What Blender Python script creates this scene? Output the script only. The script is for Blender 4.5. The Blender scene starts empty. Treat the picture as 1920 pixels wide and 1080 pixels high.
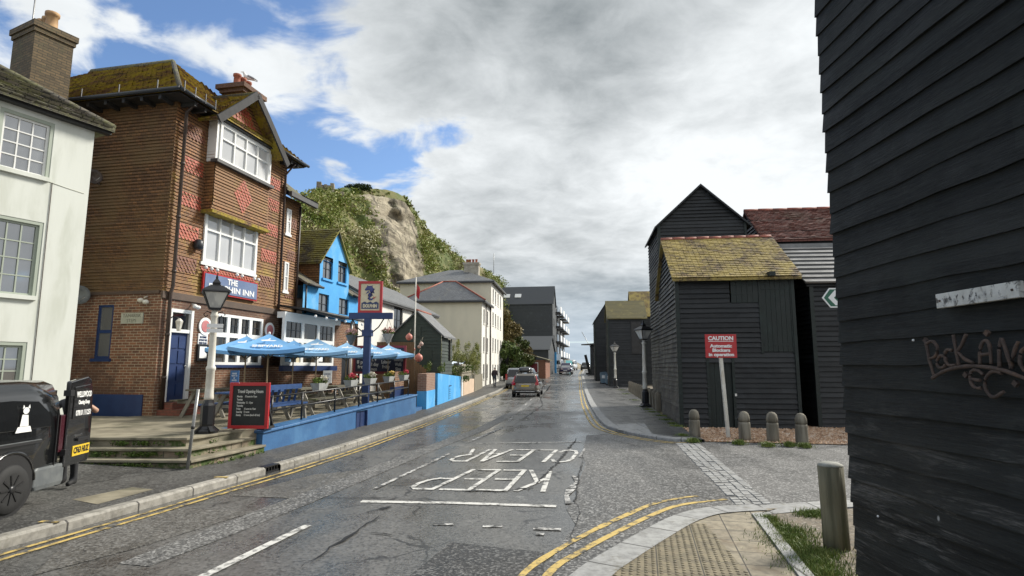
import bpy, bmesh, math, random
import numpy as np
from mathutils import Vector, Matrix
C = bpy.context.scene.collection
scene = bpy.context.scene
R = math.radians
# ---------------------------------------------------------------- camera
FPX, EYE = 1098.0, 1.9
PITCH = math.atan(150 / FPX)
cam = bpy.data.cameras.new('camera'); co = bpy.data.objects.new('camera', cam); C.objects.link(co)
co.location = (0, 0, EYE); co.rotation_euler = (math.pi / 2 + PITCH, 0, 0)
cam.sensor_width = 36; cam.lens = 36 * FPX / 1920; cam.clip_start = .05; cam.clip_end = 6000
scene.camera = co
# ---------------------------------------------------------------- light and exposure
SUN_AZ, SUN_EL = 58.0, 36.0
scene.view_settings.view_transform = 'Standard'; scene.view_settings.look = 'None'
scene.view_settings.gamma = 1; scene.view_settings.exposure = 0.92
sl = bpy.data.lights.new('sun', 'SUN'); sl.energy = 2.9; sl.angle = R(12); sl.color = (1, .95, .86)
so = bpy.data.objects.new('sun', sl); C.objects.link(so)
sd = Vector((math.sin(R(SUN_AZ)) * math.cos(R(SUN_EL)), math.cos(R(SUN_AZ)) * math.cos(R(SUN_EL)), math.sin(R(SUN_EL))))
so.rotation_euler = sd.to_track_quat('Z', 'Y').to_euler(); so.location = (30, 20, 60)

# ---------------------------------------------------------------- node helpers
class NT:
    def __init__(s, nt): s.nt = nt
    def n(s, t, **kw):
        o = s.nt.nodes.new(t)
        for k, v in kw.items(): setattr(o, k, v)
        return o
    def set(s, sock, v):
        if isinstance(v, bpy.types.NodeSocket): s.nt.links.new(v, sock)
        elif v is not None:
            if hasattr(sock, 'default_value') and not isinstance(v, (int, float)) and len(v) == 3 and sock.type == 'RGBA': v = (*v, 1)
            sock.default_value = v
    def math(s, op, a, b=None, clamp=False):
        o = s.n('ShaderNodeMath', operation=op, use_clamp=clamp); s.set(o.inputs[0], a); s.set(o.inputs[1], b); return o.outputs[0]
    def vmath(s, op, a, b=None):
        o = s.n('ShaderNodeVectorMath', operation=op); s.set(o.inputs[0], a); s.set(o.inputs[1], b); return o.outputs[0]
    def noise(s, vec, scale, detail=4, rough=.55, dist=0):
        o = s.n('ShaderNodeTexNoise'); s.set(o.inputs['Vector'], vec); o.inputs['Scale'].default_value = scale
        o.inputs['Detail'].default_value = detail; o.inputs['Roughness'].default_value = rough; o.inputs['Distortion'].default_value = dist
        return o.outputs[0]
    def sm(s, v, a, b, lo=0., hi=1.):
        o = s.n('ShaderNodeMapRange', interpolation_type='SMOOTHSTEP'); s.set(o.inputs[0], v)
        for i, q in enumerate((a, b, lo, hi)): s.set(o.inputs[i + 1], q)
        return o.outputs[0]
    def mix(s, f, a, b, mode='MIX'):
        o = s.n('ShaderNodeMix', data_type='RGBA', blend_type=mode); s.set(o.inputs[0], f); s.set(o.inputs[6], a); s.set(o.inputs[7], b); return o.outputs[2]
    def sep(s, v):
        o = s.n('ShaderNodeSeparateXYZ'); s.set(o.inputs[0], v); return o.outputs
    def comb(s, x, y, z):
        o = s.n('ShaderNodeCombineXYZ')
        for i, q in enumerate((x, y, z)): s.set(o.inputs[i], q)
        return o.outputs[0]

# ---------------------------------------------------------------- sky
def ray0(px, py):
    c, q = math.cos(PITCH), math.sin(PITCH); u, v = px - 960, 540 - py
    return Vector((u, FPX * c - v * q, FPX * q + v * c)).normalized()
w = bpy.data.worlds.new('World'); scene.world = w; w.use_nodes = True
t = NT(w.node_tree); w.node_tree.nodes.clear()
sky = t.n('ShaderNodeTexSky', sky_type='NISHITA', sun_disc=False, sun_elevation=R(SUN_EL), sun_rotation=R(SUN_AZ))
sky.ozone_density = 3.0; sky.dust_density = .6
bg1 = t.n('ShaderNodeBackground'); bg1.inputs[1].default_value = .092
blue = t.mix(1.0, sky.outputs[0], (.92, .98, 1.06), 'MULTIPLY'); t.set(bg1.inputs[0], blue)
dr = t.n('ShaderNodeTexCoord').outputs['Generated']; dx, dy, dz = t.sep(dr)
den = t.math('MAXIMUM', t.math('ADD', dz, .16), .05)
p = t.comb(t.math('DIVIDE', dx, den), t.math('DIVIDE', dy, den), 22.2)
big = t.noise(p, 1.25, 10, .56, .35); med = t.noise(p, 3.1, 8, .58, .3); low = t.noise(p, .75, 3, .5); fine = t.noise(p, 6.5, 8, .62, .5)
side = t.sm(dx, -.46, -.12)                           # broken cumulus to the left, a closed grey sheet to the right
def toward(px, py, a, b):
    o = t.n('ShaderNodeVectorMath', operation='DOT_PRODUCT'); t.set(o.inputs[0], dr); o.inputs[1].default_value = ray0(px, py); return t.sm(o.outputs['Value'], a, b)
def wsum(*q):
    r = 0.0
    for s_, k, o in q: r = t.math('ADD', r, t.math('MULTIPLY', t.math('SUBTRACT', s_, o), k))
    return r
puff = t.noise(p, 4.2, 8, .52, .6)
dens = wsum((big, 1.15, .5), (puff, .55, .5), (side, .26, 0), (toward(330, 60, .94, 1.0), -.05, 0), (toward(640, 330, .99, 1.0), -.10, 0), (toward(630, 200, .985, 1.0), .12, 0), (toward(450, 110, .992, 1.0), .12, 0), (toward(90, 330, .94, 1.0), .05, 0), (toward(905, 145, .996, 1.0), .14, 0))
mask = t.sm(dens, -.045, .075)
sheet = toward(1120, 120, .86, .985)
thick = wsum((big, 1.0, .5), (low, 1.3, .5), (med, .75, .5), (fine, .55, .5), (sheet, .18, 0), (toward(1480, 290, .95, 1.0), -.47, 0), (t.sm(dz, .35, .10), -.02, 0))
thick = t.math('ADD', .44, t.math('MULTIPLY', thick, 1.15))
thick = t.math('MULTIPLY', thick, t.math('ADD', .36, t.math('MULTIPLY', side, .64)), clamp=True)
cc = t.mix(thick, (.52, .54, .55), (.150, .168, .178))
hz = t.sm(dz, .21, .0); cc = t.mix(t.math('MULTIPLY', hz, .66), cc, (.245, .315, .385))
back = t.sm(dy, .25, -.35); cc = t.mix(back, cc, (.50, .52, .54))  # unseen clouds behind the camera, brightened to light the walls facing it
mask = t.math('MAXIMUM', mask, t.math('MULTIPLY', hz, .7))
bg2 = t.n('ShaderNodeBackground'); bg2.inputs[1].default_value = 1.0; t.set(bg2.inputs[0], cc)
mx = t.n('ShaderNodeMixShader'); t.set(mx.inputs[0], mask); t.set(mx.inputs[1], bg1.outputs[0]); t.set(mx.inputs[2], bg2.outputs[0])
wo = t.n('ShaderNodeOutputWorld'); t.set(wo.inputs[0], mx.outputs[0])

# ---------------------------------------------------------------- survey helpers: sight lines of the photograph to real points
_c, _s = math.cos(PITCH), math.sin(PITCH)
def ray(px, py):
    u, v = px - 960, 540 - py
    return Vector((u, FPX * _c - v * _s, FPX * _s + v * _c))
def gz(px, py, z=0.0):
    d = ray(px, py); k = (z - EYE) / d.z; return Vector((d.x * k, d.y * k, z))
def atd(px, py, Y):
    d = ray(px, py); return Vector((d.x * Y / d.y, Y, EYE + d.z * Y / d.y))
def gh(y):                                            # the street climbs gently beyond 46 m
    q = min(max(y - 46, 0), 62); return .026 * q * q / (q + 6) if q else 0.0

# ---------------------------------------------------------------- mesh builder
class MB:
    def __init__(s): s.v = []; s.f = []; s.mi = []; s.uv = []; s.mats = []; s.cur = 0; s.T = Matrix.Identity(4); s.sm = []
    def use(s, m):
        if m not in s.mats: s.mats.append(m)
        s.cur = s.mats.index(m); return s
    def add(s, pts):
        k = len(s.v)
        for q in pts: s.v.append(tuple(s.T @ Vector(q)))
        return k
    def face(s, idx, uv=None, smooth=False): s.f.append(tuple(idx)); s.mi.append(s.cur); s.uv.append(uv); s.sm.append(smooth)
    def poly(s, pts, uv=None, smooth=False):
        k = s.add(pts); s.face(range(k, k + len(pts)), uv, smooth)
    def hexa(s, p):                                   # 8 points: bottom ring 0-3, top ring 4-7
        k = s.add(p)
        for q in ((3, 2, 1, 0), (4, 5, 6, 7), (0, 1, 5, 4), (1, 2, 6, 5), (2, 3, 7, 6), (3, 0, 4, 7)): s.face([k + i for i in q])
    def box(s, x0, x1, y0, y1, z0, z1):
        s.hexa([(x0, y0, z0), (x1, y0, z0), (x1, y1, z0), (x0, y1, z0), (x0, y0, z1), (x1, y0, z1), (x1, y1, z1), (x0, y1, z1)])
    def prism(s, pts, off):                           # polygon extruded by a vector
        n = len(pts); o = Vector(off); k = s.add(list(pts) + [tuple(Vector(q) + o) for q in pts])
        s.face(range(k + n - 1, k - 1, -1)); s.face(range(k + n, k + 2 * n))
        for i in range(n): j = (i + 1) % n; s.face((k + i, k + j, k + n + j, k + n + i))
    def tube(s, pts, r, n=8, caps=True, smooth=True):
        pts = [Vector(q) for q in pts]; rs = r if isinstance(r, (list, tuple)) else [r] * len(pts); rings = []
        for i, q in enumerate(pts):
            d = (pts[min(i + 1, len(pts) - 1)] - pts[max(i - 1, 0)]).normalized()
            a = d.cross(Vector((0, 0, 1)) if abs(d.z) < .95 else Vector((1, 0, 0))).normalized(); b = d.cross(a)
            rings.append(s.add([q + rs[i] * (math.cos(2 * math.pi * j / n) * a + math.sin(2 * math.pi * j / n) * b) for j in range(n)]))
        for i in range(len(rings) - 1):
            for j in range(n):
                k = (j + 1) % n; s.face((rings[i] + j, rings[i] + k, rings[i + 1] + k, rings[i + 1] + j), None, smooth)
        if caps: s.face([rings[0] + j for j in range(n - 1, -1, -1)]); s.face([rings[-1] + j for j in range(n)])
    def bar(s, a, b, w, h):                           # square-section bar between two points
        a, b = Vector(a), Vector(b); d = (b - a).normalized()
        u = d.cross(Vector((0, 0, 1)) if abs(d.z) < .95 else Vector((0, 1, 0))).normalized(); v = u.cross(d)
        f = lambda q: [q - u * w / 2 - v * h / 2, q + u * w / 2 - v * h / 2, q + u * w / 2 + v * h / 2, q - u * w / 2 + v * h / 2]
        s.hexa(f(a) + f(b))
    def lathe(s, prof, n=16, c=(0, 0, 0), smooth=True, axis='z', cap=True):
        def P(r, z, j):
            a = 2 * math.pi * j / n; x, y = r * math.cos(a), r * math.sin(a)
            return (c[0] + x, c[1] + y, c[2] + z) if axis == 'z' else ((c[0] + z, c[1] + x, c[2] + y) if axis == 'x' else (c[0] + y, c[1] + z, c[2] + x))
        rings = [s.add([P(r, z, j) for j in range(n)]) for r, z in prof]
        for i in range(len(rings) - 1):
            for j in range(n):
                k = (j + 1) % n; s.face((rings[i] + j, rings[i] + k, rings[i + 1] + k, rings[i + 1] + j), None, smooth)
        if cap: s.face([rings[0] + j for j in range(n - 1, -1, -1)]); s.face([rings[-1] + j for j in range(n)])
    def ball(s, c, r, n=12, sz=1.0):
        s.lathe([(r * math.sin(math.pi * i / n), -r * sz * math.cos(math.pi * i / n)) for i in range(n + 1)][1:-1] , n, c)
    def loft(s, secs, smooth=True, caps=True):
        rings = [s.add(q) for q in secs]; n = len(secs[0])
        for i in range(len(rings) - 1):
            for j in range(n):
                k = (j + 1) % n; s.face((rings[i] + j, rings[i] + k, rings[i + 1] + k, rings[i + 1] + j), None, smooth)
        if caps: s.face([rings[0] + j for j in range(n - 1, -1, -1)]); s.face([rings[-1] + j for j in range(n)])
    def build(s, name, parent=None, loc=None, rz=0, bevel=0, fix=True):
        me = bpy.data.meshes.new(name); me.from_pydata(s.v, [], s.f)
        for m in s.mats: me.materials.append(m)
        me.polygons.foreach_set('material_index', s.mi); me.polygons.foreach_set('use_smooth', s.sm)
        uvl = me.uv_layers.new(name='UVMap'); buf = np.zeros(len(me.loops) * 2, 'f'); Z = Vector((0, 0, 1)); li = 0
        V = [Vector(q) for q in s.v]
        for f, uv in zip(s.f, s.uv):
            if uv is None:
                n = Vector((0, 0, 0))
                for i in range(1, len(f) - 1): n += (V[f[i]] - V[f[0]]).cross(V[f[i + 1]] - V[f[0]])
                if n.length < 1e-12: n = Vector((0, 0, 1))
                n.normalize()
                if n.z < -.9: n = -n
                u = Z.cross(n) if abs(n.z) < .99 else Vector((1, 0, 0)); u.normalize(); vv = n.cross(u)
                uv = [(V[i].dot(u), V[i].dot(vv)) for i in f]
            for a in uv: buf[li] = a[0]; buf[li + 1] = a[1]; li += 2
        uvl.data.foreach_set('uv', buf)
        if fix:
            bm = bmesh.new(); bm.from_mesh(me); bmesh.ops.recalc_face_normals(bm, faces=bm.faces); bm.to_mesh(me); bm.free()
        me.update()
        o = bpy.data.objects.new(name, me); C.objects.link(o)
        if parent: o.parent = parent
        if loc is not None: o.location = loc
        o.rotation_euler.z = rz
        if bevel:
            b = o.modifiers.new('bevel', 'BEVEL'); b.width = bevel; b.segments = 2; b.limit_method = 'ANGLE'; b.angle_limit = R(40)
        return o

def tag(o, label=None, cat=None, group=None, kind=None):
    if label: o['label'] = label
    if cat: o['category'] = cat
    if group: o['group'] = group
    if kind: o['kind'] = kind
    return o
def thing(name, label, cat, loc=(0, 0, 0), rz=0, group=None):
    o = bpy.data.objects.new(name, None); C.objects.link(o); o.location = loc; o.rotation_euler.z = rz; o.empty_display_size = .3
    return tag(o, label, cat, group)
def children(o): return [c for c in C.objects if c.parent == o]
def dup(o, loc=None, rz=None, label=None, parent=None):
    c = o.copy(); C.objects.link(c)
    if parent: c.parent = parent
    for k in children(o): dup(k, parent=c)
    if loc is not None: c.location = loc
    if rz is not None: c.rotation_euler.z = rz
    if label: c['label'] = label
    return c
def text(parent, body, m, o, xd, yd, size, width=None, bold=0, align='CENTER', name='lettering', depth=.004, space=1.0):
    cu = bpy.data.curves.new('t', 'FONT'); cu.body = body; cu.size = size; cu.align_x = align; cu.align_y = 'CENTER'
    cu.extrude = depth; cu.offset = bold; cu.space_line = space; cu.resolution_u = 3
    ob = bpy.data.objects.new('t', cu); C.objects.link(ob); bpy.context.view_layer.update()
    me = bpy.data.meshes.new_from_object(ob.evaluated_get(bpy.context.evaluated_depsgraph_get())); bpy.data.objects.remove(ob); bpy.data.curves.remove(cu)
    me.name = name
    n = len(me.vertices); a = np.zeros(n * 3, 'f'); me.vertices.foreach_get('co', a); a = a.reshape(-1, 3)
    if width and n:
        wd = a[:, 0].max() - a[:, 0].min(); a[:, 0] *= width / max(wd, 1e-6)
    X, Y = Vector(xd).normalized(), Vector(yd).normalized(); Z = X.cross(Y); Mx = np.array([X, Y, Z])
    a = a @ Mx + np.array(o); me.vertices.foreach_set('co', a.astype('f').ravel()); me.update()
    me.materials.clear(); me.materials.append(m)
    q = bpy.data.objects.new(name, me); C.objects.link(q); q.parent = parent
    return q

# walls: P(u, z, d) -> point, d = depth INTO the wall
def plane(o, ux, inn):
    o, ux, inn = Vector(o), Vector(ux), Vector(inn)
    return lambda u, z, d=0: o + ux * u + inn * d + Vector((0, 0, z))
def pbox(mb, P, u0, u1, z0, z1, d0, d1):
    mb.hexa([P(u0, z0, d0), P(u1, z0, d0), P(u1, z0, d1), P(u0, z0, d1), P(u0, z1, d0), P(u1, z1, d0), P(u1, z1, d1), P(u0, z1, d1)])
def wall(mb, P, u0, u1, z0, z1, holes=(), rev=.12, top=None):
    us = sorted({u0, u1, *[h[0] for h in holes], *[h[1] for h in holes]}); zs = sorted({z0, z1, *[h[2] for h in holes], *[h[3] for h in holes]})
    us = [u for u in us if u0 <= u <= u1]; zs = [q for q in zs if z0 <= q <= z1]
    for i in range(len(us) - 1):
        for j in range(len(zs) - 1):
            cu, cz = (us[i] + us[i + 1]) / 2, (zs[j] + zs[j + 1]) / 2
            if any(h[0] < cu < h[1] and h[2] < cz < h[3] for h in holes): continue
            mb.poly([P(us[i], zs[j]), P(us[i + 1], zs[j]), P(us[i + 1], zs[j + 1]), P(us[i], zs[j + 1])], [(us[i], zs[j]), (us[i + 1], zs[j]), (us[i + 1], zs[j + 1]), (us[i], zs[j + 1])])
    for a, b, c, d in holes:
        for q in (((a, c), (a, d)), ((b, d), (b, c)), ((a, d), (b, d)), ((b, c), (a, c))):
            mb.poly([P(*q[0]), P(*q[1]), P(*q[1], rev), P(*q[0], rev)])
def courses(mb, P, z0, z1, h, lo, hi, holes=(), lip=.02, jit=0, seg=0, rnd=None):
    lo = lo if callable(lo) else (lambda z, q=lo: q); hi = hi if callable(hi) else (lambda z, q=hi: q); rnd = rnd or random.Random(1)
    n = max(1, round((z1 - z0) / h)); h = (z1 - z0) / n
    for k in range(n):
        a, b = z0 + k * h, z0 + (k + 1) * h; m = (a + b) / 2
        L, H_, L2, H2 = lo(a), hi(a), lo(b), hi(b)
        if H_ - L < .02: continue
        spans = [(L, H_)]
        for q in holes:
            if q[2] < m < q[3]:
                ns = []
                for s0, s1 in spans:
                    if q[0] > s0: ns.append((s0, min(s1, q[0])))
                    if q[1] < s1: ns.append((max(s0, q[1]), s1))
                spans = [q2 for q2 in ns if q2[1] - q2[0] > .01]
        for s0, s1 in spans:
            cuts = [s0]
            if seg:
                while cuts[-1] + seg * 1.4 < s1: cuts.append(cuts[-1] + seg)
            cuts.append(s1); tb = lip * rnd.uniform(.75, 1.25)
            zb = [a + rnd.uniform(-jit, jit) for _ in cuts]; ob = [tb + rnd.uniform(-jit, jit) * .6 for _ in cuts]
            for i in range(len(cuts) - 1):
                c0, c1 = cuts[i], cuts[i + 1]
                t0 = L2 if (i == 0 and s0 == L) else c0; t1 = H2 if (i == len(cuts) - 2 and s1 == H_) else c1
                t0 = min(t0, t1); off = k * .37
                mb.poly([P(c0, zb[i], -ob[i]), P(c1, zb[i + 1], -ob[i + 1]), P(t1, b + jit * .8, -.001), P(t0, b + jit * .8, -.001)], [(c0, a), (c1, a), (t1, b), (t0, b)])
                mb.poly([P(c0, zb[i], .0), P(c1, zb[i + 1], .0), P(c1, zb[i + 1], -ob[i + 1]), P(c0, zb[i], -ob[i])], [(c0, a), (c1, a), (c1, a), (c0, a)])
def inside(x, y, poly):
    r = False; j = len(poly) - 1
    for i in range(len(poly)):
        if (poly[i][1] > y) != (poly[j][1] > y) and x < (poly[j][0] - poly[i][0]) * (y - poly[i][1]) / (poly[j][1] - poly[i][1]) + poly[i][0]: r = not r
        j = i
    return r
def rooftiles(mb, pts, w=.18, h=.13, lift=.022, gap=.008, seed=1, base=.012):
    """separate overlapping tiles laid in courses over a planar roof slope"""
    r = random.Random(seed); P = [Vector(q) for q in pts]; n = (P[1] - P[0]).cross(P[2] - P[0]).normalized()
    if n.z < 0: n = -n
    u = Vector((0, 0, 1)).cross(n).normalized(); v = n.cross(u); o = P[0]; Q = [((q - o).dot(u), (q - o).dot(v)) for q in P]
    u0, u1, v0, v1 = min(q[0] for q in Q), max(q[0] for q in Q), min(q[1] for q in Q), max(q[1] for q in Q); k = 0; b = v0 - .03
    while b < v1:
        a = u0 - w * (.5 if k % 2 else 0)
        while a < u1:
            x0, x1 = max(a, u0 - .02), min(a + w - gap, u1 + .02)
            if x1 - x0 > .03 and inside((x0 + x1) / 2, min(max(b + h * .5, v0 + .01), v1 - .01), Q):
                l = base + lift * r.uniform(.7, 1.5); t_ = r.uniform(-.01, .01); e0, e1 = l + r.uniform(-.004, .004), l + r.uniform(-.004, .004)
                F = lambda x, y, d: o + u * x + v * y + n * d
                mb.poly([F(x0, b + t_, e0), F(x1, b + t_, e1), F(x1, b + h * 1.05, base * .6), F(x0, b + h * 1.05, base * .6)], [(x0, b), (x1, b), (x1, b + h * .95), (x0, b + h * .95)])
                mb.poly([F(x0, b + t_, 0), F(x1, b + t_, 0), F(x1, b + t_, e1), F(x0, b + t_, e0)], [(x0, b), (x1, b), (x1, b), (x0, b)])
            a += w
        b += h; k += 1
def window(parent, P, u0, u1, z0, z1, nx, rows, fm, gm, fw=.06, d=.06, bar=.03, name='window', sill=None, th=.05):
    """rows = relative heights from the bottom up, split by horizontal bars; nx may be a list (one per row)"""
    mb = MB().use(fm)
    pbox(mb, P, u0, u1, z0, z0 + fw, d, d + th); pbox(mb, P, u0, u1, z1 - fw, z1, d, d + th)
    pbox(mb, P, u0, u0 + fw, z0 + fw, z1 - fw, d, d + th); pbox(mb, P, u1 - fw, u1, z0 + fw, z1 - fw, d, d + th)
    tot = sum(rows); z = z0 + fw; H = z1 - z0 - 2 * fw
    nxs = nx if isinstance(nx, (list, tuple)) else [nx] * len(rows)
    for i, r in enumerate(rows):
        zt = z + H * r / tot
        if i < len(rows) - 1: pbox(mb, P, u0 + fw, u1 - fw, zt - bar / 2, zt + bar / 2, d + .004, d + th - .004)
        for k in range(1, nxs[i]):
            c = u0 + fw + (u1 - u0 - 2 * fw) * k / nxs[i]
            pbox(mb, P, c - bar / 2, c + bar / 2, z + (bar / 2 if i else 0), zt - (bar / 2 if i < len(rows) - 1 else 0), d + .006, d + th - .006)
        z = zt
    o = mb.build(name, parent)
    g = MB().use(gm); g.poly([P(u0 + fw, z0 + fw, d + th * .6), P(u1 - fw, z0 + fw, d + th * .6), P(u1 - fw, z1 - fw, d + th * .6), P(u0 + fw, z1 - fw, d + th * .6)]); g.build('pane', o)
    if sill:
        sb = MB().use(sill); pbox(sb, P, u0 - .06, u1 + .06, z0 - .09, z0 - .002, -.07, d + th); sb.build('sill', o)
    return o
# ---------------------------------------------------------------- materials
def new(name):
    m = bpy.data.materials.new(name); m.use_nodes = True; t = NT(m.node_tree); b = m.node_tree.nodes['Principled BSDF']; return m, t, b
def coords(t, which='Object'): return t.n('ShaderNodeTexCoord').outputs[which]
def bumpn(t, b, h, st, dist=.01):
    o = t.n('ShaderNodeBump'); o.inputs['Strength'].default_value = st; o.inputs['Distance'].default_value = dist; t.set(o.inputs['Height'], h); t.set(b.inputs['Normal'], o.outputs[0])
def plain(name, c, rough=.55, metal=0, spec=.5, coat=0):
    m, t, b = new(name); b.inputs['Base Color'].default_value = (*c, 1); b.inputs['Roughness'].default_value = rough; b.inputs['Metallic'].default_value = metal
    b.inputs['Specular IOR Level'].default_value = spec; b.inputs['Coat Weight'].default_value = coat; b.inputs['Coat Roughness'].default_value = .04; return m
def dirty(name, a, c, scale=3, rough=.7, bump=.2, stretch=(1, 1, 1), lo=.35, hi=.65, third=None, s3=.7, detail=6, bdist=.01, fine=0):
    m, t, b = new(name); v = t.vmath('MULTIPLY', coords(t), stretch); n = t.noise(v, scale, detail, .6)
    col = t.mix(t.sm(n, lo, hi), a, c)
    if third: col = t.mix(t.sm(t.noise(v, s3, 5, .6, .5), .52, .68), col, third)
    if fine: col = t.mix(t.math('MULTIPLY', t.noise(v, fine, 3, .6), .5), col, (0.01, .01, .01))
    t.set(b.inputs['Base Color'], col); b.inputs['Roughness'].default_value = rough
    if bump: bumpn(t, b, t.noise(v, scale * 6, 4, .6), bump, bdist)
    return m
def bricky(name, a, c, mortar, w=.225, h=.075, ms=.01, rough=.8, bump=.5, moss=None, mlo=.5, mhi=.7, ms2=.8, tint=None, off=.5, mossmax=1.0, bias=0., dirt=.25):
    m, t, b = new(name); uv = coords(t, 'UV'); ob = coords(t)
    br = t.n('ShaderNodeTexBrick', offset=off); t.set(br.inputs['Vector'], uv); t.set(br.inputs['Color1'], a); t.set(br.inputs['Color2'], c); t.set(br.inputs['Mortar'], mortar)
    br.inputs['Scale'].default_value = 1; br.inputs['Brick Width'].default_value = w; br.inputs['Row Height'].default_value = h; br.inputs['Mortar Size'].default_value = ms; br.inputs['Bias'].default_value = bias; br.inputs['Mortar Smooth'].default_value = .2
    col = br.outputs['Color']; n = t.noise(ob, 9, 6, .65)
    col = t.mix(t.math('MULTIPLY', t.sm(n, .35, .7), dirt), col, (.02, .018, .015))
    if tint: col = t.mix(t.math('MULTIPLY', t.sm(t.noise(ob, .7, 5, .6, .3), .42, .62), .8), col, tint)
    if moss:
        q = t.noise(ob, ms2, 6, .7, .4); q2 = t.noise(uv, 11, 3, .6); col = t.mix(t.math('MULTIPLY', t.sm(t.math('ADD', q, t.math('MULTIPLY', t.math('SUBTRACT', q2, .5), .35)), mlo, mhi), mossmax), col, moss)
    t.set(b.inputs['Base Color'], col); b.inputs['Roughness'].default_value = rough
    hgt = t.math('ADD', t.math('MULTIPLY', t.math('SUBTRACT', 1.0, br.outputs['Fac']), 1.0), t.math('MULTIPLY', n, .5)); bumpn(t, b, hgt, bump, .012)
    return m
def glass(name, base=(.012, .014, .016), rough=.04, spec=1.0, pane_tone=None, nm=1.5, ior=1.6):
    m, t, b = new(name); b.inputs['Roughness'].default_value = rough; b.inputs['Specular IOR Level'].default_value = spec; b.inputs['IOR'].default_value = ior
    col = base
    if pane_tone:
        v = t.vmath('MULTIPLY', coords(t), (1, 1, .25)); n = t.noise(v, nm, 3, .5); col = t.mix(t.sm(n, .45, .6), base, pane_tone)
    t.set(b.inputs['Base Color'], col); bumpn(t, b, t.noise(coords(t), 1.2, 2, .5), .06, .02); return m

def asphalt(name, a, c, rough=(.38, .75), scale=.5, crack=0.0, grit=.5, worn=0.0, bump=.55, chips=.35):
    m, t, b = new(name); v = coords(t); big = t.noise(v, scale, 6, .62, .6); st = t.noise(t.vmath('MULTIPLY', v, (1.6, .22, 1)), 1.0, 6, .65, .4)
    g = t.noise(v, 30, 3, .75); g2 = t.noise(v, 13, 5, .75)
    col = t.mix(t.sm(t.math('ADD', t.math('MULTIPLY', big, .5), t.math('MULTIPLY', st, .5)), .38, .62), a, c)
    col = t.mix(t.math('MULTIPLY', t.sm(g, .5, .68), grit), col, (.24, .235, .222)); col = t.mix(t.math('MULTIPLY', t.sm(g2, .52, .3), .55), col, (.010, .010, .010))
    if worn: col = t.mix(t.math('MULTIPLY', t.sm(t.noise(v, .9, 7, .68, .8), .60, .72), worn), col, (.27, .265, .25))
    vc = t.n('ShaderNodeTexVoronoi'); vc.inputs['Scale'].default_value = 42; t.set(vc.inputs['Vector'], v); cx_ = t.sep(vc.outputs['Color'])[0]; col = t.mix(t.math('MULTIPLY', t.sm(cx_, .72, .92), chips), col, (.34, .335, .32)); col = t.mix(t.math('MULTIPLY', t.sm(cx_, .30, .10), .6), col, (.012, .012, .012))
    if crack:
        wv = t.vmath('ADD', v, t.vmath('MULTIPLY', t.n('ShaderNodeTexNoise', ).outputs['Color'], (0, 0, 0)))
        nz = t.n('ShaderNodeTexNoise'); nz.inputs['Scale'].default_value = 1.1; nz.inputs['Detail'].default_value = 5; t.set(nz.inputs['Vector'], v)
        wv = t.vmath('ADD', v, t.vmath('MULTIPLY', nz.outputs['Color'], (1.5, 1.5, 0)))
        vo = t.n('ShaderNodeTexVoronoi', feature='DISTANCE_TO_EDGE'); vo.inputs['Scale'].default_value = .42; t.set(vo.inputs['Vector'], wv)
        cm = t.math('MULTIPLY', t.sm(vo.outputs['Distance'], .013, .003), t.sm(t.noise(v, .6, 3), .46, .56)); col = t.mix(t.math('MULTIPLY', cm, crack), col, (.008, .008, .008))
    t.set(b.inputs['Base Color'], col); t.set(b.inputs['Roughness'], t.sm(t.math('ADD', t.math('MULTIPLY', big, .6), t.math('MULTIPLY', st, .4)), .4, .62, rough[0], rough[1]))
    bumpn(t, b, t.math('ADD', g, t.math('MULTIPLY', g2, .8)), bump, .006); b.inputs['Specular IOR Level'].default_value = .5
    return m
def paintmark(name, col, under=(.06, .06, .058), wear=.5, s=9):
    m, t, b = new(name); v = coords(t); n = t.math('ADD', t.math('MULTIPLY', t.noise(v, s, 6, .7), .6), t.math('MULTIPLY', t.noise(v, 2.2, 4, .6), .4))
    c = t.mix(t.sm(n, wear - .07, wear + .07), under, col); t.set(b.inputs['Base Color'], c); b.inputs['Roughness'].default_value = .6; bumpn(t, b, t.noise(v, 50, 2), .3, .004); return m
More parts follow.
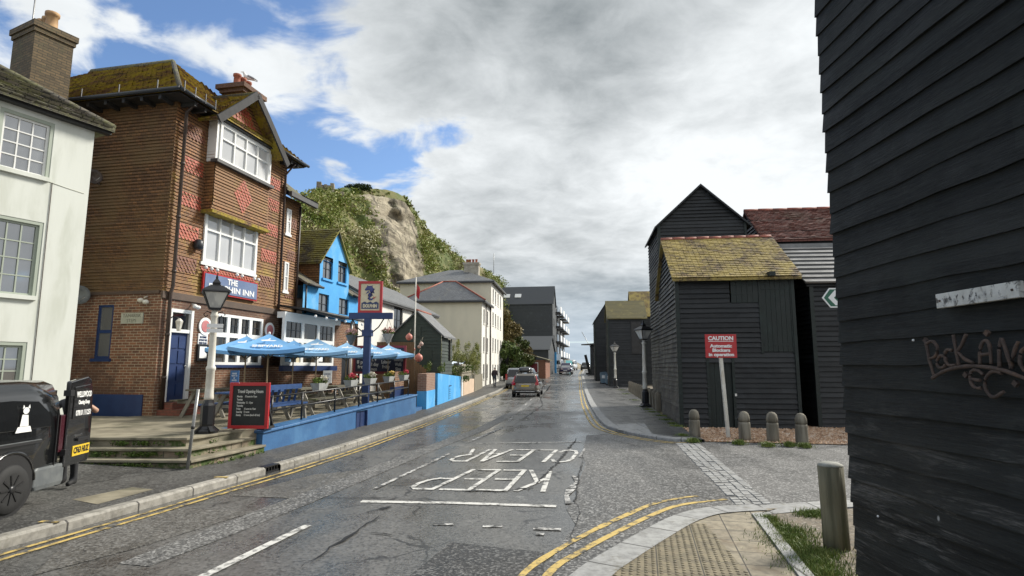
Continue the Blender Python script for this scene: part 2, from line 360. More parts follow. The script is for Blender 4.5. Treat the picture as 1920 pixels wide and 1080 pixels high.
def boardmat(name, a, c, pale=(.16, .155, .145), row=.2, rough=.55, worn=.0, wz=1.6, grain=1.0, along='UV', spec=.5, spots=0):
    """tarred boards; UV = metres along the board and height"""
    m, t, b = new(name); uv = coords(t, along); sx, sy, sz = t.sep(uv)
    br = t.n('ShaderNodeTexBrick', offset=.37); t.set(br.inputs['Vector'], uv); br.inputs['Scale'].default_value = 1; br.inputs['Brick Width'].default_value = 3.1; br.inputs['Row Height'].default_value = row; br.inputs['Mortar Size'].default_value = 0
    t.set(br.inputs['Color1'], a); t.set(br.inputs['Color2'], c)
    gv = t.comb(t.math('MULTIPLY', sx, .9), t.math('MULTIPLY', sy, 16), sz); g = t.noise(gv, 2.2, 8, .65, .35); g2 = t.noise(gv, 7, 4, .7)
    blot = t.noise(uv, 1.3, 6, .65, .4)
    col = t.mix(t.math('MULTIPLY', t.sm(g, .4, .7), .55), br.outputs['Color'], c); col = t.mix(t.math('MULTIPLY', t.sm(blot, .5, .72), .55), col, tuple(q * 2.2 for q in c))
    if worn:
        lowf = t.sm(sy, wz, wz * .25); k = t.math('MULTIPLY', t.sm(t.noise(t.comb(t.math('MULTIPLY', sx, .7), t.math('MULTIPLY', sy, 6), 0), 1.5, 8, .74, .5), .49, .63), lowf)
        col = t.mix(t.math('MULTIPLY', t.math('MULTIPLY', k, t.sm(g2, .35, .6)), worn), col, pale)
    if spots:
        vo = t.n('ShaderNodeTexVoronoi'); vo.inputs['Scale'].default_value = 1.9; t.set(vo.inputs['Vector'], t.comb(sx, t.math('MULTIPLY', sy, .7), 0)); col = t.mix(t.math('MULTIPLY', t.math('MULTIPLY', t.sm(vo.outputs['Distance'], .035, .015), t.sm(t.noise(uv, 1.7, 2), .5, .55)), spots), col, (.42, .42, .40))
    t.set(b.inputs['Base Color'], col); b.inputs['Specular IOR Level'].default_value = spec
    t.set(b.inputs['Roughness'], t.sm(t.math('ADD', g2, blot), .7, 1.3, rough - .14, rough + .2))
    bumpn(t, b, t.math('ADD', t.math('MULTIPLY', g, .7), t.math('MULTIPLY', g2, .5)), .75 * grain, .008)
    return m
def leafmat(name, cols, rough=.55, scale=.6, trans=.25):
    m, t, b = new(name); ob = coords(t); n = t.noise(ob, scale, 4, .6, .3); rn = t.n('ShaderNodeNewGeometry').outputs['Random Per Island']
    k = t.math('ADD', t.math('MULTIPLY', n, .7), t.math('MULTIPLY', rn, .45)); o = t.n('ShaderNodeValToRGB'); t.set(o.inputs[0], k)
    o.color_ramp.elements[0].position = .28; o.color_ramp.elements[0].color = (*cols[0], 1); o.color_ramp.elements[1].position = .88; o.color_ramp.elements[1].color = (*cols[-1], 1)
    for i, q in enumerate(cols[1:-1]): e = o.color_ramp.elements.new(.28 + .6 * (i + 1) / (len(cols) - 1)); e.color = (*q, 1)
    t.set(b.inputs['Base Color'], o.outputs[0]); b.inputs['Roughness'].default_value = rough; b.inputs['Specular IOR Level'].default_value = .25; return m

M = {}
M['road'] = asphalt('road_asphalt', (.070, .069, .065), (.135, .132, .124), (.17, .42), .45, crack=.85, worn=.6, bump=.22, chips=.14)
M['road2'] = asphalt('new_asphalt', (.028, .028, .028), (.045, .045, .044), (.42, .7), .8)
M['patch'] = asphalt('patch_asphalt', (.085, .080, .070), (.125, .118, .105), (.42, .7), .9)
M['side'] = asphalt('side_road_asphalt', (.070, .069, .066), (.115, .113, .108), (.45, .7), .5, grit=.9, chips=.8)
M['pave'] = asphalt('pavement_asphalt', (.046, .045, .042), (.078, .075, .068), (.5, .8), .8, chips=.18)
M['pave2'] = asphalt('wet_pavement_asphalt', (.046, .046, .045), (.075, .074, .071), (.3, .6), .8, bump=.3)
M['kerb'] = bricky('kerb_stone', (.30, .285, .25), (.36, .34, .30), (.06, .055, .05), 1.0, 9, .014, .75, .4, dirt=.45, moss=(.13, .12, .09), mlo=.5, mhi=.75, ms2=2)
M['kerbw'] = bricky('granite_kerb', (.34, .34, .33), (.42, .42, .40), (.08, .08, .075), .75, 9, .014, .6, .4, dirt=.4, moss=(.17, .16, .13), mlo=.55, mhi=.75, ms2=2.5)
M['white'] = paintmark('white_road_paint', (.62, .61, .57), wear=.465)
M['whiteworn'] = paintmark('worn_white_road_paint', (.60, .59, .56), wear=.52)
M['yellow'] = paintmark('yellow_road_paint', (.58, .42, .13), wear=.47)
M['flag'] = dirty('flagstone', (.17, .15, .105), (.28, .25, .18), 2.2, .8, .4, third=(.085, .08, .05))
M['flagrise'] = bricky('step_riser', (.30, .22, .15), (.26, .23, .17), (.12, .11, .08), .3, .2, .012, .85, .6, moss=(.05, .085, .015), mlo=.46, mhi=.6, ms2=1.6)
M['render'] = dirty('white_render', (.66, .68, .62), (.52, .54, .47), 1.3, .8, .25, (1.6, 1.6, .35), .42, .8, third=(.55, .57, .50), s3=1.3, bdist=.006)
M['cream'] = dirty('cream_render', (.68, .62, .47), (.60, .55, .42), .6, .8, .12, (1, 1, .4))
M['whitew'] = dirty('white_stucco', (.78, .76, .70), (.66, .64, .58), .8, .7, .1, (1, 1, .4))
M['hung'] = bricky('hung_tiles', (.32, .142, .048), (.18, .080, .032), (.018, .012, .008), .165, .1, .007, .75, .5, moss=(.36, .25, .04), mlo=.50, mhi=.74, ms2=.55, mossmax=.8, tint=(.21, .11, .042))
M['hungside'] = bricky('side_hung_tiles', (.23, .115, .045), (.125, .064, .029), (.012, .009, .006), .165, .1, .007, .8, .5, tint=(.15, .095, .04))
M['redtile'] = dirty('red_fishscale_tile', (.40, .078, .035), (.28, .058, .03), 7, .65, .2)
M['browntile'] = dirty('brown_fishscale_tile', (.20, .07, .035), (.13, .05, .028), 7, .7, .2)
M['brick'] = bricky('brown_brick', (.26, .11, .055), (.13, .058, .034), (.40, .33, .23), .235, .077, .009, .85, .6, tint=(.085, .045, .03))
M['chbrick'] = bricky('weathered_chimney_brick', (.17, .12, .065), (.10, .075, .045), (.07, .06, .04), .235, .077, .010, .9, .8, moss=(.10, .10, .05), mlo=.5, mhi=.75)
M['mossroof'] = bricky('mossy_tile_roof', (.20, .10, .05), (.15, .08, .045), (.02, .018, .012), .17, .11, .010, .85, .8, moss=(.33, .25, .018), mlo=.36, mhi=.62, ms2=1.5, mossmax=.92)
M['hutmoss'] = bricky('yellow_lichen_roof', (.20, .12, .06), (.11, .075, .04), (.015, .014, .01), .17, .115, .012, .75, .9, moss=(.42, .32, .085), mlo=.33, mhi=.62, ms2=1.4, mossmax=.85)
M['greyroof'] = bricky('grey_green_tile_roof', (.15, .13, .10), (.10, .09, .075), (.02, .02, .018), .22, .13, .012, .85, .8, moss=(.16, .16, .06), mlo=.42, mhi=.66, ms2=1.2, mossmax=.7)
M['slate'] = bricky('slate_roof', (.165, .17, .175), (.12, .125, .13), (.05, .05, .05), .25, .2, .006, .5, .4, moss=(.22, .20, .15), mlo=.55, mhi=.75)
M['redroof'] = bricky('red_clay_roof', (.22, .075, .055), (.14, .05, .04), (.03, .015, .012), .17, .115, .010, .75, .7, moss=(.12, .07, .05), mlo=.5, mhi=.7)
M['redridge'] = dirty('red_ridge_tile', (.34, .10, .06), (.22, .075, .05), 4, .7, .2)
M['lead'] = dirty('lead_grey', (.062, .062, .062), (.04, .04, .041), 3, .5, .1)
M['black'] = boardmat('black_tarred_boards', (.0065, .0078, .0075), (.020, .022, .0205), row=.2, rough=.62, worn=.78, wz=2.1, grain=1.6, spec=.28, spots=1.0, pale=(.17, .16, .145))
M['black2'] = boardmat('tarred_hut_boards', (.0065, .0075, .008), (.022, .0245, .026), row=.16, rough=.5, worn=.35, wz=.9, spec=.35)
M['black3'] = boardmat('greenish_black_boards', (.010, .016, .014), (.016, .024, .021), row=9, rough=.5, spec=.4)
M['greyboard'] = boardmat('weathered_grey_boards', (.075, .075, .073), (.19, .19, .185), row=.14, rough=.5, worn=0)
M['mossboard'] = boardmat('mossy_board_roof', (.10, .09, .04), (.15, .125, .05), row=.16, rough=.7)
M['darkboard'] = boardmat('dark_modern_cladding', (.030, .034, .036), (.042, .047, .05), row=.25, rough=.6, grain=.3)
M['greenhut'] = boardmat('dark_green_boards', (.016, .028, .021), (.024, .038, .028), row=.2, rough=.55)
M['blueside'] = dirty('blue_grey_boards', (.09, .12, .12), (.05, .07, .07), 4, .6, .3)
M['navy'] = dirty('dark_blue_paint', (.012, .030, .105), (.016, .040, .125), 4, .45, .12)
M['bluewall'] = dirty('blue_masonry_paint', (.040, .135, .30), (.032, .110, .255), 2.2, .55, .35, third=(.06, .17, .34), s3=1.1, bdist=.012)
M['skyblue'] = dirty('sky_blue_render', (.050, .32, .68), (.065, .36, .70), 1.5, .7, .2, third=(.14, .42, .72), s3=.8)
M['benchblue'] = dirty('bench_blue_paint', (.020, .055, .155), (.03, .075, .20), 4, .45, .1)
M['wframe'] = plain('white_gloss_frame', (.78, .78, .75), .35)
M['gframe'] = plain('sage_green_frame', (.36, .40, .33), .5)
M['dframe'] = plain('dark_frame', (.02, .024, .03), .4)
M['gdark'] = glass('dark_window_glass', (.012, .013, .013))
M['gcurt'] = glass('net_curtain_glass', (.46, .47, .48), .04, .5, (.62, .62, .61), .8, 2.3)
M['gmid'] = glass('curtain_reflection_glass', (.035, .038, .04), .04, 1.0, (.13, .135, .135), .9, 2.3)  # grey blotches paint a hint of curtain and sky reflection into the pane
M['gpub'] = glass('pub_window_glass', (.010, .010, .009), .05, .8, (.05, .04, .028), 3)
M['blackm'] = plain('black_painted_iron', (.012, .012, .013), .35)
M['blackwood'] = dirty('black_painted_timber', (.018, .017, .016), (.03, .029, .028), 5, .55, .15)
M['cast'] = dirty('white_cast_iron', (.66, .64, .57), (.56, .53, .45), 5, .5, .15, third=(.50, .45, .36), s3=2)
M['galv'] = dirty('galvanised_steel', (.34, .34, .33), (.26, .26, .25), 6, .4, .1); M['galv'].node_tree.nodes['Principled BSDF'].inputs['Metallic'].default_value = .5
M['pipe'] = dirty('brown_drainpipe', (.035, .022, .017), (.055, .035, .025), 5, .5, .1)
M['stone'] = dirty('pale_stone_sign', (.42, .42, .34), (.36, .36, .29), 6, .8, .2)
M['post'] = dirty('weathered_oak_post', (.25, .225, .175), (.13, .115, .085), 6, .85, .7, (1, 1, .12), .35, .65, third=(.055, .048, .035), s3=3)
M['conc'] = dirty('mossy_timber_post', (.20, .18, .115), (.10, .092, .055), 5, .85, .9, (1.6, 1.6, .14), .38, .62, third=(.065, .072, .03), s3=3.2)
M['bench'] = dirty('weathered_bench_wood', (.15, .135, .095), (.09, .08, .055), 5, .75, .3, third=(.08, .085, .03), s3=2)
M['pale'] = dirty('pale_bench_leg', (.25, .23, .19), (.17, .155, .125), 5, .7, .2)
M['fence'] = dirty('brown_fence_boards', (.20, .115, .05), (.13, .075, .035), 4, .75, .4, (5, 5, .4))
M['oldfence'] = dirty('old_grey_fence', (.26, .235, .17), (.17, .15, .11), 4, .8, .4, (5, 5, .4))
M['umb'] = dirty('blue_parasol_cloth', (.15, .37, .68), (.19, .42, .70), 2, .75, .1)
M['umb2'] = dirty('faded_blue_parasol_cloth', (.26, .48, .72), (.32, .54, .75), 2, .75, .1)
M['trim'] = dirty('dark_bargeboard', (.035, .035, .036), (.022, .022, .023), 4, .8, .2)
M['carglass'] = glass('car_glass', (.006, .007, .008), .05, .45)
M['txt'] = plain('white_lettering', (.78, .78, .76), .6)
M['chalk'] = plain('chalk_lettering', (.62, .62, .58), .9)
M['board'] = dirty('chalkboard', (.012, .014, .014), (.022, .024, .024), 3, .7, .1)
M['menu'] = dirty('navy_menu_board', (.010, .014, .035), (.014, .02, .05), 3, .6, .1)
M['red'] = plain('red_gloss_paint', (.42, .022, .025), .35)
M['signred'] = dirty('red_sign_sheet', (.44, .018, .022), (.38, .018, .02), 2, .4, .05)
M['dred'] = dirty('dark_red_paint', (.22, .018, .03), (.17, .016, .025), 4, .5, .1)
M['green'] = plain('green_sign_sheet', (.006, .10, .055), .4)
M['signblue'] = dirty('slate_blue_sign', (.10, .15, .27), (.14, .19, .31), 2, .5, .1)
M['signcream'] = dirty('cream_sign_panel', (.62, .55, .38), (.55, .48, .33), 3, .6, .1)
M['rust'] = dirty('rusty_iron', (.098, .066, .05), (.06, .042, .034), 18, .8, .8, third=(.12, .07, .045), s3=9)
M['rubber'] = plain('tyre_rubber', (.014, .014, .014), .75)
M['vanblack'] = plain('black_car_paint', (.006, .0065, .007), .22, 0, .5, 1)
M['greyplastic'] = dirty('grey_bumper_plastic', (.10, .11, .115), (.14, .15, .15), 6, .5, .1)
M['dplastic'] = plain('black_plastic', (.016, .016, .017), .5)
M['hub'] = plain('dark_wheel_trim', (.018, .018, .019), .35)
M['alloy'] = plain('alloy_rim', (.32, .32, .33), .35, .8)
M['silver'] = plain('silver_car_paint', (.34, .35, .355), .3, .5, .5, 1)
M['bronze'] = plain('pewter_car_paint', (.21, .185, .15), .28, .55, .5, 1)
M['suvblue'] = plain('dark_blue_car_paint', (.03, .025, .075), .3, .2, .5, 1)
M['carwhite'] = plain('white_car_paint', (.68, .68, .67), .3, 0, .5, 1)
M['carred'] = plain('dark_red_car_paint', (.05, .008, .012), .3, .2, .5, 1)
M['tail'] = plain('red_tail_lens', (.42, .012, .02), .2, 0, .5, 1)
M['chrome'] = plain('chrome_trim', (.6, .6, .6), .15, 1)
M['plate'] = plain('yellow_number_plate', (.68, .46, .03), .45)
M['skin'] = plain('skin', (.42, .24, .165), .55)
M['tee'] = dirty('dark_grey_cotton', (.055, .058, .065), (.04, .042, .048), 8, .85, .2)
M['trous'] = dirty('black_trousers', (.016, .017, .02), (.024, .025, .028), 8, .85, .2)
M['jacket'] = dirty('dark_maroon_jacket', (.028, .016, .018), (.04, .022, .024), 8, .8, .2)
M['jeans'] = dirty('dark_denim', (.035, .04, .055), (.05, .055, .07), 8, .85, .2)
M['hair'] = plain('grey_hair', (.20, .185, .17), .7)
M['gull'] = plain('white_feathers', (.72, .72, .70), .7)
M['gullg'] = plain('grey_feathers', (.30, .31, .33), .7)
M['beak'] = plain('yellow_beak', (.55, .33, .04), .5)
M['terra'] = dirty('terracotta_pot', (.34, .105, .055), (.26, .08, .045), 6, .75, .2)
M['buff'] = dirty('buff_chimney_pot', (.42, .26, .12), (.34, .20, .10), 6, .75, .2)
M['wood_old'] = dirty('flaking_white_sign', (.66, .65, .60), (.52, .51, .46), 9, .7, .3, third=(.10, .095, .085), s3=16)
M['shingle'] = dirty('shingle', (.46, .29, .17), (.26, .17, .11), 26, .85, .9, third=(.34, .25, .17), s3=19, bdist=.03)
M['pebble'] = leafmat('shingle_pebbles', ((.17, .10, .06), (.40, .25, .15), (.52, .36, .24), (.62, .54, .44)), rough=.8, scale=3)
M['earth'] = dirty('earth', (.19, .155, .11), (.11, .095, .07), 8, .9, .6, third=(.34, .30, .25), s3=22)
M['grass'] = leafmat('grass_blades', ((.07, .11, .022), (.14, .20, .04), (.28, .28, .09)), scale=2)
M['weed'] = leafmat('weed_leaves', ((.03, .06, .008), (.07, .12, .018), (.12, .17, .03)), scale=2)
M['cliff'] = None
# ---------------------------------------------------------------- the ground
def interp(tab, y):
    if y <= tab[0][0]: a, b = tab[0], tab[1]
    elif y >= tab[-1][0]: a, b = tab[-2], tab[-1]
    else:
        i = max(k for k in range(len(tab) - 1) if tab[k][0] <= y); a, b = tab[i], tab[i + 1]
    return a[1] + (b[1] - a[1]) * (y - a[0]) / (b[0] - a[0])
XL = [(-6, -8.0), (6.51, -5.41), (7.72, -5.11), (9.3, -4.78), (11.56, -4.3), (14.24, -3.87), (20.12, -3.2), (28.6, -2.5), (40, -1.62), (53, -.65), (70, 1.2), (88, 3.8), (105, 7), (140, 13.5), (190, 24)]
XR = [(17.0, 3.15), (19.6, 3.05), (22.6, 3.23), (28, 3.72), (33, 4.22), (43, 5.3), (53, 6.4), (70, 8.3), (88, 10.3), (105, 12.6), (140, 18.5), (190, 28)]
xl = lambda y: interp(XL, y)
xr = lambda y: interp(XR, y)
YS = [-6, 0, 3, 5, 6.5, 7.7, 9.3, 11.5, 14.2, 17, 19.6, 22.6, 25, 28, 33, 38, 43, 46, 49, 53, 57, 61, 66, 70, 76, 82, 88, 96, 105, 112, 120, 140, 190]
rnd = random.Random(7)
S = lambda o: tag(o, kind='structure')

mb = MB().use(M['earth'])
ys = [-60] + YS + [260, 400, 900, 4000]
for a, b in zip(ys, ys[1:]):
    for x0, x1 in ((-3000, -40), (-40, 40), (40, 3000)): mb.poly([(x0, a, gh(a) - .03), (x1, a, gh(a) - .03), (x1, b, gh(b) - .03), (x0, b, gh(b) - .03)])
S(mb.build('ground'))
mb = MB().use(M['road'])
for a, b in zip(YS, YS[1:]):
    ra, rb = (16, 16) if b <= 17 else (xr(a), xr(b))
    mb.poly([(xl(a) - .05, a, gh(a)), (ra + .02, a, gh(a)), (rb + .02, b, gh(b)), (xl(b) - .05, b, gh(b))])
S(mb.build('road'))
mb = MB().use(M['pave'])
PH = .115
for a, b in zip(YS, YS[1:]): mb.poly([(-45, a, gh(a) + PH), (xl(a) - .14, a, gh(a) + PH), (xl(b) - .14, b, gh(b) + PH), (-45, b, gh(b) + PH)])
S(mb.build('pavement'))
def fine(tab, y0, y1, st):
    n = max(2, int((y1 - y0) / st)); return [y0 + (y1 - y0) * i / n for i in range(n + 1)]
def kerb(name, fx, y0, y1, side, wd, h, m, st=.9):
    mb = MB().use(m); q = fine(None, y0, y1, st); L = 0
    for a, b in zip(q, q[1:]):
        L2 = L + math.hypot(b - a, fx(b) - fx(a)); za, zb = gh(a), gh(b); j = .0
        pa, pb = Vector((fx(a), a, 0)), Vector((fx(b), b, 0)); o = Vector((side, 0, 0))
        up = lambda p, d, z, y: (p.x + o.x * d, p.y, z + gh(y))
        mb.poly([up(pa, 0, -.02, a), up(pb, 0, -.02, b), up(pb, 0, h - .03, b), up(pa, 0, h - .03, a)], [(L, 0), (L2, 0), (L2, h), (L, h)])
        mb.poly([up(pa, 0, h - .03, a), up(pb, 0, h - .03, b), up(pb, .03, h, b), up(pa, .03, h, a)], [(L, h), (L2, h), (L2, h + .04), (L, h + .04)])
        mb.poly([up(pa, .03, h, a), up(pb, .03, h, b), up(pb, wd, h + .003, b), up(pa, wd, h + .003, a)], [(L, .2), (L2, .2), (L2, .2 + wd), (L, .2 + wd)])
        L = L2
    return S(mb.build(name))
kerb('kerb', xl, -6, 10.9, -1, .15, PH + .008, M['kerb']); kerb('kerb', xl, 11.35, 190, -1, .15, PH + .008, M['kerb'])
# right pavement with its granite kerb
KR = [(4.75, 15.5), (4.2, 15.66), (3.75, 16.3), (3.38, 17.26), (3.15, 18.3), (3.05, 19.6)] + [(xr(y), y) for y in YS if y > 20]
BK = [(4.95, 15.45), (5.0, 16.2), (5.05, 16.8), (5.12, 17.6), (5.25, 18.4), (5.4, 19.2)] + [(interp([(20, 5.5), (25, 6.1), (30.7, 7.0), (48, 9.35), (60, 11.8), (88, 15), (190, 36)], y), y) for y in YS if y > 20]
mb = MB().use(M['pave2'])
for i in range(len(KR) - 1):
    a, b, c, d = KR[i], KR[i + 1], BK[i + 1], BK[i]
    mb.poly([(a[0] + .2, a[1], gh(a[1]) + .075), (d[0], d[1], gh(d[1]) + .075), (c[0], c[1], gh(c[1]) + .075), (b[0] + .2, b[1], gh(b[1]) + .075)])
    mb.poly([(d[0], d[1], gh(d[1]) + .075), (d[0], d[1], -.02), (c[0], c[1], -.02), (c[0], c[1], gh(c[1]) + .075)])
S(mb.build('pavement'))
def pathkerb(name, pts, wd, h, m, closed_side=1):
    mb = MB().use(m); P = [Vector((a, b, 0)) for a, b in pts]; L = 0; nn = []
    for i in range(len(P)):
        d = (P[min(i + 1, len(P) - 1)] - P[max(i - 1, 0)]).normalized(); nn.append(Vector((d.y, -d.x, 0)) * closed_side)
    for i in range(len(P) - 1):
        a, b = P[i], P[i + 1]; L2 = L + (b - a).length
        f = lambda p, n, w_, z: (p.x + n.x * w_, p.y + n.y * w_, z + gh(p.y))
        mb.poly([f(a, nn[i], 0, -.02), f(b, nn[i + 1], 0, -.02), f(b, nn[i + 1], 0, h - .02), f(a, nn[i], 0, h - .02)], [(L, 0), (L2, 0), (L2, h), (L, h)])
        mb.poly([f(a, nn[i], 0, h - .02), f(b, nn[i + 1], 0, h - .02), f(b, nn[i + 1], .02, h), f(a, nn[i], .02, h)], [(L, h), (L2, h), (L2, h + .03), (L, h + .03)])
        mb.poly([f(a, nn[i], .02, h), f(b, nn[i + 1], .02, h), f(b, nn[i + 1], wd, h + .002), f(a, nn[i], wd, h + .002)], [(L, .2), (L2, .2), (L2, .2 + wd), (L, .2 + wd)]); L = L2
    return S(mb.build(name))
def smooth(pts, n=6):
    P = [Vector((*q, 0)) for q in pts]; out = []
    for i in range(len(P) - 1):
        p0, p1, p2, p3 = P[max(i - 1, 0)], P[i], P[i + 1], P[min(i + 2, len(P) - 1)]
        for k in range(n):
            s = k / n; q = .5 * ((2 * p1) + (p2 - p0) * s + (2 * p0 - 5 * p1 + 4 * p2 - p3) * s * s + (3 * p1 - p0 - 3 * p2 + p3) * s ** 3); out.append((q.x, q.y))
    return out + [pts[-1]]
pathkerb('kerb', smooth(KR, 4), .30, .085, M['kerbw'])
# near right corner: granite kerb, blister paving, slabs, edging, verge
NK = smooth([(-.35, -4), (-.3, 1), (-.1, 3.6), (.25, 5.0), (.59, 5.74), (.92, 6.25), (1.46, 7.01), (1.95, 7.65), (2.4, 8.07), (2.8, 8.25), (3.3, 8.36)], 5)
pathkerb('kerb', NK, .36, .055, M['kerbw'])
G = lambda px, py, z=.045: gz(px, py, z)
e0, e1 = G(1410, 965), G(1496, 1080); dv = (e1 - e0).normalized(); du = Vector((-dv.y, dv.x, 0)) * -1
if du.x > 0: du = -du
def slabpoly(pts, m, name, z=.045):
    mb = MB().use(m); mb.poly([(q[0], q[1], z) for q in pts], [((Vector((q[0], q[1], 0)) - e0).dot(du), (Vector((q[0], q[1], 0)) - e0).dot(dv)) for q in pts]); return S(mb.build(name))
M['slab'] = bricky('buff_paving_slab', (.33, .285, .20), (.27, .235, .17), (.05, .045, .035), .41, .41, .008, .7, .3, dirt=.5, moss=(.17, .13, .08), mlo=.48, mhi=.75, ms2=2.2, off=0)
M['tactile'] = bricky('blister_paving', (.25, .21, .13), (.22, .185, .115), (.05, .045, .03), .41, .41, .007, .7, .3, dirt=.5, off=0)
inner = [(a + .33 * .8, b - .33 * .6) for a, b in NK]
slab_all = [(q[0], q[1]) for q in inner] + [(e0.x, e0.y)] + [(e0 + dv * 14).xy[:]]
slab_all = [tuple(q) for q in slab_all]
slabpoly(slab_all, M['slab'], 'slab_paving', .045)
t0, t1 = G(1322, 982), G(1405, 1080); tdv = (t1 - t0).normalized()
tac = [q for q in inner if q[1] < t0.y + .02 and q[1] > -2] + [(t0.x, t0.y), tuple((t0 + tdv * 9).xy)]
slabpoly(tac, M['tactile'], 'tactile_paving', .050)
mb = MB().use(M['tactile'])
import bisect
for i in range(-5, 60):
    for j in range(-3, 70):
        q = e0 + du * (.034 + i * .0683) + dv * (.034 + j * .0683)
        if q.y > 3.9 and inside(q.x, q.y, tac): mb.lathe([(.021, 0), (.017, .006), (.008, .0075)], 7, (q.x, q.y, .0495), cap=True)
S(mb.build('tactile_studs', fix=False))
ed = [(G(1410, 965)), (G(1429, 963)), G(1524, 1080) + (G(1524, 1080) - G(1429, 963)) * 4, G(1496, 1080) + (G(1496, 1080) - G(1410, 965)) * 4]
mb = MB().use(M['kerbw']); mb.prism([(q.x, q.y, -.02) for q in ed], (0, 0, .085)); S(mb.build('edging_strip'))
fk = [G(1392, 953, .03), G(1445, 946, .03), G(1560, 939, .03), G(1700, 934, .03)]; fk2 = [G(1429, 966, .03), G(1470, 962, .03), G(1570, 952, .03), G(1700, 946, .03)]
mb = MB().use(M['kerbw'])
for i in range(3): mb.hexa([(*fk2[i].xy, -.02), (*fk2[i + 1].xy, -.02), (*fk[i + 1].xy, -.02), (*fk[i].xy, -.02), (*fk2[i].xy, .035), (*fk2[i + 1].xy, .035), (*fk[i + 1].xy, .035), (*fk[i].xy, .035)])
S(mb.build('kerb_strip'))
verge = [tuple(ed[1].xy), tuple(fk2[3].xy), (6, 8.3), (6, -4), tuple(ed[2].xy)]
mb = MB().use(M['earth']); mb.poly([(q[0], q[1], .03) for q in verge]); S(mb.build('verge'))
# side road, cobble strip, shingle
mb = MB().use(M['side']); jn = [(1100, 816), (1092, 850), (1098, 872), (1083, 905), (1078, 935), (1062, 955), (1080, 985), (1060, 1008), (1046, 1030), (1015, 1075)]
pts = [gz(*q, .004) for q in jn]; pts = [(q.x, q.y, .004) for q in pts] + [(.4, 5.3, .004)] + [(a, b, .004) for a, b in NK if b > 5.5] + [(16, 9.2, .004), (16, 15.6, .004), (4.3, 15.62, .004), (3.75, 16.3, .004), (3.3, 17.2, .004)]
mb.poly(pts); S(mb.build('side_road'))
c0, c1, c2, c3 = gz(1265, 831), gz(1312, 833), gz(1447, 946), gz(1380, 948)
mb = MB().use(M['kerbw']); rows = 46
for i in range(rows):
    s = (i + .5) / rows; a = c0.lerp(c3, s); b = c1.lerp(c2, s); along = (c3 - c0) / rows
    for k in range(4):
        c = a.lerp(b, (k + .5 + (.15 if i % 2 else -.15) * 0) / 4); wv = (b - a) / 4
        if rnd.random() < .03: continue
        z = .012 + rnd.uniform(0, .008); g = .94; u = wv * .5 * g; vv = along * .5 * .90
        j = Vector((rnd.uniform(-.008, .008), rnd.uniform(-.008, .008), 0)); c = c + j
        q = [c - u - vv, c + u - vv, c + u + vv, c - u + vv]; q2 = [c - (u + vv) * .9, c + (u - vv) * .9, c + (u + vv) * .9, c + (vv - u) * .9]
        mb.hexa([(p_.x, p_.y, -.01) for p_ in q] + [(p_.x, p_.y, z) for p_ in q2])
S(mb.build('cobble_strip'))
shp = [(5.02, 15.55), (7, 15.15), (9, 14.8), (16, 14.4), (30, 14.6), (30, 28), (9, 28), (6.0, 25), (5.45, 19), (5.1, 17)]
mb = MB().use(M['shingle']); mb.poly([(a, b, .02) for a, b in shp]); S(mb.build('shingle_bed'))
mb = MB().use(M['pebble'])
for i in range(9000):
    x, y = rnd.uniform(5.1, 11.5), rnd.uniform(14.6, 19.3)
    if not inside(x, y, shp): continue
    r = rnd.uniform(.015, .045); a = rnd.uniform(0, 6.28); k = mb.add([(x + r * 1.3 * math.cos(a + i_ * 1.571) * (1 if i_ % 2 else .75), y + r * 1.3 * math.sin(a + i_ * 1.571), .024) for i_ in range(4)] + [(x, y, .02 + r)])
    for i_ in range(4): mb.face((k + i_, k + (i_ + 1) % 4, k + 4))
tag(mb.build('shingle', fix=False), kind='stuff', label='loose orange-brown shingle stones spread under the black huts', cat='shingle')

# ---------------------------------------------------------------- markings and surface repairs
zc_ = 0
def ribbon(mb, pts, wd, z=.008, jit=0, taper=False):
    global zc_
    P = [Vector((q[0], q[1], 0)) for q in pts]; prev = None; zc_ = (zc_ + 1) % 9; z += zc_ * .0006
    for i in range(len(P)):
        d = (P[min(i + 1, len(P) - 1)] - P[max(i - 1, 0)]).normalized(); n = Vector((-d.y, d.x, 0)); ww = wd / 2 * (1 + rnd.uniform(-jit, jit))
        if taper: ww *= .15 + .85 * math.sin(math.pi * (i + .3) / (len(P) - .4))
        cur = (P[i] + n * ww, P[i] - n * ww)
        if prev: mb.poly([(q.x, q.y, gh(q.y) + z) for q in (prev[0], prev[1], cur[1], cur[0])])
        prev = cur
mbw = MB().use(M['white']); mbx = MB().use(M['whiteworn'])
LT = {'K': [[(0, 0), (0, 1)], [(.95, 1), (.06, .42)], [(.36, .62), (1, 0)]], 'E': [[(1, 0), (0, 0), (0, 1), (1, 1)], [(0, .5), (.82, .5)]], 'P': [[(0, 0), (0, 1), (.62, 1), (.9, .92), (1, .76), (.9, .58), (.62, .5), (0, .5)]],
      'C': [[(1, .82), (.82, .96), (.5, 1), (.15, .93), (0, .75), (0, .25), (.15, .07), (.5, 0), (.82, .04), (1, .18)]], 'L': [[(0, 1), (0, 0), (1, 0)]], 'A': [[(0, 0), (.5, 1), (1, 0)], [(.2, .36), (.8, .36)]], 'R': [[(0, 0), (0, 1), (.62, 1), (.9, .92), (1, .77), (.9, .6), (.62, .52), (0, .52)], [(.5, .52), (1, 0)]]}
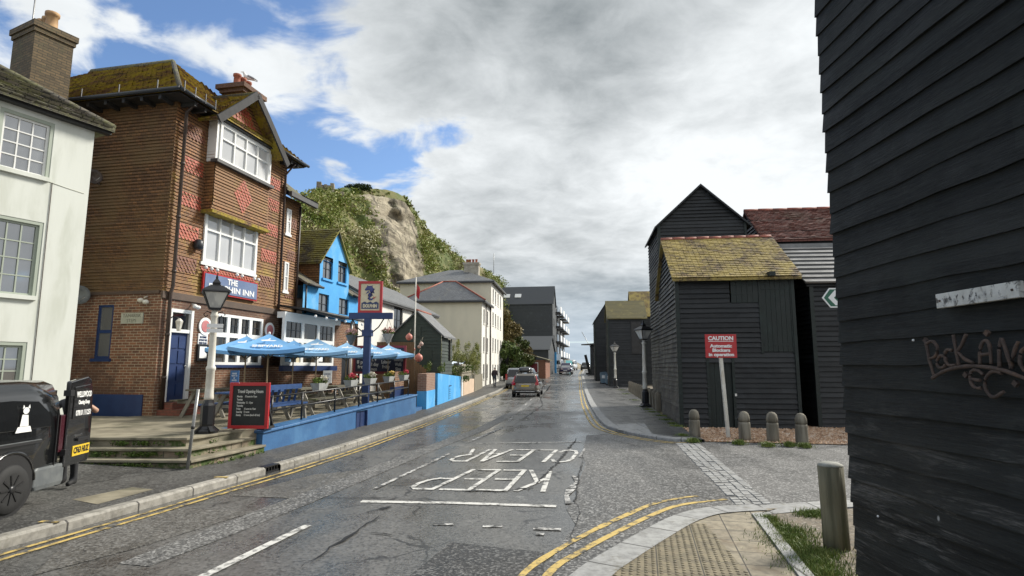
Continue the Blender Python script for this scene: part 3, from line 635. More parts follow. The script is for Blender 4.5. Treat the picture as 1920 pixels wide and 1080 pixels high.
def roadword(word, BL, BR, TL, TR, lw=.082, gap=.34):
    n = len(word); tot = n + gap * (n - 1)
    for i, ch in enumerate(word):
        for st in LT[ch]:
            pp = []
            for x, y in st:
                s = (i * (1 + gap) + x) / tot; s = 1 - s; a = BL.lerp(BR, s); b = TL.lerp(TR, s); pp.append(a.lerp(b, 1 - y))   # seen upside down
            for a, b in zip(pp, pp[1:]):
                d = (b - a).normalized() * lw * .45; e = abs(d.y) / max(d.length, 1e-6)
                ribbon(mbw, [a - d, b + d], lw * (1.0 + .5 * (1 - e)), .008)
roadword('KEEP', gz(760, 917), gz(1018, 922), gz(852, 881), gz(1032, 883))
roadword('CLEAR', gz(838, 865), gz(1068, 867), gz(888, 843), gz(1085, 845))
ribbon(mbw, [gz(677, 941), gz(860, 944), gz(1043, 950)], .13); ribbon(mbw, [gz(893, 832), gz(1090, 829)], .10); ribbon(mbx, [gz(703, 917), gz(845, 850)], .075)
ribbon(mbw, [gz(385, 1080) * 2 - gz(480, 1033), gz(385, 1080), gz(577, 986)], .105); ribbon(mbx, [gz(880, 829), gz(940, 803)], .10)
for i in range(14):
    y = 21.5 + i * 4.4; f = lambda y: xl(y) * .5 + xr(y) * .5 - .15; ribbon(mbx, [(f(y), y), (f(y + 2), y + 2)], .1)
for a, b, c in (((812, 984), (852, 984), .09), ((905, 988), (942, 988), .08), ((1000, 992), (1052, 994), .09), ((1005, 1002), (1020, 1003), .08)): ribbon(mbx, [gz(*a), gz(*b)], c)
ribbon(mbx, [gz(1078, 893), gz(1081, 905), gz(1070, 918), gz(1062, 930), gz(1066, 946)], .085, .009, .8); ribbon(mbx, [gz(1096, 842), gz(1088, 858)], .05, .009, .6)
S(mbw.build('road_marking')); S(mbx.build('worn_road_marking'))
mby = MB().use(M['yellow'])
for off in (.22, .40):
    for a, b in zip(fine(None, -4, 108, 1.5), fine(None, -4, 108, 1.5)[1:]): ribbon(mby, [(xl(a) + off, a), (xl(b) + off, b)], .062)
KRs = smooth(KR, 4)
def offs(pts, d):
    P = [Vector((*q, 0)) for q in pts]; out = []
    for i in range(len(P)):
        e = (P[min(i + 1, len(P) - 1)] - P[max(i - 1, 0)]).normalized(); out.append((P[i].x - e.y * d, P[i].y + e.x * d))
    return out
for off in (.16, .36): ribbon(mby, [q for q in offs(KRs, off) if q[1] < 150][2 if off < .3 else 3:], .075)
nk2 = smooth([(1.02 - 1.0, 5.25 - .9), (.33, 5.72), (.72, 6.42), (1.25, 7.18), (1.75, 7.85), (2.25, 8.42), (2.75, 8.72), (3.12, 8.86)], 5); ribbon(mby, nk2, .085)
nk3 = smooth([(-.12, 4.9), (.12, 5.78), (.5, 6.5), (1.02, 7.3), (1.52, 7.98), (2.0, 8.58), (2.5, 8.95), (2.78, 9.08)], 5); ribbon(mby, nk3, .08, .008, .25)
for px, py in ((78, 980), (405, 896), (655, 834), (770, 808)):
    q = gz(px, py, PH); ribbon(mby, [(q.x - .02, q.y), (xl(q.y) - .0, q.y - .02)], .075, PH + .013)
S(mby.build('yellow_line'))
mb = MB().use(M['road2']); mb.poly([(q.x, q.y, .005) for q in (gz(845, 1017), gz(1020, 1036), gz(1020, 1085), gz(950, 1200), gz(720, 1120))]); S(mb.build('asphalt_repair'))
mb = MB().use(M['patch']); mb.poly([(q.x, q.y, .005) for q in (gz(160, 985), gz(330, 953), gz(478, 960), gz(250, 1030), gz(60, 1080))])
mb.poly([(q.x, q.y, .005) for q in (gz(430, 930), gz(590, 890), gz(700, 880), gz(560, 935))]); S(mb.build('asphalt_repair'))
mb = MB().use(M['side']); ribbon(mb, [gz(*q) for q in ((250, 1060), (420, 995), (560, 940), (690, 888), (800, 843), (900, 806), (980, 765), (1010, 742), (1030, 725))], .42, .0045, .12); S(mb.build('trench_repair'))
M['crackm'] = plain('crack_filler', (.007, .007, .007), .55)
mb = MB().use(M['crackm'])
def crack(pts, wd):
    P = [gz(*q) for q in pts]; out = []
    for a, b in zip(P, P[1:]):
        n = max(2, int((b - a).length / .12)); out += [a.lerp(b, i / n) + Vector((rnd.uniform(-.025, .025), rnd.uniform(-.03, .03), 0)) for i in range(n)]
    ribbon(mb, out + [P[-1]], wd, .0105, .8, True)
crack([(1082, 822), (1045, 868), (1001, 911), (990, 920)], .055); crack([(1003, 915), (935, 922), (852, 921)], .07); crack([(598, 935), (700, 934), (815, 940)], .035); crack([(720, 965), (640, 1015), (565, 1065)], .03)
crack([(690, 962), (735, 950)], .05); crack([(1095, 850), (1083, 905), (1078, 940), (1090, 965), (1070, 1010)], .022); crack([(1135, 822), (1200, 838), (1290, 850)], .022); crack([(905, 770), (985, 745), (1075, 730)], .05)
crack([(880, 815), (950, 800), (1075, 790)], .03); crack([(1000, 775), (1040, 778), (1085, 770)], .03); crack([(1010, 738), (1018, 760), (960, 800)], .04); crack([(720, 845), (800, 840), (860, 842)], .025); crack([(700, 1000), (735, 1005)], .04)
crack([(330, 950), (420, 945), (480, 930)], .02); crack([(975, 757), (1090, 752)], .035); crack([(640, 808), (700, 825)], .02); crack([(1000, 720), (1085, 712)], .05)
S(mb.build('road_crack'))
mb = MB().use(M['flag']); mb.poly([(q.x, q.y, PH + .004) for q in (gz(135, 937, PH), gz(248, 914, PH), gz(288, 918, PH), gz(182, 946, PH))]); S(mb.build('pavement_patch'))
mb = MB().use(M['kerbw']); mb.poly([(q.x, q.y, .081) for q in (gz(1142, 796, .08), gz(1208, 793, .08), gz(1224, 815, .08), gz(1160, 806, .08))]); S(mb.build('tactile_paving'))
t = thing('kerb_drain', 'black iron kerb drain inlet set in the pale left kerb', 'drain', (xl(11.1) - .02, 11.12, .0), -.17)
mb = MB().use(M['blackm']); mb.box(-.14, .012, -.22, .22, -.02, .04); mb.box(-.14, .012, -.22, .22, .108, .128); mb.build('frame', t)
mb = MB().use(M['blackm'])
for k in range(5): mb.box(-.1, .002, -.2 + k * .09, -.175 + k * .09, .04, .108)
mb.build('grating', t)

# ---------------------------------------------------------------- grass and weeds
def blades(name, spots, m, label, cat, n, hmin, hmax, wd=.008, seed=3):
    r = random.Random(seed); v = []; f = []
    for i in range(n):
        x, y, z, sp = r.choice(spots); a, d = r.uniform(0, 6.28), abs(r.gauss(0, .6)) * sp; x += d * math.cos(a); y += d * math.sin(a)
        h = r.uniform(hmin, hmax); b = r.uniform(0, 6.28); lx, ly = r.gauss(0, .5) * h, r.gauss(0, .5) * h; cx, cy = math.cos(b) * wd, math.sin(b) * wd; k = len(v)
        v += [(x - cx, y - cy, z), (x + cx, y + cy, z), (x + cx * .7 + lx * .4, y + cy * .7 + ly * .4, z + h * .6), (x - cx * .7 + lx * .4, y - cy * .7 + ly * .4, z + h * .6), (x + lx, y + ly, z + h)]
        f += [(k, k + 1, k + 2, k + 3), (k + 3, k + 2, k + 4)]
    me = bpy.data.meshes.new(name); me.from_pydata(v, [], f); me.materials.append(m); o = bpy.data.objects.new(name, me); C.objects.link(o)
    return tag(o, label, cat, kind='stuff')
sp = []
for px, py, q in ((1440, 975, .1), (1460, 990, .14), (1470, 1010, .2), (1500, 1030, .25), (1530, 1060, .22), (1490, 1000, .2), (1520, 966, .12), (1540, 964, .1), (1545, 1078, .2), (1510, 1055, .2), (1480, 1022, .2), (1535, 1040, .15)): p_ = gz(px, py, .03); sp.append((p_.x, p_.y, .03, q * 1.5))
blades('grass', sp, M['grass'], 'short green grass on the verge beside the black hut wall', 'grass', 9000, .02, .07, .0045)
sp = []
for px, py, q in ((1215, 770, .25), (1225, 775, .3), (1240, 782, .3), (1250, 790, .25), (1262, 797, .25), (1270, 802, .2), (1205, 765, .3), (1190, 752, .4), (1175, 740, .5), (1165, 733, .5), (1280, 820, .15), (1300, 828, .15), (1385, 832, .15), (1440, 836, .15), (1480, 836, .12), (1510, 838, .15)): p_ = gz(px, py, .03); sp.append((p_.x, p_.y, gh(p_.y) + .02, q))
blades('grass', sp, M['grass'], 'rough grass growing along the foot of the huts and bollards', 'grass', 8000, .03, .13, .008, 5)
# ---------------------------------------------------------------- left side buildings
class Frame:                                          # x along the street, y into the building, z up
    def __init__(s, o, az): s.o = Vector((o[0], o[1], 0)); s.e = Vector((math.sin(az), math.cos(az), 0)); s.n = Vector((-s.e.y, s.e.x, 0)); s.rz = math.atan2(s.e.y, s.e.x)
    def lp(s, px, py, y=0.0):                         # sight line to (u, z) on the facade plane at depth y
        d = ray(px, py); o = s.o + s.n * y - Vector((0, 0, EYE)); k = o.dot(s.n) / d.dot(s.n); q = d * k
        return (q - o).dot(s.e), q.z + EYE
    def sp(s, px, py, x=0.0):                         # onto the side wall at x: (y, z)
        d = ray(px, py); o = s.o + s.e * x - Vector((0, 0, EYE)); k = o.dot(s.e) / d.dot(s.e); q = d * k
        return (q - o).dot(s.n), q.z + EYE
    def w(s, x, y, z=0): q = s.o + s.e * x + s.n * y; return Vector((q.x, q.y, z))
    def thing(s, name, label, cat, at=(0, 0, 0), group=None): return thing(name, label, cat, s.w(*at), s.rz, group)
FR = plane((0, 0, 0), (1, 0, 0), (0, 1, 0))           # facade, at y = 0
def FRy(y): return plane((0, y, 0), (1, 0, 0), (0, 1, 0))
def SDx(x): return plane((x, 0, 0), (0, 1, 0), (1, 0, 0))   # side wall facing -x
def slab(mb, pts, th=.09): mb.prism(pts, (0, 0, -th))
def roofpart(name, parent, m, *quads, th=.09):
    mb = MB().use(m)
    for q in quads: slab(mb, q, th)
    return mb.build(name, parent)
def chimney(parent, x, y, z0, z1, a, b, m, pots, potm, ph=.45, pr=.13, cap=.12, name='chimney'):
    mb = MB().use(m); mb.box(x - a / 2, x + a / 2, y - b / 2, y + b / 2, z0, z1 - .3); c = cap
    mb.box(x - a / 2 - c * .5, x + a / 2 + c * .5, y - b / 2 - c * .5, y + b / 2 + c * .5, z1 - .3, z1 - .17); mb.box(x - a / 2 - c, x + a / 2 + c, y - b / 2 - c, y + b / 2 + c, z1 - .17, z1)
    o = mb.build(name, parent)
    for dx_, dy_ in pots:
        q = MB().use(potm); q.lathe([(pr * 1.1, 0), (pr * 1.1, .06), (pr * .9, .09), (pr * .82, ph * .8), (pr * 1.05, ph * .84), (pr * 1.05, ph), (pr * .8, ph)], 12, (x + dx_, y + dy_, z1)); q.build('chimney_pot', o)
    return o
def fish(mb, P, u0, u1, z0, z1, s=.15, rh=.095, lip=.035):
    n = max(1, round((z1 - z0) / rh)); rh = (z1 - z0) / n; m = max(1, round((u1 - u0) / s)); s = (u1 - u0) / m
    for k in range(n):
        for i in range(-1, m + 1):
            a = u0 + (i + (.5 if k % 2 else 0)) * s; b = a + s; a2, b2 = max(a, u0), min(b, u1)
            if b2 - a2 < s * .45: continue
            z = z0 + k * rh; c = (a + b) / 2; c = min(max(c, a2), b2); L = lip * rnd.uniform(.8, 1.2)
            mb.poly([P(a2 + .006, z + rh * .62, -L * .8), P(c, z - rh * .15, -L * 1.25), P(b2 - .006, z + rh * .62, -L * .8), P(b2 - .006, z + rh * 1.25, -.012), P(a2 + .006, z + rh * 1.25, -.012)])
            mb.poly([P(a2 + .006, z + rh * .62, 0), P(c, z - rh * .15, 0), P(c, z - rh * .15, -L * 1.25), P(a2 + .006, z + rh * .62, -L * .8)]); mb.poly([P(c, z - rh * .15, 0), P(b2 - .006, z + rh * .62, 0), P(b2 - .006, z + rh * .62, -L * .8), P(c, z - rh * .15, -L * 1.25)])

# ---- the pub
PF = Frame((-9.84, 16.33), math.atan2(.2032, .9791)); lp = PF.lp
pub = PF.thing('pub', 'three storey tile-hung brick pub with mossy hipped roof, gable bay and blue door', 'pub')
gw = (2.2, 4.66, 2.0, 3.63); gd = (.40, 1.27, .95, 3.6)
mb = MB().use(M['brick']); wall(mb, FR, 0, 5.6, .3, 3.86, [gw, gd], .14)
SW = SDx(0); sw = (1.56, 2.09, 2.17, 3.69); wall(mb, SW, 0, 8.2, .3, 4.06, [sw], .1)
mb.poly([(5.6, 0, .3), (5.6, 0, 9), (5.6, 8, 9), (5.6, 8, .3)]); mb.poly([(0, 8.2, .3), (5.6, 8.2, .3), (5.6, 8.2, 9.6), (0, 8.2, 9.6)]); mb.build('brick_wall', pub)
mb = MB().use(dirty('brown_fascia_paint', (.10, .065, .045), (.075, .05, .035), 3, .7, .2)); pbox(mb, FR, -.02, 5.6, 3.86, 4.06, -.05, .02); pbox(mb, SW, .06, 8.2, 3.98, 4.07, -.04, .01); mb.build('string_course', pub)
mb = MB().use(M['navy']); pbox(mb, SW, .33, 8.2, .3, 1.17, -.03, .01); pbox(mb, FR, 1.5, 5.6, .3, .92, -.03, .01); mb.build('plinth', pub)
lw = (1.40, 4.0, 5.14, 6.77); bay = (1.33, 4.08, 6.8, 9.75)
mb = MB().use(M['hung']); courses(mb, FR, 4.06, 9.7, .1, -.03, 5.6, [lw, (1.33, 4.08, 6.8, 9.8)], .030, .004, .9)
BY = -.32; PB = FRy(BY); tw = (1.42, 4.0, 8.36, 9.62)
courses(mb, PB, 6.72, 8.3, .1, lambda z: 1.33 - max(0, 7.0 - z) * .25, lambda z: 4.08 + max(0, 7.0 - z) * .25, [], .032, .003, .9)
for x, s_ in ((1.33, 1), (4.08, -1)):
    Q = plane((x, 0, 0), (0, 1, 0), (s_, 0, 0)); courses(mb, Q, 6.72, 9.7, .1, BY, 0, [], .028)
mb.build('hung_tiles', pub)
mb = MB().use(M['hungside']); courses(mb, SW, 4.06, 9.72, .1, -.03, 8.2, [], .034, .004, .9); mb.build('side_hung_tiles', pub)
mb = MB().use(M['browntile'])
for a, b in ((.45, .75),): pass
def fp(px0, py0, px1, py1, y=0): a = lp(px0, py0, y); b = lp(px1, py1, y); return a[0], b[0], b[1], a[1]
def fpan(m, P, *bx):
    q = MB().use(M[m]); [fish(q, P, *b_) for b_ in bx]; return q.build('fishscale_panel', pub)
for z, q in ((9.05, 'browntile'), (8.0, 'redtile'), (6.95, 'redtile'), (5.95, 'redtile'), (4.98, 'browntile')): fpan(q, FR, (.36, 1.2, z - .28, z + .16))
for z, q in ((8.75, 'redtile'), (7.9, 'redtile'), (6.95, 'redtile'), (5.95, 'redtile'), (5.02, 'browntile')): fpan(q, FR, (4.28, 5.2, z - .25, z + .18))
fpan('redtile', FR, (1.4, 4.05, 4.86, 5.02))
c = 2.72                                              # the red lozenge on the bay
fpan('redtile', PB, *[(c - .46 * (1 - abs(k) / 6), c + .46 * (1 - abs(k) / 6), 7.5 + k * .1, 7.6 + k * .1) for k in range(-5, 6)])
mb = MB().use(M['mossroof']); pbox(mb, PB, 1.24, 4.18, 6.64, 6.74, -.1, .34); mb.build('bay_flashing', pub)
window(pub, PB, *tw, 4, [.62, .38], M['wframe'], M['gcurt'], .10, -.06, .05, th=.1)
mb = MB().use(M['wframe']); pbox(mb, PB, 1.30, 1.44, 8.3, 9.72, -.02, .3); pbox(mb, PB, 3.98, 4.12, 8.3, 9.72, -.02, .3); pbox(mb, PB, 1.3, 4.12, 9.62, 9.74, -.05, .1); mb.build('window_surround', pub)
mb = MB().use(M['lead']); pbox(mb, PB, 1.24, 4.18, 8.26, 8.36, -.15, .1); mb.build('window_ledge', pub)
window(pub, FR, *lw, 4, [.66, .34], M['wframe'], M['gcurt'], .11, -.07, .06, sill=M['wframe'], th=.12)
gwo = window(pub, FR, *gw, 4, [.6, .4], M['wframe'], M['gpub'], .09, -.01, .15, sill=M['navy'], th=.1)
for k in range(4):                                    # leaded glazing bars of the top lights
    mb = MB().use(M['dframe']); a = gw[0] + .09 + (gw[1] - gw[0] - .18) * k / 4
    for j in (1, 2): pbox(mb, FR, a + .57 * j / 3 - .006, a + .57 * j / 3 + .006, 3.02, 3.54, .03, .045)
    pbox(mb, FR, a + .08, a + .5, 3.27, 3.285, .029, .046); mb.build('leading', gwo)
window(pub, SW, *sw, 1, [.5, .5], M['navy'], M['gmid'], .06, .02, .09, sill=M['navy'])
# door
mb = MB().use(M['wframe']); pbox(mb, FR, gd[0], gd[0] + .06, .95, 3.6, .0, .12); pbox(mb, FR, gd[1] - .1, gd[1], .95, 3.6, -.02, .12); pbox(mb, FR, gd[0] + .06, gd[1] - .1, 3.5, 3.6, 0, .12); pbox(mb, FR, gd[0] + .06, gd[1] - .1, 2.92, 3.02, 0, .12); o = mb.build('door_frame', pub)
mb = MB().use(M['gdark']); pbox(mb, FR, gd[0] + .06, gd[1] - .1, 3.02, 3.5, .08, .1); mb.build('fanlight', o)
mb = MB().use(M['navy']); pbox(mb, FR, gd[0] + .06, gd[1] - .1, .95, 2.92, .08, .12)
for r0, r1 in ((1.1, 1.45), (1.53, 1.95), (2.03, 2.4), (2.47, 2.82)):
    for c0_, c1_ in ((.52, .78), (.84, 1.10)): pbox(mb, FR, c0_, c1_, r0, r1, .06, .08)
d_ = mb.build('door', pub); mb = MB().use(M['chrome']); mb.ball((1.12, .05, 1.95), .03); mb.build('door_knob', d_)
mb = MB().use(bricky('red_step_brick', (.24, .075, .05), (.18, .06, .04), (.12, .07, .05), .22, .075, .008)); mb.box(.15, 1.75, -.75, 0, .4, .76); mb.box(.25, 1.6, -.40, 0, .76, .93); mb.build('doorstep', pub)
# roof
mr = MB().use(M['mossroof']); ze = 9.78
rd = [(-.55, -.55, ze), (6.05, -.55, ze), (2.8, 2.9, 12.72), (2.8, 6.4, 12.72), (-.55, 8.9, ze), (6.05, 8.9, ze)]
for q in ((0, 1, 2), (0, 2, 3, 4), (1, 5, 3, 2), (4, 3, 5)): slab(mr, [rd[i] for i in q], .08)
gl, zl = lp(402, 224, -.75); ga, za = lp(470, 182, -.75); gr, zr = lp(520, 297, -.75); gl, zl, ga, za, gr, zr = .85, 9.5, 2.52, 11.02, 4.3, 9.42
slab(mr, [(gl, -.72, zl), (ga, -.72, za), (ga, 1.9, za), (gl, .3, zl)], .08); slab(mr, [(gr, -.72, zr), (ga, -.72, za), (ga, 1.9, za), (gr, .3, zr)], .08)
ro = mr.build('roof', pub)
mb = MB().use(M['mossroof'])
for q in ((0, 1, 2), (0, 2, 3, 4), (1, 5, 3, 2)): rooftiles(mb, [rd[i] for i in q], .2, .14, .03)
rooftiles(mb, [(gl, -.72, zl), (ga, -.72, za), (ga, 1.9, za), (gl, .3, zl)], .2, .14, .03); rooftiles(mb, [(gr, -.72, zr), (ga, -.72, za), (ga, 1.9, za), (gr, .3, zr)], .2, .14, .03); mb.build('roof_tiles', ro)
mb = MB().use(M['greyroof']); mb.tube([(2.8, 2.9, 12.74), (2.8, 6.4, 12.74)], .1, 6); mb.tube([(-.5, -.5, ze + .03), (2.8, 2.9, 12.74)], .08, 6); mb.tube([(ga, -.7, za + .02), (ga, 1.8, za + .02)], .08, 6); mb.build('ridge_tiles', ro)
mb = MB().use(M['hung']); Pg = FRy(-.34); courses(mb, Pg, 9.7, 10.9, .1, lambda z: gl + .2 + (z - 9.74) * (ga - gl) / (za - zl), lambda z: gr - .2 - (z - 9.74) * (gr - ga) / (za - zr + .1), [], .03); mb.build('gable_tiles', pub)
fpan('redtile', Pg, *[(ga - .7 + k * .12, ga + .7 - k * .12, 9.85 + k * .13, 9.98 + k * .13) for k in range(6)])
mb = MB().use(M['trim'])
for (x0, z0_), (x1, z1_), (x2, z2_) in (((gl - .08, zl - .1), (gl + .9, zl + .78), (ga, za - .02)), ((gr + .15, zr - .22), (gr - .8, zr + .70), (ga, za - .02))):
    mb.bar((x0, -.8, z0_), (x1, -.8, z1_), .06, .24); mb.bar((x1, -.8, z1_), (x2, -.8, z2_), .06, .24)
mb.build('bargeboard', pub)
mb = MB().use(M['blackwood']); mb.box(-.5, 6.0, -.5, -.02, 9.66, 9.70); mb.box(-.5, -.02, -.02, 8.8, 9.66, 9.70)
for k in range(14): mb.box(-.5, -.03, .1 + k * .62, .19 + k * .62, 9.54, 9.66)
for k in range(3): mb.box(.1 + k * .42, .18 + k * .42, -.5, -.03, 9.54, 9.66)
for k in range(2): mb.box(5.1 + k * .42, 5.18 + k * .42, -.5, -.03, 9.54, 9.66)
mb.build('eaves', pub)
mb = MB().use(M['dframe']); mb.tube([(-.62, -.62, 9.74), (gl - .05, -.62, 9.74)], .055, 6); mb.tube([(gr, -.62, 9.74), (6.1, -.62, 9.74)], .055, 6); mb.tube([(-.62, -.62, 9.74), (-.62, 8.9, 9.74)], .055, 6)
for k in range(6): mb.bar((-.66, .1 + k * 1.3, 9.7), (-.66, .1 + k * 1.3, 10.02), .025, .025)
for k in range(4): mb.bar((-.5 + k * .42, -.66, 9.7), (-.5 + k * .42, -.66, 10.0), .025, .025)
mb.build('gutter', pub)
chimney(pub, 4.3, 1.2, 9.0, 12.2, .95, .8, M['brick'], ((-.3, 0), (0, 0), (.3, 0)), M['terra'], .5, .14, .2)
mb = MB().use(M['pipe']); mb.tube([(.2, -.10, .5), (.2, -.10, 4.0), (.2, -.16, 4.2), (.2, -.16, 9.4), (.2, -.5, 9.7)], .05, 8)
for z in (1.6, 2.8, 4.6, 6.2, 7.8): mb.lathe([(.066, 0), (.066, .07)], 8, (.2, -.10 if z < 4 else -.16, z))
mb.build('drainpipe', pub)
mb = MB().use(M['pipe']); mb.tube([(5.36, -.12, 4.1), (5.36, -.12, 9.2), (5.36, -.5, 9.6)], .045, 8); mb.build('drainpipe', pub)
for x, z, s_ in ((-.35, 3.8, 1), (1.15, 3.72, 1), (1.1, 5.45, 0)):
    mb = MB().use(M['dframe'] if not s_ else M['wframe'])
    if s_: mb.tube([(x, 0, z + .08), (x, -.16, z + .05)], .02, 6); mb.ball((x - .05, -.17, z), .075, 10, .8); mb.ball((x + .08, -.17, z - .02), .075, 10, .8)
    else: mb.lathe([(.10, 0), (.14, .06), (.13, .24), (.08, .3)], 10, (x, -.14, z))
    if x < 0: mb.T = Matrix.Identity(4)
    if x > -.2: mb.build('wall_light', pub)
mb = MB().use(M['cast']); mb.ball((-.14, .55, 3.78), .085, 10, .8); mb.ball((-.14, .38, 3.73), .085, 10, .8); mb.tube([(0, .46, 3.9), (-.12, .46, 3.86)], .02, 6); mb.build('wall_light', pub)
mb = MB().use(M['blackm']); mb.tube([(.32, 0, 3.28), (.32, -.16, 3.36), (.36, -.3, 3.3)], .018, 6); o = mb.build('lantern_bracket', pub); mb = MB().use(M['cast']); mb.lathe([(.05, -.28), (.09, -.05), (.10, 0), (.03, .08)], 6, (.38, -.3, 3.22), smooth=False); mb.build('lantern', o)
# rear wing of the pub
B2 = FRy(.28); q1, q2 = lp(529, 545, .28), lp(537, 492, .28); q3, q4 = lp(534, 437, .28), lp(542, 393, .28)
h2 = [(q1[0], q2[0] + .1, q1[1], q2[1]), (q3[0], q4[0] + .1, q3[1], q4[1])]
mb = MB().use(M['hung']); courses(mb, B2, 3.9, 8.6, .1, 5.6, 7.12, h2, .03, .004); mb.poly([(5.6, .4, .3), (7.12, .4, .3), (7.12, .4, 4), (5.6, .4, 4)]); mb.poly([(7.12, .28, .3), (7.12, 6, .3), (7.12, 6, 11), (7.12, .28, 8.6)]); mb.build('wing_tiles', pub)
for q in h2: window(pub, B2, *q, 1, [.5, .5], M['wframe'], M['gcurt'], .06, -.06, .04, sill=M['wframe'])
for z in (4.6, 6.1, 7.4): fpan('browntile', B2, (6.3, 6.9, z, z + .4))
roofpart('wing_roof', pub, M['greyroof'], [(5.4, -.2, 8.72), (7.3, -.2, 8.55), (7.3, 4.2, 12.0), (5.4, 4.2, 12.0)])
mb = MB().use(M['lead']); mb.bar((7.33, -.3, 8.52), (7.33, 1.2, 9.3), .1, .28); mb.bar((7.33, 1.2, 9.3), (7.33, 4.2, 12.0), .1, .25); mb.box(5.5, 7.4, -.34, -.2, 8.42, 8.6); mb.build('lead_verge', pub)
mb = MB().use(M['pipe']); mb.tube([(6.98, .2, 4), (6.98, .2, 8.4)], .045, 8); mb.build('drainpipe', pub)
# bar front with canopy and splayed bay window
Y2 = -.55; P2 = FRy(Y2); b0, zt = lp(533, 602, Y2); b1, _ = lp(627, 612, Y2); zb_ = 1.95; zt = 3.72
mb = MB().use(M['brick']); pbox(mb, P2, b0 - .05, b1, .3, zb_, 0, .6); mb.poly([(b1, Y2, .3), (b1 + .75, .1, .3), (b1 + .75, .1, zb_), (b1, Y2, zb_)])
mb.use(M['brick']); wall(mb, FRy(.1), 5.6, 12.1, .3, 4.0, [(10.75, 11.65, .6, 3.0)], .2); mb.build('bar_wall', pub)
bw = window(pub, P2, b0, b1, zb_ + .04, zt, [3, 3], [.55, .45], M['wframe'], M['gpub'], .12, -.02, .16, sill=None, th=.1)
k_ = (b1 - b0 - .24) / 3
for k in (0, 2):
    mb = MB().use(M['dframe']); a = b0 + .12 + k_ * k + .1
    for j in (1, 2): pbox(mb, P2, a + (k_ - .2) * j / 3 - .008, a + (k_ - .2) * j / 3 + .008, 2.98, zt - .14, .02, .035)
    pbox(mb, P2, a, a + k_ - .2, 3.28, 3.30, .019, .036); mb.build('leading', bw)
sv = Vector((.75, .65, 0)).normalized(); PS = plane((b1, Y2, 0), sv, (-sv.y, sv.x, 0)); window(pub, PS, .02, .98, zb_ + .04, zt, [1, 2], [.55, .45], M['wframe'], M['gpub'], .12, -.02, .1, th=.1)
mb = MB().use(M['navy']); pbox(mb, P2, b0 - .1, b1 + .12, zb_ - .16, zb_ + .035, -.14, .05); mb.build('ledge', pub)
mb = MB().use(M['wframe']); pbox(mb, P2, b0, b1 + .5, zt, zt + .22, -.02, .3); mb.build('cornice', pub)
mb = MB().use(M['blackwood']); mb.prism([(5.42, -1.35, 4.0), (10.5, -1.1, 3.98), (10.8, .1, 4.12), (5.42, .1, 4.2)], (0, 0, .07)); mb.tube([(5.4, -1.37, 4.0), (10.5, -1.12, 3.98)], .06, 6); mb.build('canopy', pub)
mb = MB().use(M['dframe']); mb.box(10.75, 11.65, .2, .26, .6, 3.0); mb.build('door', pub)
mb = MB().use(M['wframe']); mb.tube([(10.4, -.5, .6), (10.4, -.5, 3.98)], .06, 8); mb.build('canopy_post', pub)
# window stickers seen inside the bar windows
for (px, py, w_, h_, m_) in ((561, 672, .32, .36, 'signcream'), (603, 665, .3, .55, 'txt'), (541, 675, .35, .12, 'umb2')):
    u, z = lp(px, py, Y2); mb = MB().use(M[m_]); pbox(mb, P2, u - w_ / 2, u + w_ / 2, z - h_ / 2, z + h_ / 2, .03, .036); mb.build('window_sticker', bw)
tb = PF.thing('bulb_string', 'string of round white bulbs hung along the pub canopy edge', 'lights')
mb = MB().use(M['dframe']); mb.tube([(5.5, -1.45, 3.93), (8, -1.36, 3.84), (10.5, -1.2, 3.9)], .008, 5); mb.build('wire', tb)
for k in range(6): q = MB().use(M['txt']); x = 5.7 + k * .85; q.ball((x, -1.45 + (x - 5.5) * .05, 3.80), .055, 8); q.build('bulb', tb)
tb = PF.thing('bulb_string', 'row of small bulbs fixed under the first floor pub window', 'lights')
mb = MB().use(M['dframe']); mb.tube([(1.35, -.16, 5.0), (4.05, -.16, 5.0)], .01, 5); mb.build('wire', tb)
for x in (1.4, 1.65, 1.9, 2.85, 3.1, 3.75, 3.98): q = MB().use(M['txt']); q.ball((x, -.2, 4.95), .055, 8); q.build('bulb', tb)
# signs on the pub
a = PF.thing('pub_sign', 'long slate blue fascia sign with red border lettered THE DOLPHIN INN', 'sign')
mb = MB().use(M['red']); pbox(mb, FR, 1.42, 4.06, 4.2, 4.84, -.13, -.07); mb.build('border', a); mb = MB().use(M['signblue']); pbox(mb, FR, 1.47, 4.01, 4.25, 4.79, -.15, -.13); mb.build('panel', a)
text(a, 'THE', M['txt'], (2.72, -.155, 4.65), (1, 0, 0), (0, 0, 1), .26, .5, .008); text(a, 'DOLPHIN INN', M['txt'], (2.74, -.155, 4.40), (1, 0, 0), (0, 0, 1), .27, 2.2, .006)
M['pink'] = dirty('pale_pink_enamel', (.52, .20, .20), (.46, .15, .15), 5, .4, .05)
for px, py, lab in ((383, 612, 'round white and pink plaque between the blue door and the window'), (504, 619, 'round white and pink plaque right of the white ground floor window')):
    u, z = lp(px, py); a = PF.thing('wall_plaque', lab, 'plaque', (u, -.01, z), 'round plaques on the pub'); mb = MB().use(M['txt']); mb.lathe([(.27, 0), (.27, .04)], 24, axis='y'); mb.T = Matrix.Identity(4)
    mb.v = [(p_[0], -p_[1], p_[2]) for p_ in mb.v]; mb.build('rim', a); mb = MB().use(M['pink']); mb.lathe([(.19, .041), (.17, .05)], 24, axis='y'); mb.v = [(p_[0], -p_[1], p_[2]) for p_ in mb.v]; mb.build('centre', a)
u, z = lp(379, 638); a = PF.thing('notice', 'white notice with printed lines on the brick pier beside the door', 'sign'); mb = MB().use(M['txt']); pbox(mb, FR, u - .2, u + .2, z - .2, z + .2, -.03, -.005); mb.build('panel', a)
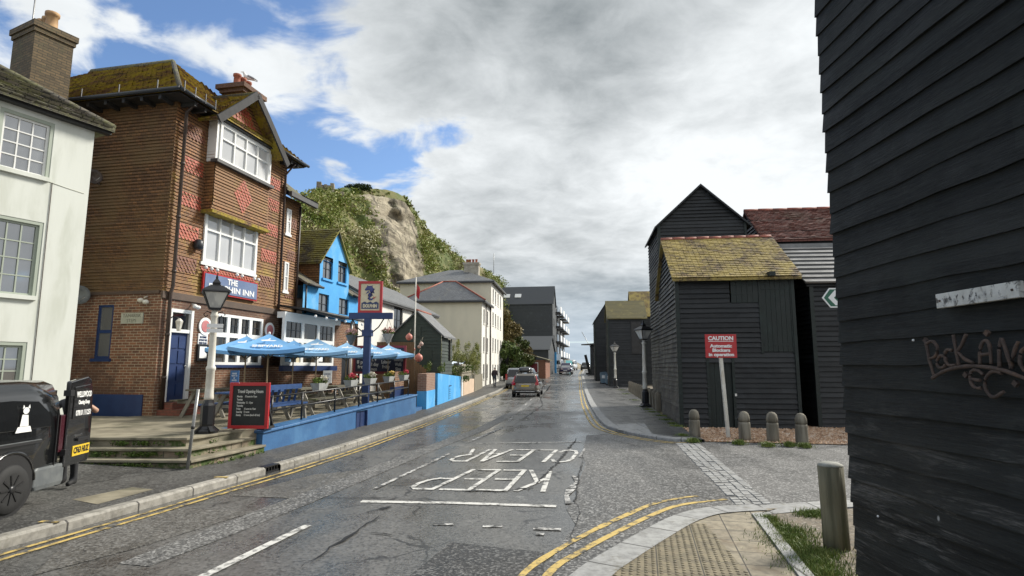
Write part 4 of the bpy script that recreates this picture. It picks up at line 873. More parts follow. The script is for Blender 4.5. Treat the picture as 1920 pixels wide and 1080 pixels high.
text(a, 'NO DRINKS\nBEYOND THIS\nPOINT PLEASE', M['navy'], (u, -.035, z), (1, 0, 0), (0, 0, 1), .09, .33)
u, z = lp(377, 661); a = PF.thing('menu_case', 'black framed menu case under the white notice', 'menu case'); mb = MB().use(M['blackm']); pbox(mb, FR, u - .22, u + .22, z - .25, z + .25, -.07, -.005); mb.build('frame', a); mb = MB().use(M['txt']); pbox(mb, FR, u - .15, u + .15, z - .17, z + .18, -.075, -.07); mb.build('menu_sheet', a)
a = PF.thing('street_sign', 'small pale stone plate lettered TAMARISK STEPS on dark side wall', 'sign'); mb = MB().use(M['stone']); pbox(mb, SW, .53, 1.25, 3.14, 3.44, -.04, -.004); mb.build('plate', a)
M['faint'] = plain('faded_grey_lettering', (.20, .20, .16), .8)
text(a, 'TAMARISK\nSTEPS', M['faint'], (-.044, .89, 3.29), (0, -1, 0), (0, 0, 1), .14, .6)
for y_, z_, r_, lab, mm in ((2.35, 7.4, .22, 'small brown satellite dish high on the pub side wall', 'pipe'), (2.45, 3.95, .27, 'grey satellite dish beside the camera bracket on the pub side wall', 'greyplastic')):
    a = PF.thing('satellite_dish', lab, 'satellite dish', (-.35, y_, z_)); mb = MB().use(M[mm]); mb.lathe([(.02, 0), (r_ * .6, .05), (r_, .12), (r_ * .98, .14), (r_ * .58, .07), (.02, .02)], 18, axis='y'); mb.v = [(p_[0], -p_[1], p_[2]) for p_ in mb.v]; mb.build('reflector', a, rz=-.5); mb = MB().use(M['galv']); mb.tube([(.34, .1, -.1), (.1, .05, -.1), (0, 0, 0)], .02, 6); mb.tube([(0, 0, -r_ * .8), (-.1, -.35, -r_ * .3)], .012, 6); mb.build('arm', a)
# seagull on the chimney pot
gp = PF.w(4.6, 1.2, 12.7); a = thing('seagull', 'white seagull with grey wings standing on the pub chimney pot', 'bird', gp, .4)
def blob(mb, secs, n=10):                             # (centre, radius) chain skinned as rings
    mb.tube([q[0] for q in secs], [q[1] for q in secs], n)
mb = MB().use(M['gull']); blob(mb, [((.26, 0, .12), .015), ((.16, 0, .15), .05), ((0, 0, .19), .085), ((-.10, 0, .24), .075), ((-.14, 0, .32), .045), ((-.16, 0, .37), .05), ((-.2, 0, .385), .02)]); mb.build('body', a)
mb = MB().use(M['gullg']); blob(mb, [((.34, .045, .11), .01), ((.16, .075, .18), .035), ((-.02, .075, .23), .04)]); blob(mb, [((.34, -.045, .11), .01), ((.16, -.075, .18), .035), ((-.02, -.075, .23), .04)]); mb.build('wings', a)
mb = MB().use(M['beak']); blob(mb, [((-.2, 0, .38), .014), ((-.27, 0, .365), .006)], 6); mb.build('beak', a)
for y_ in (.03, -.03): mb = MB().use(M['beak']); mb.tube([(0, y_, .12), (0, y_, 0)], .008, 5); mb.build('leg', a)

# ---- the white house at far left
WF = Frame((-9.70, 13.0), math.atan2(.4413, .8973))
wh = WF.thing('house', 'white rendered house with green sash windows and mossy tiled roof', 'house')
holes = [(-1.78, -.80, 5.96, 7.22), (-1.78, -.80, 3.38, 4.99), (-1.78, -.86, 1.3, 2.43)]
mb = MB().use(M['render']); wall(mb, FR, -9, 0, .1, 7.42, holes, .14); mb.poly([(0, 0, .1), (0, 7, .1), (0, 7, 7.42), (0, 0, 7.42)]); mb.poly([(-9, 7, .1), (0, 7, .1), (0, 7, 7.42), (-9, 7, 7.42)]); mb.build('wall', wh)
for h, fm in zip(holes, ('gframe', 'gframe', 'gframe')):
    mb = MB().use(M['gframe']); pbox(mb, FR, h[0], h[1], h[3] - .07, h[3], .01, .12); pbox(mb, FR, h[1] - .07, h[1], h[2], h[3] - .07, .01, .12); pbox(mb, FR, h[0], h[0] + .07, h[2], h[3] - .07, .01, .12); so_ = mb.build('window_box', wh)
    window(wh, FR, h[0] + .07, h[1] - .07, h[2] + .02, h[3] - .07, 3, [.25, .25, .25, .25], M['wframe'] if h[3] > 6 else M['gframe'], M['gmid'], .045, .05, .025, sill=M['render'])
mb = MB().use(M['blackwood']); pbox(mb, FR, -9, .28, 7.34, 7.44, -.16, .0); mb.tube([(-9, -.2, 7.44), (.3, -.2, 7.44)], .05, 6); mb.build('gutter', wh)
roofpart('roof', wh, M['greyroof'], [(-9, -.25, 7.48), (.3, -.25, 7.48), (-2.9, 3.5, 9.9), (-9, 3.5, 9.9)], [(.3, -.25, 7.48), (.3, 7.2, 7.48), (-2.9, 3.5, 9.9)], [(.3, 7.2, 7.48), (-9, 7.2, 7.48), (-9, 3.5, 9.9), (-2.9, 3.5, 9.9)])
mb = MB().use(M['greyroof']); rooftiles(mb, [(-9, -.25, 7.48), (.3, -.25, 7.48), (-2.9, 3.5, 9.9), (-9, 3.5, 9.9)], .22, .17, .03); mb.build('roof_tiles', wh)
mb = MB().use(M['greyroof']); mb.tube([(.28, -.22, 7.5), (-2.9, 3.5, 9.93)], .09, 6); mb.build('hip_tiles', wh)
co_ = WF.o; cx = atd(80, 100, 15.6); q = cx - WF.o; cu, cv = q.dot(WF.e), q.dot(WF.n)
ch = chimney(wh, cu, cv, 8.3, 11.35, .95, 1.15, M['chbrick'], ((.1, .38), (.1, .08), (.0, -.3)), M['buff'], .55, .17, .08)
mb = MB().use(M['galv']); mb.tube([(cu, cv + .78, 10.6), (cu, cv + .78, 13.4)], .02, 6); mb.bar((cu, cv + .65, 10.8), (cu, cv + .85, 10.8), .05, .05); mb.build('aerial_mast', wh)
mb = MB().use(M['stone']); mb.tube([(-.8, -.004, 5.9), (-.45, -.004, 5.86), (-.1, -.004, 5.83)], .007, 4); mb.build('render_crack', wh)
mb = MB().use(M['pipe']); mb.tube([(-.72, -.012, 1.0), (-.74, -.012, 5.9)], .008, 4); mb.build('cable', wh)
# ---------------------------------------------------------------- blue house and the row behind it
bh = PF.thing('house', 'sky blue rendered house with steep gabled dormer above the pub canopy', 'house')
bx0, bx1 = 7.14, 12.0; w1, w2 = (8.58, 9.42, 5.72, 6.64), (9.9, 10.7, 5.74, 6.68); w3, w4 = (8.35, 9.2, 4.2, 5.04), (10.1, 11.0, 4.3, 5.04)
mb = MB().use(M['skyblue']); wall(mb, FR, bx0, bx1, 4.0, 5.26, [w3, w4], .14); wall(mb, FR, 8.34, 10.94, 5.26, 6.5, [(*w1[:3], 6.5), (*w2[:3], 6.5)], .14)
ap = (9.66, 8.0)
zz = 6.5; hl = [(8.34, zz), (10.94, zz), ap]
for a, b, c_, d_ in ((8.34, w1[0], None, None), (w1[1], w2[0], None, None), (w2[1], 10.94, None, None)): mb.poly([FR(a, zz), FR(b, zz), FR(b, 6.7), FR(a + (.15 if a == 8.34 else 0), 6.7)] if b < 10.9 else [FR(a, zz), FR(b, zz), FR(b - .15, 6.7), FR(a, 6.7)])
for q in (w1, w2): pass
mb.poly([FR(8.49, 6.7), FR(10.79, 6.7), FR(*ap)])
mb.poly([(bx1, 0, 4), (bx1, 5, 4), (bx1, 5, 5.3), (bx1, 0, 5.3)]); mb.poly([(10.94, .02, 5.2), (10.94, 3.5, 5.2), (10.94, 3.5, 6.5), (10.94, .02, 6.5)]); mb.build('wall', bh)
for q in (w1, w2, w3, w4):
    q = (q[0], q[1], q[2], min(q[3], 6.69)); window(bh, FR, *q, [2, 2], [.5, .5], M['dframe'], M['gmid'], .05, .07, .03, sill=M['skyblue'])
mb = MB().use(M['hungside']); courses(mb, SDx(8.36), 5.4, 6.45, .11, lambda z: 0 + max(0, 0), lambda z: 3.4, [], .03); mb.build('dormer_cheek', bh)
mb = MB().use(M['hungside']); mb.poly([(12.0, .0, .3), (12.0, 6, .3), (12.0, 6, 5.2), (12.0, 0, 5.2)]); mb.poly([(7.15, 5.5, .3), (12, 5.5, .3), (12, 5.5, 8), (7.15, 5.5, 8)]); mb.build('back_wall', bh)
roofpart('roof', bh, M['greyroof'], [(bx0, -.2, 5.28), (8.36, -.2, 5.28), (8.36, 3.6, 7.6), (bx0, 3.6, 7.6)], [(10.94, -.2, 5.28), (bx1 + .1, -.2, 5.28), (bx1 + .1, 3.6, 7.6), (10.94, 3.6, 7.6)])
mm = bricky('dark_mossy_roof', (.115, .10, .06), (.08, .07, .045), (.02, .02, .015), .2, .12, .01, .85, .8, moss=(.22, .20, .035), mlo=.35, mhi=.6)
roofpart('dormer_roof', bh, mm, [(8.2, -.12, 6.36), (ap[0], -.12, ap[1] + .06), (ap[0], 4.2, ap[1] + .06), (8.2, 4.2, 6.36)], [(11.08, -.12, 6.36), (ap[0], -.12, ap[1] + .06), (ap[0], 4.2, ap[1] + .06), (11.08, 4.2, 6.36)])
mb = MB().use(mm)
for q in ([(8.2, -.12, 6.36), (ap[0], -.12, ap[1] + .06), (ap[0], 4.2, ap[1] + .06), (8.2, 4.2, 6.36)],): rooftiles(mb, q, .2, .14, .03)
mb.build('roof_tiles', bh)
mb = MB().use(M['blackwood']); mb.tube([(bx0, -.24, 5.24), (8.3, -.24, 5.24)], .05, 6); mb.tube([(11.0, -.24, 5.24), (bx1, -.24, 5.24)], .05, 6); mb.tube([(7.2, -.1, 5.2), (7.2, -.1, 4.1)], .04, 6); mb.build('gutter', bh)

F2 = Frame(PF.w(12.05, 0), math.atan2(.2032, .9791) - R(2.0)); lp2 = F2.lp
h2_ = F2.thing('house', 'long low white house with grey slate roof right of the blue house', 'house')
H = []
for a, b in (((739, 574), (754, 640)), ((773, 583), (784, 622))):
    p0, p1 = lp2(*a), lp2(*b); H.append((p0[0], p1[0], p1[1], p0[1]))
H[0] = (H[0][0], H[0][1], 3.9, H[0][3]); H[1] = (H[1][0], H[1][1], 3.9, H[1][3])
mb = MB().use(M['whitew']); wall(mb, FR, 0, 12.5, 0, 5.5, H, .14); mb.poly([(12.5, 0, 0), (12.5, 6, 0), (12.5, 6, 5.5), (12.5, 0, 5.5)]); mb.poly([(0, .02, 0), (0, 6, 0), (0, 6, 5.5), (0, 3, 7.2), (0, .02, 5.5)]); mb.build('wall', h2_)
for q in H: window(h2_, FR, *q, 2, [.5, .5], M['dframe'], M['gdark'], .05, .06, .03)
mb = MB().use(M['slate']); courses(mb, SDx(-.03), 5.3, 7.2, .2, lambda z: (z - 5.4) * 1.65 if z > 5.4 else 0, lambda z: 6 - (z - 5.4) * 1.65, [], .02); mb.build('slate_gable', h2_)
roofpart('roof', h2_, M['slate'], [(-.1, -.25, 5.5), (12.7, -.25, 5.5), (12.7, 3, 7.3), (-.1, 3, 7.3)], [(-.1, 6.2, 5.5), (12.7, 6.2, 5.5), (12.7, 3, 7.3), (-.1, 3, 7.3)])
mb = MB().use(M['blackwood']); mb.box(-.05, 12.6, -.22, -.02, 5.3, 5.42); mb.build('gutter', h2_)

# cream terrace blocks
F3 = Frame((-2.75, 53.2), R(6.0)); lp3 = F3.lp
def terrace(x0, x1, wd, yf, ez, rz_, lab, m, wm, cols, rows, hipe, red_=False, sill=False):
    h = F3.thing('house', lab, 'house'); mb = MB().use(m); P = FRy(yf); hol = [(c, c + .75, r, r + 1.35) for c in cols for r in rows]
    mb.use(wm); wall(mb, P, x0, x1, 0, ez, hol, .12); mb.use(m); wall(mb, SDx(x0), yf, yf + wd, 0, ez); mb.poly([(x1, yf, 0), (x1, yf + wd, 0), (x1, yf + wd, ez), (x1, yf, ez)]); mb.poly([(x0, yf + wd, 0), (x1, yf + wd, 0), (x1, yf + wd, ez), (x0, yf + wd, ez)]); mb.build('wall', h)
    for q in hol: window(h, P, *q, 2, [.5, .5], M['dframe'], M['gdark'], .05, .06, .04, sill=M['whitew'])
    xm, ym = (x0 + x1) / 2, yf + wd / 2; o = .35; a, b, c_, d_ = (x0 - o, yf - o, ez), (x1 + o, yf - o, ez), (x1 + o, yf + wd + o, ez), (x0 - o, yf + wd + o, ez)
    r1, r2 = ((xm, yf + hipe, rz_), (xm, yf + wd - hipe, rz_)); ro = roofpart('roof', h, M['slate'], [a, b, r1], [b, c_, r2, r1], [c_, d_, r2], [d_, a, r1, r2])
    if red_:
        mb = MB().use(M['redridge']); mb.tube([a, r1], .09, 6); mb.tube([d_, r2], .09, 6); mb.tube([r1, r2], .09, 6); mb.build('hip_tiles', ro)
    mb = MB().use(M['blackwood']); mb.box(x0 - .36, x1 + .3, yf - .38, yf - .24, ez - .22, ez - .09); mb.box(x0 - .38, x0 - .24, yf - .24, yf + wd + .3, ez - .22, ez - .09); mb.build('gutter', h); return h
t1 = terrace(0, 5.2, 7.2, 0, 8.05, 10.2, 'cream house with slate hip roof edged in red ridge tiles', M['cream'], M['whitew'], (1.0, 3.2), (.9, 3.4, 6.0), 3.0, True)
mb = MB().use(M['blackm']); mb.lathe([(.02, 0), (.55, .02), (.55, .10), (.02, .12)], 18, (0, 4.6, 5.8), axis='x'); mb.v = [(-v_[0] - .02, v_[1], v_[2]) for v_ in mb.v]; mb.build('round_vent', t1)
mb = MB().use(M['pipe']); mb.tube([(5.15, -.08, .2), (5.15, -.08, 7.9)], .06, 6); mb.tube([(2.2, -.08, .2), (2.2, -.08, 7.9)], .05, 6); mb.build('drainpipe', t1)
t2 = terrace(5.2, 15, 9.4, -.12, 10.6, 12.6, 'taller pale house behind with slate roof and long chimney stack', M['cream'], M['whitew'], (6.3, 8.2, 10.2, 12.4), (.9, 3.6, 6.2, 8.6), 4.0)
chimney(t2, 9.3, 2.6, 11.0, 13.2, .8, 1.6, dirty('pale_stack_render', (.42, .39, .32), (.28, .25, .2), 2, .8, .2), ((0, -.5), (0, -.15), (0, .2), (0, .5)), M['terra'], .4, .14)
mb = MB().use(M['galv']); mb.tube([(9.3, .2, 12), (9.3, .2, 14.2)], .03, 6); mb.build('aerial_mast', t2)

# dark clad flats and the low buildings in front of them
F4 = Frame((6.95, 100), R(9.0)); g4 = 1.35
fl = F4.thing('apartment_building', 'tall dark clad apartment building with grey roof and white balconies', 'building')
hol = [(c, c + .8, r, r + 1.4) for c in (1.2, 3.2) for r in (3.4, 6.2, 9.0)]
mb = MB().use(M['darkboard']); wall(mb, FR, 0, 6, g4, 12.9, hol, .15); P = SDx(0); courses(mb, P, g4, 12.9, .35, 0, 13, [], .03); mb.poly([FR(0, 12.9), FR(6, 12.9), FR(3, 16.2)]); mb.poly([(6, 0, g4), (6, 13, g4), (6, 13, 12.9), (6, 0, 12.9)]); mb.build('wall', fl)
for q in hol: window(fl, FR, *q, 1, [.5, .5], M['wframe'], M['gdark'], .06, .06, .05)
dk = plain('dark_grey_sheet_roof', (.055, .06, .065), .5)
ro = roofpart('roof', fl, dk, [(-.2, -.2, 12.85), (3, -.2, 16.3), (3, 9, 16.3), (-.2, 13, 12.85)], [(6.2, -.2, 12.85), (3, -.2, 16.3), (3, 9, 16.3), (6.2, 13, 12.85)])
for y_ in (5.6, 7.6): q = MB().use(M['txt']); q.prism([(.9, y_, 14.12), (.9, y_ + 1.1, 14.12), (1.5, y_ + 1.1, 14.78), (1.5, y_, 14.78)], (-.04, 0, .06)); q.build('rooflight', ro)
mb = MB().use(M['darkboard']); mb.box(6.02, 38, .6, 11, g4, 13.6); mb.prism([(6.02, .6, 13.6), (6.02, 11, 13.6), (6.02, 6, 15.6)], (8, 0, 0)); mb.build('balcony_block', fl)
for fz in (3.8, 6.6, 9.4, 12.0):
    for i in range(4):
        x = 8 + i * 7.6; mb = MB().use(M['blackm']); mb.box(x, x + 4.6, -.7, .59, fz, fz + .18); bo = mb.build('balcony', fl); mb = MB().use(M['txt']); mb.box(x + 1, x + 4.6, -.72, -.66, fz + .2, fz + 1.3); mb.build('balustrade', bo)
        q = MB().use(M['gdark']); q.box(x + .4, x + 4, .5, .58, fz + .2, fz + 2.2); q.build('balcony_door', bo)
F5 = Frame((5.2, 84), R(9.0)); g5 = .95
lb = F5.thing('workshop', 'low dark roofed workshop with pale gable edge before the dark flats', 'building')
mb = MB().use(M['darkboard']); wall(mb, FR, 0, 10, g5, 4.6); mb.poly([(0, 0, g5), (0, 8, g5), (0, 8, 4.6), (0, 0, 4.6)]); mb.poly([FR(0, 4.6), FR(10, 4.6), FR(5, 6.6)]); mb.build('wall', lb)
roofpart('roof', lb, dk, [(-.2, -.2, 4.5), (5, -.2, 6.7), (5, 8, 6.7), (-.2, 8, 4.5)], [(10.2, -.2, 4.5), (5, -.2, 6.7), (5, 8, 6.7), (10.2, 8, 4.5)])
mb = MB().use(M['skyblue']); mb.box(10.1, 10.3, -.3, .1, g5, 4.4); mb.build('corner_board', lb)
F6 = Frame((4.2, 74), R(9.0)); g6 = .72
lb = F6.thing('shed', 'red brick lean-to shed with corrugated roof and white door frame', 'shed')
mb = MB().use(bricky('orange_brick', (.30, .11, .06), (.22, .08, .045), (.25, .2, .15), .23, .08, .01)); wall(mb, SDx(0), 0, 4.2, 0, 2.9, [(1.0, 2.0, .5, 2.5)], .2); wall(mb, FR, 0, 6, 0, 2.9); mb.build('wall', lb, loc=F6.w(0, 0, 0) * 0)
mb = MB().use(M['wframe']); pbox(mb, SDx(0), .92, 1.0, .4, 2.6, -.03, .1); pbox(mb, SDx(0), 2.0, 2.08, .4, 2.6, -.03, .1); pbox(mb, SDx(0), 1.0, 2.0, 2.5, 2.6, -.03, .1); mb.build('door_frame', lb)
mb = MB().use(M['dred']); pbox(mb, SDx(0), 1.0, 2.0, .4, 2.5, .12, .16); mb.build('door', lb)
roofpart('roof', lb, M['greyroof'], [(-.3, -.3, 2.95), (6.3, -.3, 2.95), (6.3, 4.6, 4.3), (-.3, 4.6, 4.3)])
q = F5.w(10.8, -.6); t = thing('sign_board', 'small white sign board on the wall of the low workshop', 'sign', (q.x, q.y, 0)); mb = MB().use(M['txt']); mb.box(-.35, .35, -.03, .03, 3.1, 4.1); mb.build('panel', t); mb = MB().use(M['galv']); mb.box(-.03, .03, .03, .08, .9, 4.1); mb.build('bracket', t)
q = (8.9, 92); t = thing('gate', 'pale turquoise wooden gate beside the low workshop', 'gate', (q[0], q[1], 1.1), R(60)); mb = MB().use(plain('turquoise_paint', (.12, .42, .45), .6))
for k in range(8): mb.box(-1.2 + k * .3, -.93 + k * .3, 0, .05, 0, 2.0 - .1 * (k % 2))
mb.box(-1.2, 1.17, .05, .1, .4, .55); mb.box(-1.2, 1.17, .05, .1, 1.4, 1.55); mb.build('boards', t)
# ---------------------------------------------------------------- leaves and flowers
def leafcloud(name, parent, m, ells, n, size, seed=1, flat=.0, loc=None, droop=0, asp=.55):
    """n small leaves spread through ellipsoids (centre, radii, weight)"""
    r = np.random.default_rng(seed); W = np.array([e[2] if len(e) > 2 else e[1][0] * e[1][1] * e[1][2] for e in ells]); W = W / W.sum(); k = r.choice(len(ells), n, p=W)
    c = np.array([e[0] for e in ells], float)[k]; rad = np.array([e[1] for e in ells], float)[k]
    d = r.normal(size=(n, 3)); d /= np.linalg.norm(d, axis=1)[:, None]; q = r.uniform(0, 1, n) ** .45; p = c + d * rad * q[:, None]
    a = r.normal(size=(n, 3)); a[:, 2] -= droop; a /= np.linalg.norm(a, axis=1)[:, None]; b = np.cross(a, r.normal(size=(n, 3))); b /= np.linalg.norm(b, axis=1)[:, None]
    s = size * r.uniform(.6, 1.4, n)[:, None]; a *= s; b *= s * asp
    v = np.stack([p - a, p + b * .9 - a * .1, p + a, p - b * .9 - a * .1], 1).reshape(-1, 3)
    me = bpy.data.meshes.new(name); me.vertices.add(4 * n); me.vertices.foreach_set('co', v.ravel()); me.loops.add(4 * n); me.loops.foreach_set('vertex_index', np.arange(4 * n)); me.polygons.add(n); me.polygons.foreach_set('loop_start', np.arange(0, 4 * n, 4)); me.polygons.foreach_set('loop_total', np.full(n, 4)); me.update(calc_edges=True)
    me.materials.append(m); o = bpy.data.objects.new(name, me); C.objects.link(o)
    if parent: o.parent = parent
    if loc is not None: o.location = loc
    return o
M['leafp'] = leafmat('planter_leaves', ((.03, .07, .01), (.09, .14, .02), (.22, .22, .06)), scale=6)
M['pet_w'] = leafmat('white_petals', ((.60, .55, .42), (.75, .72, .66))); M['pet_r'] = leafmat('red_petals', ((.45, .03, .06), (.62, .12, .15))); M['pet_y'] = leafmat('yellow_petals', ((.55, .38, .08), (.66, .52, .22))); M['pet_p'] = leafmat('pink_petals', ((.55, .28, .25), (.66, .45, .40)))

# ---------------------------------------------------------------- terrace, steps and the blue wall
mb = MB().use(M['pave']); mb.poly([(-5.9, 10.72, PH + .003), (-6.9, 9.0, PH + .003), (-13, 8.6, .36), (-13, 11.6, .46)]); S(mb.build('pavement'))
TZ = .6
mb = MB().use(M['flag']); mb.prism([(-10.6, 11.5, .1), (-6.15, 11.34, .1), (-5.72, 12.72, .1), (-5.5, 13.0, .1), (-4.1, 23.6, .1), (-4.4, 24.4, .1), (-6.8, 28.6, .1), (-9.0, 22, .1), (-10.4, 16.2, .1), (-14, 17, .1), (-14, 12, .1)], (0, 0, TZ - .106)); S(mb.build('terrace'))
for k in range(3):
    s = k / 2; zt_ = .1 + .166 * (k + 1) + .002; c_ = Vector((-5.72, 10.76, 0)).lerp(Vector((-6.11, 11.27, 0)), s); r_ = Vector((-5.28, 12.95, 0)).lerp(Vector((-5.66, 12.85, 0)), s); l_ = Vector((-11.5, 11.02, 0)).lerp(Vector((-11.5, 11.5, 0)), s)
    bk = [(-5.9, 13.0), (-7, 13), (-11.5, 13)] if k < 2 else [(-5.72, 12.9), (-6.5, 12.4), (-11.5, 12)]
    mb = MB().use(M['flagrise']); i = Vector((-.05, .06, 0)); mb.prism([(l_.x, l_.y + .06, zt_ - .18), ((c_ + i).x, (c_ + i).y, zt_ - .18), (r_.x - .05, r_.y, zt_ - .18), (bk[0][0], bk[0][1], zt_ - .18), (bk[2][0], bk[2][1], zt_ - .18)], (0, 0, .13)); S(mb.build('step_riser'))
    mb = MB().use(M['flag']); outer = [l_.lerp(c_, j / 7) + Vector((0, rnd.uniform(-.015, .015), 0)) for j in range(8)] + [c_.lerp(r_, j / 4) + Vector((rnd.uniform(-.02, .02), 0, 0)) for j in range(1, 5)]
    mb.prism([(q.x, q.y, zt_ - .05) for q in outer] + [(bk[0][0], bk[0][1], zt_ - .05), (bk[2][0], bk[2][1], zt_ - .05)], (0, 0, .05)); S(mb.build('step', bevel=.012))
ells = []
for k in range(3):
    zc = .14 + .166 * k; s = k / 2; c_ = Vector((-5.72, 10.76, 0)).lerp(Vector((-6.11, 11.27, 0)), s)
    for j in range(11):
        x = c_.x - .1 - rnd.random() * 2.6; y = c_.y - .012 + (c_.x - x) * .035
        ells.append(((x, y, zc + .03), (rnd.uniform(.1, .28), .035, .05), 1))
    ells.append(((c_.x + .1 + .06 * k, c_.y + .6, zc), (.04, .2, .05), .5))
for j in range(5): ells.append(((-5.3 - .05 * j, 12.7 - j * .32, .13), (.06, .15, .05), .7))
o = leafcloud('weeds', None, M['weed'], ells, 2300, .02, 4); tag(o, 'green weeds growing in the risers of the old stone steps', 'weeds', kind='stuff')
for j in range(3): pass
FW = Frame((-5.38, 12.95), math.atan2(1.55, 10.95)); wl = FW.lp
bwall = FW.thing('wall', 'long blue painted masonry wall rising along the pub terrace', 'wall')
Lw = 11.0; hz0, hz1 = wl(498, 806)[1], wl(783, 739)[1]; hu0, hu1 = wl(668, 770)[0], wl(689, 770)[0]; ztop = lambda u: hz0 + (hz1 - hz0) * u / Lw
mb = MB().use(M['bluewall']); wall(mb, FR, 0, Lw, .02, .60, [(hu0, hu1, .10, .598)], .1); N_ = 14
for i in range(N_):
    a, b = Lw * i / N_, Lw * (i + 1) / N_; a2, b2 = ztop(a), ztop(b)
    mb.hexa([(a, 0, .6), (b, 0, .6), (b, .34, .6), (a, .34, .6), (a, 0, a2 - .06), (b, 0, b2 - .06), (b, .34, b2 - .06), (a, .34, a2 - .06)])
mb.box(0, .25, .003, 1.0, .02, .597); mb.poly([(Lw, 0, .02), (Lw, .34, .02), (Lw, .34, .6), (Lw, 0, .6)]); mb.build('masonry', bwall)
mb = MB().use(M['bluewall'])
for i in range(N_):
    a, b = Lw * i / N_ - (.05 if i == 0 else 0), Lw * (i + 1) / N_ + (.03 if i == N_ - 1 else 0); a2, b2 = ztop(a), ztop(b); j = .012
    mb.hexa([(a, -.05, a2 - .06), (b, -.05, b2 - .06), (b, .37, b2 - .06), (a, .37, a2 - .06), (a, -.045, a2), (b, -.045, b2), (b, .37, b2 + .01), (a, .37, a2 + .01)])
mb.build('coping', bwall, bevel=.015)
mb = MB().use(M['navy']); pbox(mb, FR, hu0 + .03, hu1 - .03, .1, .57, .05, .08); pbox(mb, FR, hu0, hu0 + .05, .1, .59, -.015, .05); pbox(mb, FR, hu1 - .05, hu1, .1, .59, -.015, .05); pbox(mb, FR, (hu0 + hu1) / 2 - .02, (hu0 + hu1) / 2 + .02, .1, .57, .035, .05); mb.build('hatch', bwall)
rail = FW.thing('railing', 'black two-bar iron railing on top of the blue terrace wall', 'railing')
pu = [wl(px, 740)[0] for px in (579, 639, 683, 717, 747, 773)]; pu = [.6] + pu
zt1 = lambda u: 1.24 + (1.45 - 1.24) * u / Lw; zt2 = lambda u: .93 + (1.16 - .93) * u / Lw
mb = MB().use(M['blackm']); mb.tube([(.1, .17, zt1(.1)), (pu[-1], .17, zt1(pu[-1]))], .022, 8); mb.tube([(.1, .17, zt2(.1)), (pu[-1], .17, zt2(pu[-1]))], .022, 8); mb.build('rails', rail)
for u in pu: mb = MB().use(M['blackm']); mb.tube([(u, .17, ztop(u)), (u, .17, zt1(u) + .03)], .025, 8); mb.build('post', rail)

# chalkboard on the corner of the terrace
q = atd(465, 798, 12.75); t = thing('chalkboard', 'red framed standing chalkboard listing Travel Opening Hours by the steps', 'chalkboard', (q.x, q.y, TZ), -.05)
mb = MB().use(M['red']); w_, h_ = .435, .99; mb.box(-w_, -w_ + .07, -.03, .03, .02, h_); mb.box(w_ - .07, w_, -.03, .03, .02, h_); mb.box(-w_ + .07, w_ - .07, -.03, .03, .02, .09); mb.box(-w_ + .07, w_ - .07, -.03, .03, h_ - .07, h_); mb.build('frame', t, bevel=.006)
mb = MB().use(M['board']); mb.box(-w_ + .07, w_ - .07, -.01, .02, .09, h_ - .07); mb.build('board', t); mb = MB().use(M['blackwood']); mb.box(-.35, -.3, .03, .5, 0, .05); mb.box(.3, .35, .03, .5, 0, .05); mb.bar((-.32, .48, .02), (-.32, .03, .8), .04, .04); mb.bar((.32, .48, .02), (.32, .03, .8), .04, .04); mb.build('strut', t)
text(t, 'Travel Opening Hours', M['chalk'], (0.02, -.013, .80), (1, 0, 0), (0, 0, 1), .10, .56, .0015)
text(t, 'Monday     12 noon to 11pm\nTuesday\nWednesday  12 - 11pm\nThursday\nFriday       12 noon to 12am\nSaturday   12 noon\nSunday      12 noon (lunch till late)', M['chalk'], (-.27, -.013, .50), (1, 0, 0), (0, 0, 1), .058, .52, .0008, 'LEFT', space=1.12)

